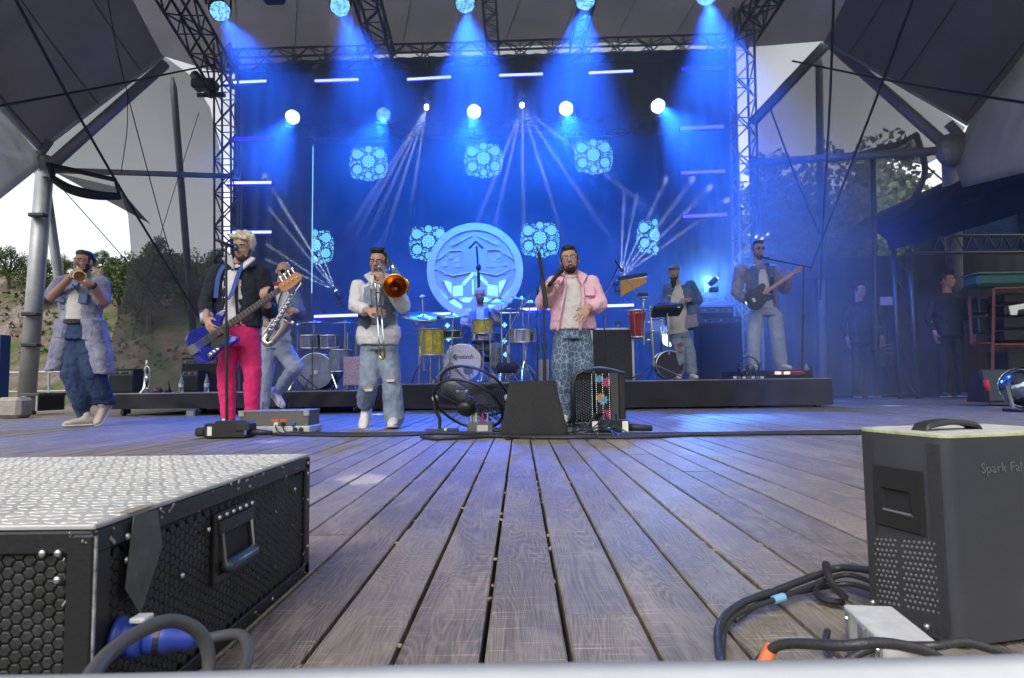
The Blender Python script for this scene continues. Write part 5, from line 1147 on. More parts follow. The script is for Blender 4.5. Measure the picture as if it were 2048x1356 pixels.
p = W(1613, 748, 9.6); p.z = zr2; tw.location = p; bottle(p, tw)
for px, l in ((362, 'water bottle on the left riser, left one behind the bass player'), (413, 'water bottle on the left riser close to the bass player')):
    p = W(px, 780, 9.35); p.z = .335; bottle(p, thing('water_bottle', p, l, 'bottle'), .27)
for i, px in enumerate((1202, 1212)):
    p = G(px, 800, .0); p = W(px, 760, 8.6); p.z = .5; 
# flugelhorn resting on its bell
fh = thing('flugelhorn', W(290, 782, 9.35), 'silver horn standing on its bell on the left riser', 'horn'); p = W(289, 782, 9.35); p.z = .335
SILV = M('silver_plate', (.80, .78, .74), .12, 1)
MB().lathe([(.075, 0), (.07, .008), (.035, .05), (.018, .12), (.012, .25)], p, (0,0,1), 20).build('bell', SILV, fh, True)
MB().tube(catmull([p+V((0,0,.24)), p+V((-.004,0,.36)), p+V((.03,0,.40)), p+V((.065,0,.35)), p+V((.065,0,.10)), p+V((.03,0,.06)), p+V((.01,0,.1)), p+V((.01,0,.3)), p+V((.02,0,.46))]), .011, 8).build('tubing', SILV, fh, True)
for k in range(3): MB().cyl(p+V((.034, -.015+.02*k, .14)), p+V((.034, -.015+.02*k, .29)), .013, n=10).build('valve', SILV, fh, True)
MB().cyl(p+V((.02, 0, .45)), p+V((.02, 0, .49)), .014, .01, 10).build('mouthpiece', SILV, fh)
hp = MB().lathe([(.001, .0), (.06, .0), (.075, .03), (.05, .075), (.001, .085)], V((W(315, 780, 9.4).x, 9.4, .335)), (0,0,1), 16).build('headphone_cup', M('dark_red_plastic', (.10, .03, .04), .2), None, True); tag(hp, 'small dark red round thing on the left riser beside the horn', 'mute')
bt = MB().lathe([(.001, 0), (.05, 0), (.03, .06), (.014, .09), (.012, .17), (.001, .175)], V((W(337, 780, 9.4).x, 9.4, .335)), (0,0,1), 12).build('cone_mute', BLK, None, True); tag(bt, 'small black cone standing beside the horn on the left riser', 'mute')

# ---------------------------------------------------------------- far left
lc = thing('low_case', G(85, 832), 'low black flight case on castors at the far left', 'flight case')
a, b = G(42, 830), G(130, 826); zt = W(85, 789, a.y).z; MB().rbox(((a.x+b.x)/2, a.y+.3, (zt+.06)/2), (b.x-a.x, .6, zt-.06), .008).build('body', LAM, lc)
MB().rbox(((a.x+b.x)/2, a.y+.3, zt), (b.x-a.x+.03, .63, .05), .008).build('lid', M('case_lid', (.06, .06, .065), .5), lc)
for x in (a.x+.02, b.x-.22, b.x-.02): MB().rbox((x, a.y-.004, (zt+.06)/2), (.035, .02, zt-.06), .004).build('rail', ALU, lc)
for k in range(4): MB().cyl((a.x+.15+(b.x-a.x-.3)*k/3, a.y+.06, .035), (a.x+.18+(b.x-a.x-.3)*k/3, a.y+.06, .035), .035, n=10).build('castor', RUB, lc)
bp = thing('blue_panel', G(4, 835), 'tall blue panel cut by the left picture edge', 'panel'); p = G(-12, 835); zt = W(0, 670, p.y).z
MB().rbox((p.x, p.y, zt/2), (.26, .2, zt), .01).build('panel_board', M('panel_blue', (.025, .06, .14), .6), bp); MB().box((p.x+.09, p.y-.102, zt/2), (.03, .006, zt*.9)).build('panel_rib', M('panel_rib', (.05, .10, .2), .5), bp)
st_ = MB().rbox(W(30, 815, 9)+V((0, 0, .0)), (.35, .3, .3), .05).build('stone_block', M('stone', (.30, .27, .24), .9, var=.2, vs_=10, bump=.6, bs=12)); tag(st_, 'rough stone block between the blue panel and the low case', 'stone')
rl = thing('railing', W(80, 815, 13.6), 'thin grey safety railing behind the trumpet player', 'railing')
MB().tube([W(-60, 747, 13.6), W(235, 742, 13.6)], .03, 6).build('top_rail', TUBE, rl); MB().tube([W(-60, 785, 13.6), W(235, 780, 13.6)], .02, 6).build('mid_rail', TUBE, rl)
for x in (-30, 40, 98, 160, 225): MB().tube([W(x, 825, 13.6), W(x, 744, 13.6)], .028, 6).build('post', TUBE, rl)

# ---------------------------------------------------------------- right wing: canopy, racks, wedge
NAVY = FAB('navy_canvas', (.014, .024, .06), .12, .2, 2)
ca = thing('canopy', W(1900, 800, 11.5), 'dark navy canopy tent over the gear at the right edge', 'canopy tent')
cp = [W(1772, 480, 11.4), W(1800, 462, 11.2), W(1900, 420, 10.6), W(2060, 350, 9.6), W(2300, 240, 8.4)]
cq = [W(1778, 500, 11.4), W(1806, 494, 11.2), W(1905, 468, 10.6), W(2065, 420, 9.6), W(2300, 330, 8.4)]
def fas(u, v): return curve_at(cp, u).lerp(curve_at(cq, u), v)+V((0, .015*math.sin(u*30), 0))
MB().grid(fas, 30, 4).build('fascia', NAVY, ca, True)
bk = [p+V((1.2, 4.2, .6)) for p in cp]; MB().grid(lambda u, v: curve_at(cp, u).lerp(curve_at(bk, u), v)+V((0, 0, .5*math.sin(v*3.1))), 16, 6).build('roof_sheet', NAVY, ca, True)
wl = [W(1845, 505, 13.6), W(2300, 500, 13.6)]
MB().grid(lambda u, v: V((wl[0].x+(wl[1].x-wl[0].x)*u, 13.9+.06*math.sin(u*40), (wl[0].z+.9)*(1-v)+.02*v)), 40, 3).build('back_wall', NAVY, ca, True)
MB().grid(lambda u, v: V((11.2, 7.5+6.4*u, 4.4*(1-v)+.02*v)), 10, 3).build('shade_wall', NAVY, ca, True)  # wall outside the frame, added to darken the space under the canopy
def flat_truss(a, b, h, nm):
    m_ = MB(); a, b = V(a), V(b); n = 12; m_.tube([a, b], .03, 6); m_.tube([a-V((0,0,h)), b-V((0,0,h))], .035, 6)
    for k in range(n): m_.tube([a.lerp(b, k/n), a.lerp(b, (k+.5)/n)-V((0,0,h)), a.lerp(b, (k+1)/n)], .018, 5)
    m_.build(nm, STEEL, ca)
STEEL = DT
flat_truss(W(1815, 472, 11.5), W(2200, 470, 11.5), .32, 'eave_truss')
for px0, px1 in ((1786, 1800), (1818, 1836)): MB().tube([W(px0, 498, 12), W(px1, 797, 12)], .042, 8).build('leg_tube', STEEL, ca, True)
lm = MB()
for k in range(6):
    y0_ = 510+k*47; lm.tube([W(1788+k*2.4, y0_, 12), W(1821+k*2.4, y0_+44, 12)], .014, 5); lm.tube([W(1821+k*2.4, y0_+44, 12), W(1790+k*2.4, y0_+47, 12)], .010, 5)
lm.build('leg_bracing', STEEL, ca)
RED = M('rack_red', (.15, .03, .018), .5, var=.25, vs_=10)
rk = thing('equipment_rack', W(1995, 770, 10.6), 'red steel-framed equipment rack under the canopy', 'rack')
def bar_(a, b, r=.028): MB().tube([W(*a), W(*b)], r, 4).build('frame_bar', RED, rk)
for a, b in (((1988, 578, 10.5), (1985, 760, 10.5)), ((1988, 578, 10.5), (2120, 574, 10.5)), ((1938, 592, 11.2), (1944, 690, 11.2)), ((1942, 688, 11.2), (2120, 684, 10.5)), ((1985, 690, 10.5), (2120, 690, 10.5)), ((2100, 574, 10.5), (2100, 770, 10.5)), ((1985, 755, 10.5), (1995, 790, 10.5))): bar_(a, b)
for k in range(4): MB().rbox(W(2045, 598+k*25, 10.9), (.9, .4, .17), .02).build('rack_unit', BLK, rk)
for k in range(2): MB().rbox(W(1962, 612+k*40, 11.3), (.3, .3, .28), .02).build('rack_unit', M('dark_green_unit', (.015, .03, .03), .5), rk)
MB().rbox(W(2060, 725, 10.9), (1.1, .5, .4), .02).build('rack_drawer', BLKM, rk)
MB().prism([W(2018, 612, 10.4), W(2052, 606, 10.4), W(2056, 616, 10.4), W(2036, 620, 10.4), W(2034, 630, 10.4), W(2022, 630, 10.4)], (0, .02, 0)).build('paper_sheet', WHT, rk)
tc = thing('teal_case', W(1995, 578, 10.8), 'long teal plastic case lying on top of the rack', 'case'); c = W(1995, 562, 10.8); MB().rbox(c, (.95, .4, .22), .05).build('body', M('teal_plastic', (.03, .10, .10), .5), tc); MB().rbox(c+V((0, 0, .11)), (.97, .42, .03), .01).build('lid', M('teal_lid', (.06, .16, .16), .5), tc)
for k in (0, 1): MB().ell(c+V((.36, -.22, .05-.11*k)), (.05, .03, .05), None, 10, 6).build('clasp', CHROME, tc, True)
wg = thing('wedge_monitor', G(2015, 800), 'black wedge monitor speaker near the right edge', 'monitor'); p = W(2020, 760, 8.6); p.z = 0
MB().prism([p+V((-.32, 0, .05)), p+V((-.32, .4, .05)), p+V((-.24, .42, .48)), p+V((-.27, .2, .50))], (.62, 0, 0)).build('cabinet', BLKM, wg)
MB().prism([p+V((-.30, -.006, .07)), p+V((.28, -.006, .07)), p+V((.30, .19, .49)), p+V((-.25, .19, .49))], (0, -.012, .006)).build('grille', M('wedge_grille', (.03, .04, .06), .5, .4), wg)
ch = thing('chrome_lantern', G(2042, 824), 'chrome round lantern cut by the right picture edge', 'lantern'); c = W(2050, 772, 7.2); c.z = .3
MB().lathe([(.001, .12), (.10, .11), (.17, .05), (.235, -.05), (.24, -.09), (.225, -.08)], c, (-.45, -.75, .35), 24).build('reflector', M('blue_chrome', (.30, .36, .45), .15, 1), ch, True); MB().lathe([(.23, -.085), (.25, -.09), (.25, -.06)], c, (-.45, -.75, .35), 24).build('rim', CHROME, ch, True); MB().rbox((c.x, c.y, .02), (.34, .3, .04), .01).build('foot', BLK, ch); MB().tube([c+V((-.2, 0, 0)), V((c.x-.15, c.y, .03))], .02, 6).build('yoke', CHROME, ch)
ms = thing('short_stand', G(1980, 815), 'short stand with a red microphone sleeve on the right', 'microphone stand', 'microphone stands'); p = G(1980, 815)
MB().lathe([(.001, .02), (.16, .015), (.17, 0), (.001, 0)], p, (0,0,1), 20).build('base', M('grey_base', (.12, .12, .12), .5), ms); MB().tube([p, W(1976, 775, p.y)], .011, 8).build('tube', BLK, ms); MB().cyl(W(1976, 782, p.y), W(1972, 760, p.y), .032, n=10).build('red_sleeve', M('red_foam', (.55, .02, .05), .7), ms, True)
tb = thing('sign_board', W(1776, 610, 12.6), 'pale printed board beside the canopy leg', 'board'); MB().rbox(W(1776, 602, 12.6), (.32, .03, .17), .005).build('panel_board', M('pale_board', (.42, .38, .36), .7, var=.3, vs_=40), tb); MB().tube([W(1776, 612, 12.62), W(1776, 760, 12.62)], .02, 5).build('post', BLK, tb)
tk = thing('folded_table', W(1778, 705, 12.7), 'stack of pale folded boards behind the canopy leg', 'boards')
for k in range(3): MB().rbox(W(1778, 690+k*8, 12.7), (.34, .3, .03), .004).build('board', M('plank_pale%d' % k, (.25+.04*k, .24, .22), .7), tk)
MB().box(W(1778, 760, 12.8), (.3, .25, .55)).build('support', BLKM, tk)
# ================================================================ PEOPLE AND INSTRUMENTS
def cloth_tex(size, depth=2):
    k = 'folds%.3f' % size
    if k in bpy.data.textures: return bpy.data.textures[k]
    x = bpy.data.textures.new(k, 'CLOUDS'); x.noise_scale = size; x.noise_depth = depth; return x
def blob(name, mb, mat, parent, vox=.011, smooth=4, folds=0, fsize=.09, label=None, post=None):
    """join overlapping closed pieces into one continuous skin"""
    me = mb.mesh(name+'_raw', None); o = bpy.data.objects.new(name+'_raw', me); col.objects.link(o)
    m = o.modifiers.new('r', 'REMESH'); m.mode = 'VOXEL'; m.voxel_size = vox
    if smooth: s = o.modifiers.new('s', 'SMOOTH'); s.iterations = smooth; s.factor = .5
    if folds:
        d = o.modifiers.new('d', 'DISPLACE'); d.texture = cloth_tex(fsize); d.strength = folds; d.mid_level = .5; d.texture_coords = 'GLOBAL'
        d = o.modifiers.new('e', 'DISPLACE'); d.texture = cloth_tex(fsize*.38); d.strength = folds*.55; d.mid_level = .5; d.texture_coords = 'GLOBAL'
    dg = bpy.context.evaluated_depsgraph_get(); dg.update()
    nm = bpy.data.meshes.new_from_object(o.evaluated_get(dg)); bpy.data.objects.remove(o); bpy.data.meshes.remove(me)
    nm.name = name; nm.transform(Matrix.Translation(-wloc(parent))); nm.materials.clear(); nm.materials.append(mat)
    nm.polygons.foreach_set('use_smooth', [True]*len(nm.polygons))
    q = bpy.data.objects.new(name, nm); col.objects.link(q); q.parent = parent
    if label: q['label'] = label
    return q
def ringloft(mb, specs, u, v, n=20, pw=2.3):
    """specs: (centre, half width along u, half depth along v)"""
    rings = []
    for c, a, b in specs:
        r = []
        for j in range(n):
            t = 2*math.pi*j/n; cs, sn = math.cos(t), math.sin(t)
            r.append(V(c)+u*(a*math.copysign(abs(cs)**(2/pw), cs))+v*(b*math.copysign(abs(sn)**(2/pw), sn)))
        rings.append(r)
    mb.loft(rings)
def limb(mb, pts, rad):
    for i in range(len(pts)-1): mb.capsule(pts[i], pts[i+1], rad[i], rad[i+1], 12)
def hand(mb, w, d, nrm, side=1, curl=.5, sc=1., spread=.12):
    w, d = V(w), V(d).normalized(); nrm = V(nrm); nrm = (nrm-d*nrm.dot(d)).normalized(); x = d.cross(nrm)*side
    mb.capsule(w-d*.02*sc, w+d*.02*sc, .026*sc, .027*sc)
    ringloft(mb, [(w, .026*sc, .020*sc), (w+d*.03*sc, .037*sc, .017*sc), (w+d*.085*sc, .041*sc, .014*sc), (w+d*.095*sc, .036*sc, .010*sc)], x, nrm, 12)
    for k, (o, ln) in enumerate(((-.031, .060), (-.0105, .074), (.0105, .080), (.031, .072))):
        p = w+d*.086*sc+x*o*sc; dd = (d+x*spread*o/.03).normalized(); r = (.0085 if k else .0075)*sc
        for q, f in enumerate((.45, .32, .23)):
            a = curl*(1.0 if q == 0 else 1.15); dd = (dd*math.cos(a)+nrm*math.sin(a)).normalized(); pn = p+dd*ln*f*sc
            mb.capsule(p, pn, r, r*.9, 8); p = pn; nn = nrm*math.cos(a)-dd*math.sin(a)*0; nrm_l = nn
            # turn the bending plane with the finger
            nrm2 = (nrm-dd*nrm.dot(dd)); 
            if nrm2.length > .2: pass
    p = w+d*.022*sc+x*.033*sc; dd = (d*.62+x*.62+nrm*.35).normalized(); mb.capsule(p, p+dd*.036*sc, .0125*sc, .0105*sc, 8); p2 = p+dd*.036*sc; dd = (d*.85+x*.1+nrm*.5).normalized(); mb.capsule(p2, p2+dd*.03*sc, .0105*sc, .009*sc, 8)
SKIN = M('skin', (.46, .27, .20), .5, var=.12, vs_=14, spec=.35)
SKIN2 = M('skin_tan', (.38, .21, .155), .5, var=.12, vs_=14, spec=.35)
LIP = M('lips', (.30, .10, .09), .5); MOUTH = M('mouth_dark', (.05, .012, .012), .5); EYE = M('eye_white', (.6, .58, .56), .3); PUP = M('pupil', (.02, .015, .012), .2)
HB = M('hair_black', (.014, .011, .010), .55, var=.4, vs_=60, bump=.5, bs=120); HBR = M('hair_brown', (.035, .022, .015), .55, var=.4, vs_=60, bump=.5, bs=120); HW = M('hair_bleached', (.62, .54, .42), .6, var=.25, vs_=50, bump=.6, bs=90)
def inner(mb, nk, *arms):
    """the arms under the sleeves, so that head and hands are one body"""
    for s_, e_, w_ in arms: limb(mb, [nk+V((0, .02, -.05)), s_+V((0, 0, -.02)), e_, w_], (.04, .03, .028, .026))
def head(t, mb, c, fwd, upv, sc, neck, hair='short', hairm=None, beard=None, glasses=None, mouth='closed', skin=None, brow=True, cap=None, ears=True, beardm=None):
    """adds the head to the skin mesh mb, and hair, beard, eyes, glasses as parts of t; c is mid-head"""
    f = V(fwd).normalized(); u = V(upv); u = (u-f*u.dot(f)).normalized(); s = f.cross(u).normalized(); c = V(c)
    rot = Matrix((s, f, u)).transposed()
    def L(x, y, z): return c+rot @ V((x, y, z))*sc
    def E(m_, p, r, n=12, k=9): m_.ell(L(*p), [q*sc for q in r], rot, n, k)
    E(mb, (0, -.012, .030), (.074, .092, .088), 16, 11); E(mb, (0, .022, -.035), (.060, .064, .075), 16, 10); E(mb, (0, .030, -.078), (.040, .050, .034)); E(mb, (0, .052, .018), (.060, .036, .050))
    E(mb, (.034, .058, -.022), (.024, .022, .020)); E(mb, (-.034, .058, -.022), (.024, .022, .020))
    mb.capsule(L(0, .084, .012), L(0, .104, -.022), .009*sc, .0135*sc); E(mb, (.012, .096, -.026), (.010, .010, .008)); E(mb, (-.012, .096, -.026), (.010, .010, .008))
    if ears:
        for q in (-1, 1): E(mb, (q*.077, -.008, -.004), (.010, .018, .030))
    if neck is not None: mb.capsule(L(0, -.018, -.05), neck, .053*sc, .058*sc, 14)
    lip = -.058
    if mouth == 'open':
        m_ = MB(); E(m_, (0, .083, -.068), (.021, .014, .024)); m_.build('mouth', MOUTH, t, True); m_ = MB(); E(m_, (0, .092, -.080), (.013, .008, .008)); m_.build('tongue', LIP, t, True)
        m_ = MB(); E(m_, (0, .096, -.052), (.014, .004, .004)); m_.build('teeth', EYE, t, True)
    elif mouth:
        m_ = MB(); E(m_, (0, .084, lip), (.022, .006, .006)); m_.build('mouth', LIP, t, True)
    for q in (-1, 1):
        m_ = MB(); E(m_, (q*.030, .079, .004), (.0135, .008, .0065), 10, 6); e = m_.build('eye', EYE, t, True)
        m_ = MB(); E(m_, (q*.030, .0855, .003), (.0062, .003, .0058), 8, 5); m_.build('pupil', PUP, e, True)
        if brow: MB().capsule(L(q*.014, .092, .022), L(q*.048, .078, .025), .0045*sc, .0035*sc, 6).build('eyebrow', hairm if hair in ('short', 'quiff', 'tied') else HBR, t, True)
    hm = hairm or HB
    if hair in ('short', 'quiff', 'messy', 'tied'):
        h = MB(); E(h, (0, -.024, .044), (.080, .090, .082), 16, 10)
        if hair == 'short':
            for k in range(14): a = k*.449; E(h, (.05*math.cos(a), .02+.045*math.sin(a), .105+.008*math.sin(k*3)), (.024, .024, .018), 8, 6)
            E(h, (0, .045, .098), (.055, .034, .026))
        if hair == 'quiff':
            E(h, (0, .04, .100), (.054, .042, .028)); E(h, (0, .005, .108), (.060, .055, .026)); E(h, (.01, .058, .108), (.038, .022, .020))
        if hair == 'messy':
            random.seed(9)
            for k in range(34): a = random.uniform(0, 6.28); r = random.uniform(.02, .075); E(h, (r*math.cos(a), r*math.sin(a)*1.0-.005, .105-.35*r+random.uniform(-.01, .03)), (.026, .024, .028), 7, 5)
            for k in range(8): E(h, (.075-.02*k, .06+random.uniform(0, .02), .085+random.uniform(-.012, .02)), (.02, .02, .022), 7, 5)
            for q in (-1, 1): E(h, (q*.074, -.01, .05), (.016, .045, .05))
        if hair == 'tied':
            E(h, (0, .03, .088), (.062, .045, .035)); E(h, (.05, -.09, .02), (.035, .04, .04)); E(h, (.04, -.115, -.01), (.025, .03, .035))
        # sideburns
        for q in (-1, 1): E(h, (q*.072, .012, .012), (.009, .016, .030), 8, 6)
        blob('hair', h, hm, t, .009*sc, 2, .012, .025)
    if beard:
        b = MB(); E(b, (0, .024, -.088), (.048, .060, .034)); E(b, (0, .080, -.044), (.026, .009, .006))
        for q in (-1, 1): E(b, (q*.053, .014, -.050), (.011, .030, .040)); E(b, (q*.033, .062, -.074), (.011, .014, .022))
        if beard == 'long': E(b, (0, .055, -.135), (.042, .038, .065)); E(b, (0, .058, -.19), (.026, .025, .045))
        if beard == 'full': E(b, (0, .05, -.108), (.046, .042, .034))
        blob('beard', b, beardm or hm, t, .007*sc, 2, .006, .02)
        if mouth == 'open':
            pass
    if glasses:
        g = MB(); gm = {'clear': M('thin_frame', (.06, .04, .02), .3, .3), 'dark': M('dark_frame', (.015, .015, .018), .3), 'shades': M('dark_frame')}[glasses]
        for q in (-1, 1):
            g.tube([L(q*.032+.024*math.cos(a*.5236), .099-.006*abs(math.cos(a*.5236)), .002+.019*math.sin(a*.5236)) for a in range(13)], (.0028 if glasses != 'clear' else .0022)*sc, 6)
            g.tube([L(q*.056, .092, .008), L(q*.080, -.005, .012)], .0025*sc, 5)
        g.tube([L(-.009, .100, .006), L(.009, .100, .006)], .0025*sc, 5); go = g.build('glasses', gm, t, True)
        for q in (-1, 1):
            m_ = MB(); m_.ell(L(q*.032, .098, .002), (.022*sc, .0015*sc, .017*sc), rot, 14, 6)
            m_.build('lens', M('lens_black', (.008, .008, .012), .08) if glasses == 'shades' else M('lens_clear', (.9, .93, .95), .03, alpha=.05, spec=.3), go, True)
    if cap:
        k = MB(); E(k, (0, -.012, .066), (.086, .104, .062)); E(k, (0, .085, .062), (.066, .05, .014)); blob('cap', k, cap, t, .009, 3)
    return L, rot
def shoe(t, ankle, heel_dir, mat, L_=.29, tilt=0, sole=None, sc=1.):
    """heel_dir: unit vector heel -> toe"""
    d = V(heel_dir).normalized(); a = V(ankle); x = V((0,0,1)).cross(d)
    if x.length < .1: x = V((1,0,0))
    x.normalize(); u = d.cross(x).normalized()
    if u.z < 0: u = -u
    h = a-u*.075*sc-d*.075*sc; m_ = MB()
    def ring(q, w, z0, z1): c = h+d*q*L_*sc+u*((z0+z1)/2)*sc; return (c, w*sc, (z1-z0)/2*sc)
    ringloft(m_, [ring(.0, .026, .022, .075), ring(.10, .038, .0, .095), ring(.28, .042, .0, .105), ring(.5, .045, .0, .082), ring(.75, .050, .0, .062), ring(.92, .042, .004, .05), ring(1., .022, .012, .036)], x, u, 14)
    m_.capsule(a-u*.02*sc, a+u*.03*sc, .042*sc, .045*sc)
    o = blob('shoe', m_, mat, t, .009, 3)
    s_ = MB(); ringloft(s_, [ring(-.01, .028, -.006, .02), ring(.12, .042, -.010, .014), ring(.5, .047, -.010, .012), ring(.78, .053, -.010, .012), ring(.95, .043, -.004, .014), ring(1.02, .02, .004, .018)], x, u, 14)
    s_.build('sole', sole or M('sole_white', (.62, .60, .58), .6), o, True)
    return o
def denim(name, c, c2, var=.4, sc=9): return M(name, c, .85, var=var, vs_=sc, c2=c2, bump=.25, bs=160, spec=.2)
JEAN = denim('light_jeans', (.15, .19, .27), (.32, .38, .47), sc=6); JEANP = denim('pale_jeans', (.26, .31, .42), (.42, .47, .58), sc=6); DKJ = denim('dark_jeans', (.022, .04, .095), (.055, .085, .17), sc=7)
DENC = denim('patch_denim', (.15, .16, .25), (.36, .36, .45), sc=8); DENV = denim('vest_denim', (.17, .20, .26), (.30, .33, .38), sc=12); DENB = denim('blue_denim', (.06, .10, .22), (.16, .22, .38), sc=5)
SHW = M('white_shirt', (.66, .65, .66), .8, var=.06, vs_=8, bump=.2, bs=30); SHC = M('cream_shirt', (.62, .59, .55), .85, var=.05, vs_=8, bump=.25, bs=60)
PINKJ = M('pink_cord', (.76, .46, .54), .85, var=.10, vs_=8, bump=.3, bs=130); FUCH = M('fuchsia_cloth', (.68, .022, .16), .8, var=.14, vs_=6, bump=.2, bs=60); NAVJ = M('navy_jacket', (.012, .016, .028), .85, var=.3, vs_=10, bump=.3, bs=140)
SHOE = M('white_leather', (.66, .62, .60), .5, var=.08, vs_=20); BROWNS = M('beige_leather', (.48, .38, .33), .55, var=.1); BTN = M('metal_button', (.6, .6, .6), .3, .9)
def leg(mb, hip, kn, an, r=(.095, .075, .065), extra=None): limb(mb, [hip, kn, an], r)
def edge(t, pts, mat, r=.012, nm='front_edge'): MB().tube(catmull(pts, 5), r, 6).build(nm, mat, t, True)
def torso(mb, hc, nc, u, w, d, k=1., fwd=None):
    """stacked rings from hem (hc) to neck (nc); w, d five half widths / depths"""
    u = V(u).normalized(); ax = (nc-hc).normalized(); v = u.cross(ax).normalized(); u = ax.cross(v).normalized() if False else u
    ts = (0, .30, .62, .86, .97); ringloft(mb, [(hc+(nc-hc)*q, w[i]*k*.94, d[i]*k) for i, q in enumerate(ts)]+[(nc, .065*k, .06*k)], u, v, 22)
    return u, v, ax
def front(v): return v if v.y < 0 else -v

# ---------------------------------------------------------------- bass player
def bassist():
    Y = 5.6; P = lambda x, y, d=0: W(x, y, Y+d)
    b = P(480, 860); b.z = 0
    t = thing('person', b, 'person with bleached hair, navy jacket and pink trousers playing a blue bass', 'person', 'band members')
    nk = P(478, 528); hc = P(478, 668); sk = MB(); L, rot = head(t, sk, P(488, 494, -.05), (-.12, -1, -.22), (.10, -.22, 1), 1.08, nk, 'messy', HW, 'short', None, 'closed', brow=True, beardm=HBR)
    sl, sr = P(437, 545), P(522, 545); el, er = P(413, 605, -.02), P(541, 622, .05); wl, wr = P(414, 640, -.24), P(533, 607, -.24); inner(sk, nk, (sl, el, wl), (sr, er, wr))
    limb(sk, [P(412, 618, -.10), wl], (.036, .03)); limb(sk, [P(540, 617, -.08), wr], (.036, .03))
    hand(sk, wl, P(424, 668, -.36)-wl, (.6, .5, -.3), 1, .45, 1.05); hand(sk, wr, P(527, 588, -.27)-wr, (.2, .9, .3), -1, .75, 1.05)
    blob('body', sk, SKIN, t, .0065, 2)
    sh = MB(); u, v, ax = torso(sh, P(476, 655), P(478, 530), (sr-sl), (.14, .14, .15, .13, .08), (.135, .13, .145, .115, .08)); blob('shirt', sh, SHW, t, .011, 4, .012, .06)
    j = MB(); torso(j, P(480, 655), P(480, 528), (sr-sl), (.215, .205, .215, .20, .10), (.115, .12, .13, .11, .07), 1.)
    limb(j, [sl, el, P(413, 628, -.12)], (.085, .07, .06)); limb(j, [sr, er, P(537, 614, -.14)], (.085, .072, .055)); blob('jacket', j, NAVJ, t, .011, 4, .022, .07)
    f = front(v); c0 = lambda x, y, d: P(x, y)+f*d
    edge(t, [P(462, 548)+f*.10, P(463, 600)+f*.145, P(452, 652)+f*.13], NAVJ, .014); edge(t, [P(487, 548)+f*.10, P(487, 600)+f*.145, P(490, 652)+f*.13], NAVJ, .014)
    for a, q in ((-1, 432), (1, 522)):
        m_ = MB(); p0, p1, p2 = P(478+a*14, 512, .06), P(478+a*33, 519, -.10), P(478+a*9, 540, -.17)
        m_.prism([p0, p1, p2, P(478+a*10, 527, -.04)], (0, -.012, .012)); m_.build('collar', SHW, t)
    MB().cyl(P(413, 626, -.12), P(414, 642, -.15), .058, .056, 14).build('cuff', M('cuff_white', (.6, .6, .62), .8), t, True); MB().lathe([(.061, 0), (.061, .018)], P(413, 627, -.12), P(414, 640, -.15)-P(413, 626, -.12), 14).build('cuff_stripe', M('cuff_blue', (.02, .04, .3), .6), t)
    for k in range(5): MB().ell(P(467, 560+k*20)+f*.165, (.008, .005, .008), None, 7, 4).build('button', BTN, t)
    tr = MB(); hl, hr = P(461, 672), P(499, 672); kl, kr = P(452, 745, -.03), P(505, 745, -.02); al, ar = P(457, 838, .02), P(504, 838, .0)
    ringloft(tr, [(P(480, 648), .155, .115), (P(480, 672), .172, .125), (P(480, 695), .165, .12)], V((1,0,0)), V((0,1,0)))
    limb(tr, [P(462, 690), kl, al], (.098, .080, .062)); limb(tr, [P(499, 690), kr, ar], (.098, .080, .062)); blob('trousers', tr, FUCH, t, .011, 4, .018, .08)
    for a in (al, ar): a2 = V((a.x, a.y-.02, .10)); shoe(t, a2, V((-.1 if a is al else .15, -1, 0)), SHOE)
    # strap of the bass
    for a in ((462, 535), (494, 536)): pass
    s_ = MB(); pts = catmull([P(494, 528, -.02)+f*.06, P(490, 555)+f*.135, P(482, 590)+f*.17, P(474, 606)+f*.185]); s_.loft([[p+V((x*.021, 0, x*.006))+f*o for x, o in ((-1, 0), (1, 0), (1, .006), (-1, .006))] for p in pts]); st = s_.build('strap', M('strap_webbing', (.03, .07, .30), .7), t)
    s_ = MB(); pts = catmull([P(455, 532, -.02)+f*.06, P(450, 560)+f*.125, P(447, 600)+f*.14]); s_.loft([[p+V((x*.02, 0, 0))+f*o for x, o in ((-1, 0), (1, 0), (1, .006), (-1, .006))] for p in pts]); s_.build('strap_end', M('strap_webbing'), t)
    # the bass guitar
    g0 = P(416, 682, -.26); g1 = P(588, 562, -.28); d = (g1-g0); ln = d.length; d.normalize(); nn = V((0.08, -1, .10)); nn = (nn-d*nn.dot(d)).normalized(); w = nn.cross(d).normalized()
    if w.z < 0: w = -w
    tg_ = thing('bass_guitar', g0, 'glossy blue four-string bass with orange headstock', 'bass guitar'); BL_ = M('bass_blue', (.008, .016, .24), .12, coat=1, var=.5, vs_=6); MAP = M('maple', (.42, .17, .05), .35, coat=.3, var=.2, vs_=20)
    def Q(a, b_, o=0): return g0+d*a+w*b_+nn*o
    out = [(-.17, .05), (-.15, .12), (-.08, .155), (.0, .145), (.06, .12), (.12, .125), (.20, .155), (.265, .150), (.275, .125), (.22, .09), (.17, .04), (.17, -.04), (.20, -.085), (.24, -.125), (.22, -.155), (.14, -.15), (.08, -.125), (.02, -.145), (-.06, -.165), (-.14, -.14), (-.175, -.07)]
    pts = catmull([Q(a, b_) for a, b_ in out+out[:1]], 4)[:-1]; m_ = MB()
    cen = Q(.02, 0); m_.loft([[cen+(p-cen)*q+nn*o for p in pts] for q, o in ((.95, -.022), (1, -.014), (1, .014), (.95, .022))]); bd = m_.build('body', BL_, tg_, 'edge')
    pg = [(.16, .05), (.23, .10), (.24, .125), (.16, .07), (.16, -.055), (.06, -.10), (.03, -.07), (.02, .03), (.06, .045)]
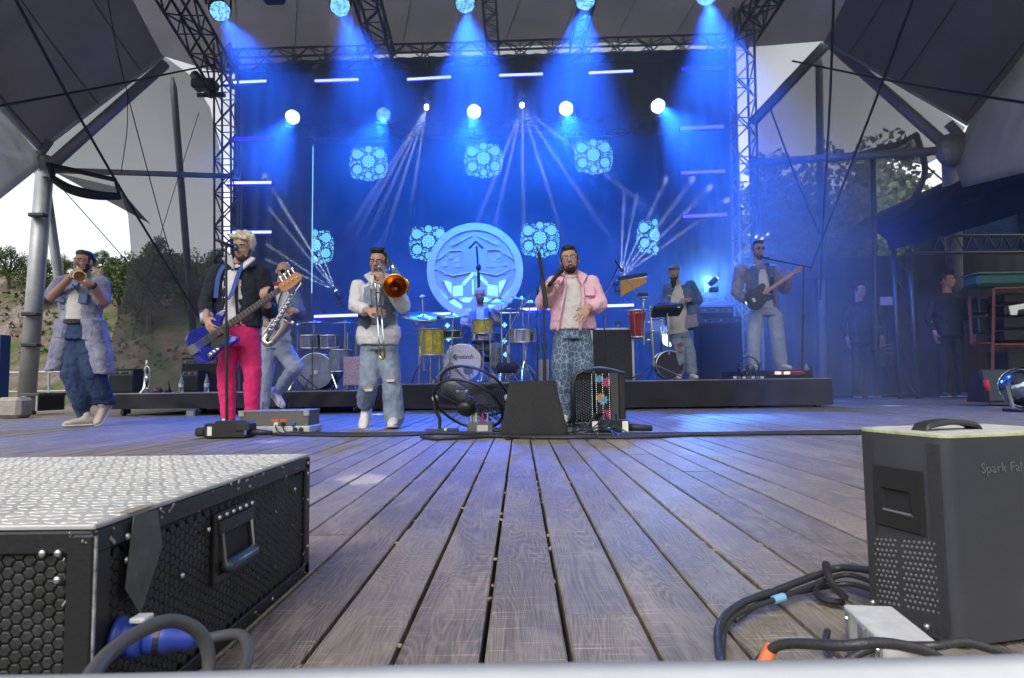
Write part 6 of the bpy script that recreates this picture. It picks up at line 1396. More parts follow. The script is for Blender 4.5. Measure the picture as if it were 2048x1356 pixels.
    MB().prism([Q(a, b_, .0225) for a, b_ in ((.165, .045), (.03, .045), (.01, -.03), (.02, -.10), (.08, -.105), (.13, -.12), (.17, -.07))], nn*.003).build('pickguard', BLK, bd)
    nl = ln+.0; m_ = MB(); m_.loft([[Q(a, b_*ww, o) for b_, o in ((-1, .016), (1, .016), (.8, .034), (-.8, .034))] for a, ww in ((.14, .032), (nl-.13, .021))]); m_.build('neck', MAP, tg_)
    MB().loft([[Q(a, b_*ww, o) for b_, o in ((-1, .0345), (1, .0345), (1, .039), (-1, .039))] for a, ww in ((.10, .032), (nl-.13, .021))]).build('fingerboard', M('rosewood', (.035, .018, .012), .5), tg_)
    for k in range(20): a = .13+(nl-.27)*(1-(1-k/20)**1.0); MB().box(Q(a, 0, .040), (.003, .06-.02*k/20, .003), Matrix((d, w, nn)).transposed()).build('fret', BTN, tg_)
    hs = [(nl-.14, .022), (nl-.14, -.022), (nl-.10, -.045), (nl-.02, -.050), (nl+.07, -.035), (nl+.09, .0), (nl+.06, .05), (nl, .045), (nl-.06, .042), (nl-.11, .045)]
    MB().prism([Q(a, b_, .014) for a, b_ in hs], nn*.016).build('headstock', MAP, tg_)
    for k in range(4): q = Q(nl-.08+k*.042, .055, .02); MB().cyl(q-w*.015, q+w*.022, .007, n=8).build('tuner', CHROME, tg_); MB().ell(q+w*.035, (.015, .006, .012), None, 8, 5).build('tuner_key', CHROME, tg_); MB().cyl(Q(nl-.08+k*.042, .012-.004*k, .03), Q(nl-.08+k*.042, .012-.004*k, .045), .006, n=8).build('post', CHROME, tg_)
    for k in range(4): b_ = (k-1.5); MB().tube([Q(-.135, b_*.019, .045), Q(nl-.13, b_*.009, .043)], .0016, 4).build('string', BTN, tg_)
    MB().rbox(Q(-.135, 0, .034), (.06, .085, .024), .004, Matrix((d, w, nn)).transposed()).build('bridge', CHROME, tg_); MB().rbox(Q(-.0, 0, .03), (.045, .085, .016), .004, Matrix((d, w, nn)).transposed()).build('pickup', BLK, tg_)
    MB().prism([Q(-.06, -.135, .0225), Q(.06, -.125, .0225), Q(.06, -.095, .0225), Q(-.05, -.10, .0225)], nn*.002).build('control_plate', CHROME, tg_)
    for k in range(3): MB().cyl(Q(-.04+k*.035, -.115, .024), Q(-.04+k*.035, -.115, .042), .012, n=10).build('knob', CHROME, tg_)
bassist()

# ---------------------------------------------------------------- trumpet player
def trumpeter():
    Y = 6.75; P = lambda x, y, d=0: W(x, y, Y+d); b = P(165, 850); b.z = 0
    t = thing('person', b, 'person in a long patchwork denim coat playing a trumpet at far left', 'person', 'band members'); sk = MB()
    L, rot = head(t, sk, P(168, 525, -.03), (-.15, -1, .0), (.0, .05, 1), 1.1, P(166, 560), 'tied', HB, 'short', None, None, SKIN2)
    sl, sr = P(124, 570), P(200, 568); el, er = P(101, 597, -.12), P(209, 606, -.14); wl, wr = P(146, 549, -.30), P(180, 566, -.34); inner(sk, P(166, 560), (sl, el, wl), (sr, er, wr))
    limb(sk, [P(104, 594, -.12), wl], (.048, .032)); limb(sk, [P(207, 603, -.14), wr], (.048, .032)); hand(sk, wl, V((.5, -.5, .25)), V((.6, .5, -.5)), -1, .6, 1.1); hand(sk, wr, V((-.75, -.3, .35)), V((-.2, .9, .3)), 1, .7, 1.1); blob('body', sk, SKIN2, t, .0068, 2)
    MB().cyl(P(184, 570, -.33), P(187, 573, -.31), .042, n=12).build('wristband', BLK, t)
    s_ = MB(); torso(s_, P(162, 648), P(166, 562), (sr-sl), (.14, .14, .14, .12, .08), (.15, .15, .15, .12, .08)); blob('shirt', s_, SHC, t, .011, 4, .01, .06)
    MB().lathe([(.165, 0), (.165, .04)], P(161, 648), (0, 0, 1), 24).build('belt', BLK, t)
    j = MB(); u, v, ax = torso(j, P(162, 648), P(165, 558), (sr-sl), (.225, .225, .235, .215, .10), (.13, .13, .14, .12, .07)); f = front(v)
    limb(j, [sl, P(108, 590, -.07)], (.10, .085)); limb(j, [sr, P(205, 600, -.08)], (.10, .085))
    for sg, pts in ((-1, [(139, 640), (131, 680), (120, 715), (112, 742)]), (1, [(187, 640), (195, 680), (203, 715), (208, 748)])):
        ringloft(j, [(P(*pts[0], -.01), .11, .14), (P(*pts[1], -.02), .11, .13), (P(*pts[2], -.03), .10, .12), (P(*pts[3], -.03), .09, .11)], V((1,0,0)), V((0,1,0)))
    ringloft(j, [(P(163, 640, .09), .21, .07), (P(162, 700, .14), .24, .05), (P(162, 742, .16), .26, .04)], V((1,0,0)), V((0,1,0)))
    blob('coat', j, DENC, t, .012, 4, .026, .08)
    for x0_, x1_ in ((150, 112), (174, 213)): 0 and edge(t, [P(x0_+(4 if x0_ < 160 else -4), 566)+f*.10, P(x0_, 610)+f*.165, P((x0_*2+x1_)/3, 660)+f*.16, P(x1_+(18 if x1_ < 160 else -16), 746)+f*.09], DENB, .014)
    for x, y in ((140, 598), (184, 600), (136, 668), (192, 672)): MB().rbox(P(x, y)+f*.135, (.10, .03, .11), .008, Matrix.Rotation(.1, 3, 'Y')).build('pocket', DENB if y < 640 else DENC, t)
    for k in range(3): MB().ell(P(148, 600+k*11)+f*.165, (.01, .006, .01), None, 7, 4).build('button', BLK, t)
    for sg in (-1, 1): MB().prism([P(166+sg*12, 548, .05), P(166+sg*32, 560, -.06), P(166+sg*12, 582, -.17), P(166+sg*6, 562, -.10)], (0, -.012, .01)).build('collar', DENB, t)
    tr = MB(); ringloft(tr, [(P(162, 646), .155, .125), (P(162, 680), .20, .15)], V((1,0,0)), V((0,1,0)))
    limb(tr, [P(152, 685), P(148, 745, -.02)], (.105, .13)); limb(tr, [P(148, 745, -.02), P(160, 795), P(168, 832, .05)], (.13, .10, .06)); limb(tr, [P(174, 685), P(188, 745, .0), P(204, 795, .12)], (.105, .115, .105)); ringloft(tr, [(P(198, 775, .08), .10, .10), (P(205, 808, .16), .13, .12)], V((1,0,0)), V((0,1,0))); blob('wide_trousers', tr, DKJ, t, .012, 4, .03, .10)
    shoe(t, V((P(170, 838).x, Y+.03, .09)), V((-.75, -.6, 0)), BROWNS); shoe(t, P(206, 812, .12), V((-.05, -.65, -.75)), BROWNS)
    # trumpet
    bell = P(159, 553, -.62); mp = L(0, .10, -.058); tt = thing('trumpet', bell, 'silver trumpet pointed straight at the viewer', 'trumpet'); d = (bell-mp).normalized()
    MB().lathe([(.060, 0), (.057, -.006), (.035, -.04), (.018, -.10), (.010, -.2), (.006, -.34)], bell, d, 24).build('bell', M('trumpet_silver', (.75, .70, .60), .12, 1), tt, True); TS = M('trumpet_silver')
    MB().lathe([(.0595, -.001), (.050, -.012), (.03, -.05), (.012, -.12), (.001, -.13)], bell, d, 24).build('bell_inside', M('brass_inside', (.70, .60, .45), .2, 1), tt, True)
    MB().tube([mp, mp+d*.38], .006, 8).build('lead_pipe', TS, tt, True); MB().cyl(mp-d*.0, mp+d*.03, .013, .008, 10).build('mouthpiece', TS, tt)
    for k in range(3): q = mp+d*(.20+.03*k)+V((.012, 0, -.0)); MB().cyl(q-V((0,0,.06)), q+V((0,0,.07)), .011, n=10).build('valve', TS, tt, True)
    MB().tube(catmull([mp+d*.40, mp+d*.44+V((0,0,-.02)), mp+d*.40+V((0,0,-.045)), mp+d*.18+V((0,0,-.05)), mp+d*.12+V((.01,0,-.03)), mp+d*.2]), .006, 6).build('tuning_slide', TS, tt, True)
trumpeter()

# ---------------------------------------------------------------- trombone player
def trombonist():
    Y = 5.9; P = lambda x, y, d=0: W(x, y, Y+d); b = P(760, 855); b.z = 0
    t = thing('person', b, 'person in a grey denim vest, white shirt and ripped jeans playing trombone', 'person', 'band members'); sk = MB()
    L, rot = head(t, sk, P(757, 525, -.03), (-.10, -1, -.14), (.05, -.1, 1), 1.1, P(755, 562), 'short', HB, None, 'dark', 'closed')
    sl, sr = P(717, 574), P(790, 572); el, er = P(711, 612, -.14), P(806, 612, -.14); wl, wr = P(737, 622, -.36), P(771, 570, -.32); inner(sk, P(755, 562), (sl, el, wl), (sr, er, wr))
    limb(sk, [P(729, 620, -.30), wl], (.036, .032)); limb(sk, [P(780, 580, -.28), wr], (.036, .032)); hand(sk, wl, V((.85, -.3, .0)), V((.1, .6, -.6)), -1, .55, 1.1); hand(sk, wr, V((-.4, -.2, .8)), V((-.7, .5, -.1)), 1, .55, 1.1); blob('body', sk, SKIN, t, .0066, 2)
    s_ = MB(); u, v, ax = torso(s_, P(758, 680), P(756, 560), (sr-sl), (.19, .185, .185, .165, .09), (.14, .135, .145, .115, .075)); f = front(v)
    ringloft(s_, [(P(758, 655), .20, .15), (P(757, 672, -.01), .212, .165), (P(756, 690, -.01), .185, .155)], V((1,0,0)), V((0,1,0)))
    limb(s_, [sl, el, P(729, 620, -.29)], (.074, .066, .055)); limb(s_, [sr, er, P(784, 583, -.25)], (.074, .074, .058)); blob('shirt', s_, SHW, t, .011, 4, .022, .07)
    for sg in (-1, 1): MB().prism([P(755+sg*12, 545, .04), P(755+sg*27, 553, -.06), P(755+sg*10, 573, -.17), P(755+sg*5, 558, -.12)], (0, -.012, .012)).build('collar', SHW, t)
    ve = MB(); torso(ve, P(756, 652), P(756, 570), (sr-sl), (.198, .193, .19, .155, .10), (.152, .148, .156, .12, .06)); blob('vest', ve, DENV, t, .011, 4, .012, .06)
    MB().prism([P(752, 572, -.17), P(764, 572, -.17), P(757, 606, -.185)], (0, -.012, 0)).build('shirt_front', SHW, t)
    for sg in (-1, 1):
        x = 757+sg*20; MB().prism([P(x-13, 610)+f*.145, P(x+13, 610)+f*.145, P(x+12, 650)+f*.15, P(x-4*sg, 662)+f*.15, P(x-12, 648)+f*.15], (0, -.012, 0)).build('vest_panel', M('vest_dark', (.045, .06, .10), .85, var=.3, vs_=10), t)
        MB().prism([P(757+sg*10, 575)+f*.145, P(757+sg*22, 580)+f*.135, P(757+sg*17, 615)+f*.155, P(757+sg*5, 615)+f*.165], (0, -.010, 0)).build('lapel', DENV, t)
    tr = MB(); ringloft(tr, [(P(758, 676), .165, .12), (P(758, 700), .185, .13)], V((1,0,0)), V((0,1,0)))
    limb(tr, [P(740, 700), P(738, 765, -.10), P(731, 805, .12)], (.100, .092, .088)); limb(tr, [P(777, 700), P(783, 765, -.03), P(788, 835, .0)], (.100, .092, .10)); blob('jeans', tr, JEAN, t, .011, 4, .022, .09)
    for x, y, d in ((737, 776, -.20), (781, 757, -.13)):
        m_ = MB(); m_.ell(P(x, y, d), (.042, .012, .012), None, 12, 6); rp_ = m_.build('knee_rip', SKIN2, t, True)
        for k in range(3): MB().tube([P(x-9+k, y+3+k*1.6, d-.012), P(x+9-k, y+2+k*1.9, d-.012)], .004, 4).build('frayed_thread', SHW, rp_)
    shoe(t, P(731, 818, .14), V((-.05, -.62, -.72)), SHOE); shoe(t, V((P(789, 836).x, Y-.02, .095)), V((.08, -1, 0)), SHOE)
    # trombone
    mp = L(0, .10, -.058); tt = thing('trombone', mp, 'brass trombone with its slide pointing down at the floor', 'trombone')
    GL = M('brass', (.62, .40, .13), .14, 1, var=.25, vs_=30); GS = M('slide_steel', (.45, .56, .66), .15, 1)
    e0 = P(760, 712, -.72); m2 = mp+V((.005, -.03, .0)); d = (e0-m2).normalized(); off = V((.034, .02, .0))
    for k in (0, 1): MB().tube([m2+off*k+(d*.0), e0+off*k], .0075, 8).build('slide_tube', GS, tt, True); MB().tube([m2+off*k+d*.02, m2+off*k+d*.30], .0095, 8).build('outer_slide', GS, tt, True)
    MB().tube(catmull([e0-d*.09, e0, e0+d*.03+off*.5, e0+off, e0+off-d*.08]), .0105, 8).build('slide_bow', GL, tt, True); MB().cyl(mp, m2, .013, .008, 10).build('mouthpiece', CHROME, tt)
    MB().tube([m2+d*.16, m2+off+d*.16], .007, 6).build('slide_brace', GL, tt); MB().tube([m2+d*.31, m2+off+d*.31], .007, 6).build('slide_brace', GL, tt)
    bc = P(790, 572, -.42); bd = V((.02, -1, -.12)).normalized()
    MB().lathe([(.108, 0), (.106, -.008), (.075, -.05), (.045, -.11), (.025, -.2), (.015, -.32), (.012, -.45)], bc, bd, 32).build('bell', GL, tt, True)
    MB().lathe([(.1075, -.002), (.074, -.045), (.045, -.09), (.022, -.17), (.001, -.2)], bc, bd, 32).build('bell_throat', M('rose_brass', (.50, .22, .08), .2, 1), tt, True)
    MB().lathe([(.104, .003), (.110, .002), (.110, -.004), (.104, -.003)], bc, bd, 32).build('bell_rim', GL, tt, True)
    back = bc-bd*.44; MB().tube(catmull([back, back-bd*.08+V((0,0,.04)), P(782, 524, -.02), P(775, 540, -.1), m2+off+V((.01, 0, .02)), m2+off]), .010, 8).build('tuning_slide', GS, tt, True)
    MB().tube([P(784, 523, -.30), P(789, 550, -.30)], .016, 8).build('counterweight', M('blue_steel', (.5, .72, .9), .12, 1), tt, True)
    for k in range(7): a = k*.8; MB().ell(bc-bd*.12+V((.085*math.cos(a), 0, .085*math.sin(a))), (.014, .03, .014), None, 8, 6).build('valve_part', GL, tt, True)
    MB().tube(catmull([bc-bd*.1+V((.02, 0, -.08)), bc-bd*.1+V((.10, 0, -.03)), bc-bd*.1+V((.09, 0, .06)), bc-bd*.16+V((.0, 0, .09)), bc-bd*.2+V((-.06, 0, .02))]), .011, 8).build('valve_loop', GL, tt, True)
trombonist()

# ---------------------------------------------------------------- singer
def leafmat():
    m = M('leaf_print_denim', (.06, .10, .17), .85); t = m.node_tree; N = t.nodes; L = t.links; b = N['Principled BSDF']
    tc = N.new('ShaderNodeTexCoord'); mp = N.new('ShaderNodeMapping'); mp.inputs['Scale'].default_value = (1, 1, .72); L.new(tc.outputs['Object'], mp.inputs[0])
    vo = N.new('ShaderNodeTexVoronoi'); vo.feature = 'DISTANCE_TO_EDGE'; vo.inputs['Scale'].default_value = 24; L.new(mp.outputs[0], vo.inputs['Vector'])
    r = N.new('ShaderNodeValToRGB'); e = r.color_ramp.elements; e[0].position = .03; e[0].color = (.24, .31, .40, 1); e[1].position = .11; e[1].color = (.06, .095, .165, 1); q = e.new(.34); q.color = (.085, .13, .21, 1)
    L.new(vo.outputs['Distance'], r.inputs[0]); L.new(r.outputs[0], b.inputs['Base Color']); return m
def singer():
    Y = 5.9; P = lambda x, y, d=0: W(x, y, Y+d); b = P(1145, 850); b.z = 0
    t = thing('person', b, 'person in a pink jacket singing into a held microphone', 'person', 'band members'); sk = MB()
    L, rot = head(t, sk, P(1139, 521, -.03), (-.10, -1, .06), (-.10, .0, 1), 1.1, P(1142, 560), 'quiff', HB, 'short', 'clear', 'open')
    sl, sr = P(1108, 568), P(1182, 566); el, er = P(1086, 606, -.04), P(1199, 609, -.02); wl, wr = P(1101, 572, -.22), P(1176, 616, -.20); inner(sk, P(1142, 560), (sl, el, wl), (sr, er, wr))
    limb(sk, [P(1096, 582, -.18), wl], (.036, .032)); limb(sk, [P(1184, 613, -.16), wr], (.036, .031)); hand(sk, wl, V((.45, -.2, .85)), V((.75, .2, -.3)), -1, .75, 1.12); hand(sk, wr, P(1164, 632, -.26)-wr, V((-.2, .9, -.2)), -1, .25, 1.12, .22); blob('body', sk, SKIN, t, .0066, 2)
    s_ = MB(); u, v, ax = torso(s_, P(1144, 660), P(1142, 556), (sr-sl), (.155, .155, .16, .13, .085), (.145, .14, .15, .12, .08)); blob('shirt', s_, SHC, t, .011, 4, .016, .07); f = front(v)
    j = MB(); torso(j, P(1146, 660), P(1144, 558), (sr-sl), (.232, .225, .225, .205, .11), (.125, .125, .135, .115, .075)); limb(j, [sl, el, P(1097, 583, -.16)], (.082, .078, .060)); limb(j, [sr, er, P(1186, 614, -.14)], (.082, .080, .064)); blob('jacket', j, PINKJ, t, .011, 4, .026, .08)
    edge(t, [P(1128, 556)+f*.09, P(1127, 585)+f*.15, P(1118, 630)+f*.155, P(1113, 664)+f*.14], PINKJ, .015); edge(t, [P(1158, 556)+f*.09, P(1163, 590)+f*.15, P(1162, 640)+f*.155, P(1156, 664)+f*.15], PINKJ, .015)
    for sg in (-1, 1): MB().prism([P(1142+sg*13, 542, .06), P(1142+sg*32, 552, -.05), P(1142+sg*22, 575, -.15), P(1142+sg*13, 556, -.12)], (0, -.014, .012)).build('collar', PINKJ, t)
    for x, y in ((1122, 580), (1121, 602), (1117, 621), (1114, 643), (1164, 600)): MB().ell(P(x, y)+f*.172, (.009, .006, .009), None, 7, 4).build('button', BTN, t)
    MB().rbox(P(1176, 585)+f*.13, (.095, .02, .10), .008, Matrix.Rotation(.05, 3, 'Z')).build('pocket', PINKJ, t); MB().lathe([(.08, 0), (.079, .02)], P(1095, 580, -.14), P(1101, 572, -.22)-P(1095, 580, -.14), 12).build('cuff', PINKJ, t)
    ne = MB(); ne.lathe([(.068, -.012), (.073, 0), (.068, .018)], P(1141, 553, -.02), (0, -.25, 1), 18); ne.build('neckline', SHC, t, True)
    tr = MB(); ringloft(tr, [(P(1145, 652), .16, .12), (P(1145, 680), .182, .13)], V((1,0,0)), V((0,1,0))); limb(tr, [P(1127, 685), P(1122, 735, -.04), P(1130, 835, .04)], (.108, .098, .088)); limb(tr, [P(1163, 685), P(1166, 735), P(1170, 840, .05)], (.108, .098, .088)); blob('patterned_trousers', tr, leafmat(), t, .012, 4, .02, .09)
    shoe(t, V((P(1130, 840).x, Y+.0, .09)), V((-.2, -1, 0)), SHOE); shoe(t, V((P(1174, 840).x, Y+.03, .09)), V((.2, -1, 0)), SHOE)
    mt = thing('hand_microphone', P(1110, 556, -.28), 'black wireless microphone in the hand of the person in pink', 'microphone'); a, c = P(1096, 573, -.27), P(1120, 543, -.29); d = (c-a).normalized()
    MB().lathe([(.015, 0), (.017, .05), (.018, .13), (.023, .165), (.024, .18)], a, d, 14, True).build('handle', BLK, mt, True); MB().ell(c+d*.012, (.029, .029, .031), None, 12, 8).build('mic_head', M('mic_mesh2', (.035, .035, .04), .4, .6), mt, True)
singer()

# ---------------------------------------------------------------- saxophone player
def saxophonist():
    Y = 7.1; P = lambda x, y, d=0: W(x, y, Y+d); b = P(525, 845); b.z = 0
    t = thing('person', b, 'bald person in sunglasses and pale jeans playing saxophone behind the bassist', 'person', 'band members'); sk = MB()
    L, rot = head(t, sk, P(568, 545, -.02), (.62, -1, -.08), (.08, .0, 1), 1.08, P(562, 580), None, HBR, None, 'shades', 'closed', brow=False)
    sl, sr = P(541, 585), P(586, 586, .02); el, er = P(529, 628, -.05), P(600, 628, -.02); wl, wr = P(534, 650, -.25), P(590, 622, -.26); inner(sk, P(562, 580), (sl, el, wl), (sr, er, wr))
    limb(sk, [P(530, 636, -.12), wl], (.036, .031)); limb(sk, [P(597, 626, -.1), wr], (.036, .031)); hand(sk, wl, V((.8, -.3, -.1)), V((.1, .8, -.2)), -1, .45, 1.1); hand(sk, wr, V((-.75, -.3, .15)), V((-.1, .8, -.2)), 1, .6, 1.1); blob('body', sk, SKIN, t, .0068, 2)
    s_ = MB(); u, v, ax = torso(s_, P(553, 682), P(561, 572), (sr-sl), (.175, .17, .175, .15, .08), (.14, .13, .14, .115, .07)); blob('shirt', s_, SHW, t, .011, 4, .014, .07); f = front(v)
    j = MB(); torso(j, P(556, 672, .04), P(563, 575, .03), (sr-sl), (.215, .20, .20, .18, .10), (.11, .10, .11, .10, .06)); limb(j, [sl, el, P(531, 640, -.16)], (.078, .07, .055)); limb(j, [sr, er, P(595, 625, -.14)], (.078, .07, .055)); blob('jacket', j, DENB, t, .011, 4, .024, .08)
    MB().tube(catmull([P(553, 578)+f*.10, P(558, 600)+f*.155, P(562, 628)+f*.17, P(567, 600)+f*.15, P(572, 578)+f*.09]), .008, 6).build('neck_strap', BLK, t); MB().lathe([(.075, -.02), (.082, 0), (.072, .025)], P(561, 568), (0, -.2, 1), 16).build('red_scarf', M('scarf_red', (.35, .02, .04), .8), t, True)
    tr = MB(); ringloft(tr, [(P(553, 680), .16, .12), (P(553, 698), .175, .125)], V((1,0,0)), V((0,1,0))); limb(tr, [P(540, 700), P(531, 750, -.02), P(524, 826, .02)], (.105, .085, .072)); limb(tr, [P(568, 700), P(590, 735, -.22), P(560, 778, .12)], (.108, .09, .066)); blob('jeans', tr, JEANP, t, .011, 4, .02, .09)
    MB().rbox(P(578, 706)+f*.02, (.14, .10, .16), .03, Matrix.Rotation(.3, 3, 'Y')).build('jacket_tail', DENB, t)
    shoe(t, V((P(523, 830).x, Y+.02, .09)), V((-.2, -1, 0)), SHOE); shoe(t, P(552, 782, .14), V((.62, -.3, -.62)), SHOE)
    tt = thing('saxophone', P(545, 680, -.3), 'silver tenor saxophone slung across the player in sunglasses', 'saxophone'); GS = M('sax_silver', (.52, .47, .42), .18, 1, var=.3, vs_=30)
    mp = P(585, 556, -.20); nb = P(602, 566, -.26); bt = P(531, 676, -.36); tip = P(580, 640, -.40)
    MB().tube(catmull([mp, P(594, 553, -.22), nb, P(590, 584, -.28)]), .012, 8).build('neck', GS, tt, True); MB().cyl(mp+V((-.05, .02, .0)), mp, .011, .014, 8).build('mouthpiece', BLK, tt)
    body = [P(591, 582, -.28), P(572, 612, -.30), P(552, 645, -.33), P(536, 668, -.35)]; MB().tube(body, [.016, .022, .030, .034], 12).build('body_tube', GS, tt, True)
    MB().tube(catmull([P(536, 668, -.35), P(530, 680, -.37), P(536, 688, -.38), P(546, 684, -.38)], 4), .037, 12).build('bow', GS, tt, True); bl = [P(546, 684, -.38), P(560, 668, -.40), P(571, 654, -.41), P(579, 642, -.42)]; MB().tube(bl, [.037, .042, .052, .075], 16, False).build('bell', GS, tt, True); MB().tube(bl[1:], [.036, .046, .070], 16, False).build('bell_inside', M('sax_inside', (.35, .32, .30), .25, 1), tt, True)
    MB().lathe([(.072, -.004), (.080, 0), (.074, .006)], bl[-1], bl[-1]-bl[-2], 20).build('bell_rim', GS, tt, True)
    for k in range(9): q = body[0].lerp(body[3], .12+.1*k)+V((.01, -.035, .008)); MB().cyl(q, q+V((.0, -.012, .0)), .016+.001*k, n=10).build('key', CHROME, tt, True)
    MB().tube([body[0]+V((.025, -.03, 0)), body[3]+V((.04, -.03, .01))], .005, 5).build('key_rod', CHROME, tt); MB().tube([body[0]+V((-.02, -.03, 0)), body[3]+V((-.035, -.03, .0))], .005, 5).build('key_rod', CHROME, tt)
    MB().box(P(545, 628, -.16), (.09, .01, .02), None).build('badge', BLK, t)
saxophonist()

# ---------------------------------------------------------------- drummer
def drummer():
    Y = 10.75; P = lambda x, y, d=0: W(x, y, Y+d); b = P(966, 745); b.z = .42
    t = thing('person', b, 'bald bearded person in a denim vest seated at the main drum kit', 'person', 'band members'); sk = MB()
    L, rot = head(t, sk, P(960, 590, -.06), (.02, -1, -.25), (0, -.25, 1), 1.1, P(960, 616), None, HBR, 'full', None, None, SKIN2)
    sl, sr = P(938, 626), P(984, 626); el, er = P(926, 655, -.05), P(1000, 650, -.05); wl, wr = P(932, 650, -.3), P(992, 646, -.3); inner(sk, P(960, 616), (sl, el, wl), (sr, er, wr))
    limb(sk, [P(927, 652, -.02), wl], (.045, .034)); limb(sk, [P(998, 648, -.02), wr], (.045, .034)); hand(sk, wl, V((.5, -.8, 0)), V((.3, .1, -.9)), 1, .7, 1.1); hand(sk, wr, V((-.4, -.8, 0)), V((-.3, .1, -.9)), -1, .7, 1.1); blob('body', sk, SKIN2, t, .008, 2)
    s_ = MB(); u, v, ax = torso(s_, P(962, 690), P(961, 613), (sr-sl), (.19, .20, .21, .19, .09), (.16, .16, .15, .12, .075)); limb(s_, [sl, P(929, 644, -.02)], (.09, .085)); limb(s_, [sr, P(996, 642, -.02)], (.09, .085)); blob('shirt', s_, M('pink_white_shirt', (.55, .48, .50), .85), t, .013, 4, .015, .07); f = front(v)
    ve = MB()
    for sg in (-1, 1): ringloft(ve, [(P(962+sg*14, 690)+f*.02, .09, .16), (P(962+sg*15, 650)+f*.02, .09, .165), (P(961+sg*13, 626)+f*.02, .075, .12), (P(961+sg*10, 617), .05, .08)], V((1,0,0)), V((0,1,0)))
    blob('vest', ve, DENB, t, .013, 3, .012, .07); MB().tube(catmull([P(953, 616)+f*.08, P(958, 632)+f*.17, P(964, 634)+f*.175, P(970, 616)+f*.08]), .006, 5).build('necklace', BTN, t)
    tr = MB(); ringloft(tr, [(P(962, 688), .19, .16), (P(962, 702), .19, .17)], V((1,0,0)), V((0,1,0))); limb(tr, [P(948, 700), P(935, 697, -.42), P(936, 735, -.42)], (.10, .085, .07)); limb(tr, [P(978, 698), P(993, 695, -.42), P(990, 730, -.40)], (.10, .09, .075)); blob('jeans', tr, JEAN, t, .013, 4, .018, .09)
    shoe(t, V((P(936, 735).x, Y-.42, .50)), V((0, -1, 0)), SHOE); shoe(t, V((P(989, 735).x, Y-.40, .50)), V((.1, -1, 0)), SHOE)
    for sg, w in ((1, wl), (-1, wr)):
        o = MB().tube([w+V((-.03*sg, .05, -.02)), w+V((.16*sg, -.28, .06))], .007, 6).build('drum_stick', M('stick_wood', (.6, .45, .28), .5)); tag(o, ('left' if sg > 0 else 'right')+' hand drum stick of the seated drummer', 'drum stick', 'drum sticks')
    st = thing('drum_stool', V((b.x, Y+.05, .42)), 'round stool under the seated drummer', 'stool'); MB().lathe([(.001, .36), (.17, .36), (.18, .40), (.16, .44), (.001, .445)], V((b.x, Y+.05, .42)), (0,0,1), 20).build('seat', BLK, st, True); MB().tube([V((b.x, Y+.05, .42)), V((b.x, Y+.05, .79))], .02, 6).build('post', CHROME, st); tripod(st, V((b.x, Y+.05, .42)), .25, .25)
drummer()

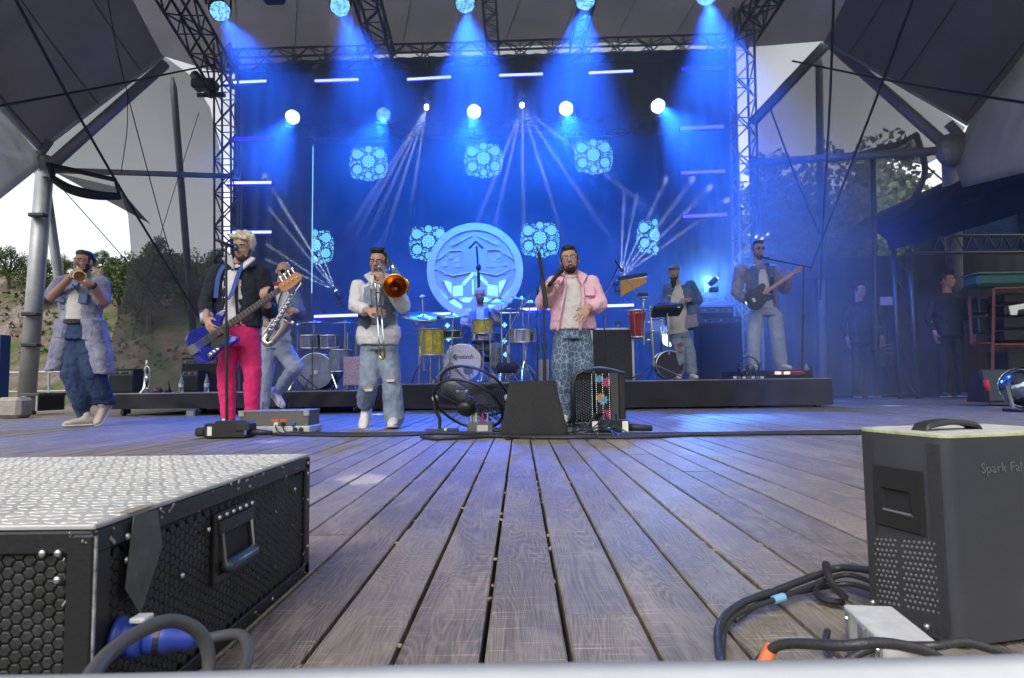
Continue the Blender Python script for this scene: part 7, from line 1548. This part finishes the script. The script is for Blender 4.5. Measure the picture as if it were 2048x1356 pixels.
# ---------------------------------------------------------------- percussionist
def percussionist():
    Y = 9.9; zr = .42; P = lambda x, y, d=0: W(x, y, Y+d); b = P(1368, 755); b.z = zr
    t = thing('person', b, 'person with flat cap and long beard standing at the percussion rack', 'person', 'band members'); sk = MB()
    L, rot = head(t, sk, P(1348, 546, -.03), (-.55, -1, -.05), (0, 0, 1), 1.06, P(1353, 572), None, HB, 'long', None, 'closed', cap=M('grey_cap', (.22, .20, .24), .9, var=.2, vs_=40))
    sl, sr = P(1336, 578), P(1380, 572, .04); el, er = P(1331, 606, .0), P(1396, 600, .0); wl, wr = P(1338, 612, -.25), P(1374, 600, -.26); inner(sk, P(1353, 572), (sl, el, wl), (sr, er, wr))
    limb(sk, [P(1334, 610, -.14), wl], (.04, .033)); limb(sk, [P(1380, 600, -.2), wr], (.04, .033)); hand(sk, wl, V((-.3, -.8, -.2)), V((.2, .2, -.9)), -1, .7, 1.1); hand(sk, wr, V((-.7, -.5, .0)), V((-.1, .2, -.9)), 1, .75, 1.1); blob('body', sk, SKIN, t, .0075, 2)
    s_ = MB(); u, v, ax = torso(s_, P(1354, 668), P(1355, 570), (sr-sl), (.17, .17, .17, .15, .08), (.16, .155, .15, .12, .07)); blob('shirt', s_, SHC, t, .012, 4, .018, .08); f = front(v)
    j = MB()
    ringloft(j, [(P(1384, 655, .04), .15, .15), (P(1382, 625, .02), .14, .17), (P(1374, 590), .13, .16), (P(1370, 572), .09, .11)], V((1,0,0)), V((0,1,0))); ringloft(j, [(P(1337, 650, .06), .06, .13), (P(1337, 610, .04), .07, .13), (P(1341, 578), .07, .10)], V((1,0,0)), V((0,1,0))); ringloft(j, [(P(1362, 660, .12), .22, .06), (P(1360, 575, .06), .18, .06)], V((1,0,0)), V((0,1,0)))
    limb(j, [sr, er, P(1380, 601, -.18)], (.095, .09, .065)); limb(j, [sl, el, P(1334, 611, -.14)], (.085, .075, .06)); blob('jacket', j, DENB, t, .012, 4, .024, .09)
    MB().prism([P(1372, 632, -.14), P(1392, 628, -.13), P(1396, 652, -.12), P(1370, 658, -.13)], (0, -.012, 0)).build('jacket_patch', DENC, t)
    tr = MB(); ringloft(tr, [(P(1358, 664), .16, .13), (P(1361, 676), .17, .13)], V((1,0,0)), V((0,1,0))); limb(tr, [P(1352, 678), P(1360, 705, -.1), P(1357, 742, -.04)], (.105, .095, .095)); limb(tr, [P(1371, 678), P(1379, 705, -.02), P(1382, 742, .0)], (.105, .095, .10)); blob('jeans', tr, JEAN, t, .012, 4, .02, .09)
    for x, y in ((1362, 688), (1361, 703)): m_ = MB(); m_.ell(P(x, y, -.205), (.035, .012, .03), None, 10, 6); m_.build('knee_patch', M('orange_patch', (.35, .12, .07), .85, var=.4, vs_=30), t, True)
    shoe(t, V((P(1356, 748).x, Y-.05, zr+.09)), V((-.25, -1, 0)), SHOE, .31); shoe(t, V((P(1382, 748).x, Y, zr+.09)), V((.1, -1, 0)), SHOE, .31)
    o = MB().tube([wr+V((.03, -.02, -.02)), P(1336, 590, -.36)], .008, 6).build('drum_stick', M('stick_pale', (.55, .62, .55), .5)); tag(o, 'pale stick held by the person in the flat cap', 'drum stick', 'drum sticks')
percussionist()

# ---------------------------------------------------------------- guitarist
def guitarist():
    Y = 9.75; P = lambda x, y, d=0: W(x, y, Y+d); b = P(1535, 740); b.z = zp
    t = thing('person', b, 'person in a two-tone denim jacket playing guitar at the right in blue haze', 'person', 'band members'); sk = MB()
    L, rot = head(t, sk, P(1516, 500, -.03), (.05, -1, .0), (0, 0, 1), 1.16, P(1516, 530), 'short', HBR, 'full', 'shades', None)
    sl, sr = P(1482, 540), P(1548, 540); el, er = P(1473, 584, .0), P(1570, 578, -.03); wl, wr = P(1497, 604, -.24), P(1577, 560, -.28); inner(sk, P(1516, 530), (sl, el, wl), (sr, er, wr))
    limb(sk, [P(1490, 600, -.18), wl], (.042, .034)); limb(sk, [P(1576, 566, -.2), wr], (.042, .034)); hand(sk, wl, V((.8, -.3, -.1)), V((.1, .8, -.3)), -1, .5, 1.15); hand(sk, wr, V((.2, -.2, .8)), V((-.2, .9, .1)), 1, .7, 1.15); blob('body', sk, SKIN, t, .0078, 2)
    s_ = MB(); u, v, ax = torso(s_, P(1528, 618), P(1517, 530), (sr-sl), (.17, .17, .17, .14, .09), (.155, .15, .16, .13, .08)); blob('shirt', s_, SHW, t, .012, 4, .016, .08); f = front(v)
    j = MB(); torso(j, P(1528, 616), P(1517, 528), (sr-sl), (.25, .245, .245, .225, .11), (.14, .138, .148, .125, .08)); limb(j, [sl, el, P(1490, 600, -.17)], (.10, .09, .068)); limb(j, [sr, er, P(1576, 566, -.18)], (.10, .09, .068)); blob('jacket', j, DENC, t, .012, 4, .022, .08)
    for x in (1500, 1537): MB().prism([P(x-6, 535)+f*.135, P(x+6, 535)+f*.135, P(x+5, 580)+f*.165, P(x-5, 580)+f*.165], (0, -.014, 0)).build('dark_panel', DENB, t)
    edge(t, [P(1507, 532)+f*.10, P(1507, 570)+f*.17, P(1503, 612)+f*.16], DENB, .016); edge(t, [P(1529, 532)+f*.10, P(1532, 570)+f*.17, P(1545, 612)+f*.15], DENB, .016)
    tr = MB(); ringloft(tr, [(P(1530, 612), .17, .13), (P(1530, 632), .195, .14)], V((1,0,0)), V((0,1,0))); limb(tr, [P(1511, 634), P(1507, 675, -.02), P(1508, 724, .02)], (.12, .105, .10)); limb(tr, [P(1549, 634), P(1556, 675, -.05), P(1561, 724, -.02)], (.12, .105, .10)); blob('jeans', tr, JEANP, t, .012, 4, .022, .10)
    shoe(t, V((P(1508, 730).x, Y, zp+.09)), V((-.2, -1, 0)), SHOE, .31); shoe(t, V((P(1562, 730).x, Y-.03, zp+.09)), V((.15, -1, 0)), SHOE, .31)
    g0 = P(1516, 594, -.30); g1 = P(1598, 538, -.34); d = (g1-g0); nl = d.length; d.normalize(); nn = V((.05, -1, .1)); nn = (nn-d*nn.dot(d)).normalized(); w = nn.cross(d).normalized(); w = w if w.z > 0 else -w
    tt = thing('electric_guitar', g0, 'dark green electric guitar with a pinkish maple neck', 'guitar')
    def Q(a, b_, o=0): return g0+d*a+w*b_+nn*o
    out = [(-.19, .06), (-.14, .14), (-.04, .15), (.05, .12), (.13, .14), (.19, .12), (.18, .06), (.13, .03), (.13, -.05), (.19, -.10), (.15, -.15), (.06, -.13), (-.04, -.16), (-.14, -.15), (-.2, -.06)]
    pts = catmull([Q(*p) for p in out+out[:1]], 4)[:-1]; cen = Q(0, 0); MB().loft([[cen+(p-cen)*q+nn*o for p in pts] for q, o in ((.95, -.024), (1, -.014), (1, .014), (.95, .024))]).build('body', M('guitar_green', (.012, .035, .035), .15, coat=.7), tt, 'edge')
    MB().loft([[Q(a, b_*ww, o) for b_, o in ((-1, .018), (1, .018), (.9, .038), (-.9, .038))] for a, ww in ((.08, .028), (nl-.08, .022))]).build('neck', M('maple_pale', (.48, .26, .18), .4), tt)
    MB().prism([Q(a, b_, .014) for a, b_ in ((nl-.09, .022), (nl-.09, -.022), (nl-.03, -.04), (nl+.08, -.02), (nl+.09, .03), (nl-.05, .035))], nn*.016).build('headstock', M('maple_pale'), tt)
    MB().prism([Q(a, b_, .0245) for a, b_ in ((.12, .05), (-.05, .06), (-.07, -.09), (.10, -.10))], nn*.003).build('pickguard', BLK, tt); MB().rbox(Q(-.09, 0, .03), (.05, .07, .016), .003, Matrix((d, w, nn)).transposed()).build('bridge', CHROME, tt)
    s_ = MB(); pts = catmull([P(1530, 528)+f*.06, P(1535, 560)+f*.165, P(1530, 590)+f*.2]); s_.loft([[p+V((x*.03, 0, 0))+f*o for x, o in ((-1, 0), (1, 0), (1, .006), (-1, .006))] for p in pts]); s_.build('strap', BLKM, t)
guitarist()

# ---------------------------------------------------------------- two crew members in the dark wing
def crew(px, ytop, ybot, Y, lab, fw_, slope=0):
    P = lambda x, y, d=0: W(x, y, Y+d); b = P(px, 800); b.z = 0; h = P(px, ytop).z; t = thing('person', b, lab, 'person', 'stage crew'); sk = MB(); k = h/1.78; c = lambda x, y, z: b+V((x*k, y*k, z*k))
    L, rot = head(t, sk, c(0, -.02, 1.66), fw_, (0, 0, 1), k*1.0, c(0, 0, 1.48), 'short', HB, None, None, 'closed'); DK = M('crew_black', (.014, .015, .02), .85, bump=.2, bs=60)
    wl, wr = c(-.26, -.08, .92), c(.26, -.08, .92); inner(sk, c(0, 0, 1.48), (c(-.19, 0, 1.40), c(-.28, .02, 1.12), wl), (c(.19, 0, 1.40), c(.28, .02, 1.12), wr)); hand(sk, wl, (0, -.1, -1), (.8, -.2, 0), 1, .3, k); hand(sk, wr, (0, -.1, -1), (-.8, -.2, 0), -1, .3, k); limb(sk, [c(-.27, -.02, 1.08), wl], (.04, .03)); limb(sk, [c(.27, -.02, 1.08), wr], (.04, .03)); blob('body', sk, SKIN2, t, .0085, 2)
    j = MB(); torso(j, c(0, 0, .86), c(0, 0, 1.49), V((1,0,0)), (.19, .18, .20, .19, .09), (.13, .12, .13, .11, .07), k); limb(j, [c(-.19, 0, 1.40), c(-.28, .02, 1.12), c(-.265, -.06, .98)], (.08, .065, .05)); limb(j, [c(.19, 0, 1.40), c(.28, .02, 1.12), c(.265, -.06, .98)], (.08, .065, .05)); blob('jacket', j, DK, t, .014, 4, .02, .08)
    tr = MB(); ringloft(tr, [(c(0, 0, .9), .16, .12), (c(0, 0, .82), .17, .12)], V((1,0,0)), V((0,1,0))); limb(tr, [c(-.09, 0, .82), c(-.11, -.02, .46), c(-.12, .02, .1)], (.095, .075, .065)); limb(tr, [c(.09, 0, .82), c(.11, -.02, .46), c(.12, .02, .1)], (.095, .075, .065)); blob('trousers', tr, DK, t, .014, 4, .015, .09)
    for s in (-1, 1): shoe(t, c(s*.12, .02, .09), V((.15*s, -1, 0)), M('crew_shoe', (.04, .04, .045), .6), .28)
crew(1730, 566, 780, 12.3, 'crew member in black standing between the riser and the canopy leg', (.3, -1, 0)); crew(1908, 545, 780, 11.8, 'crew member in black standing in the dark under the canopy', (.5, -1, 0))
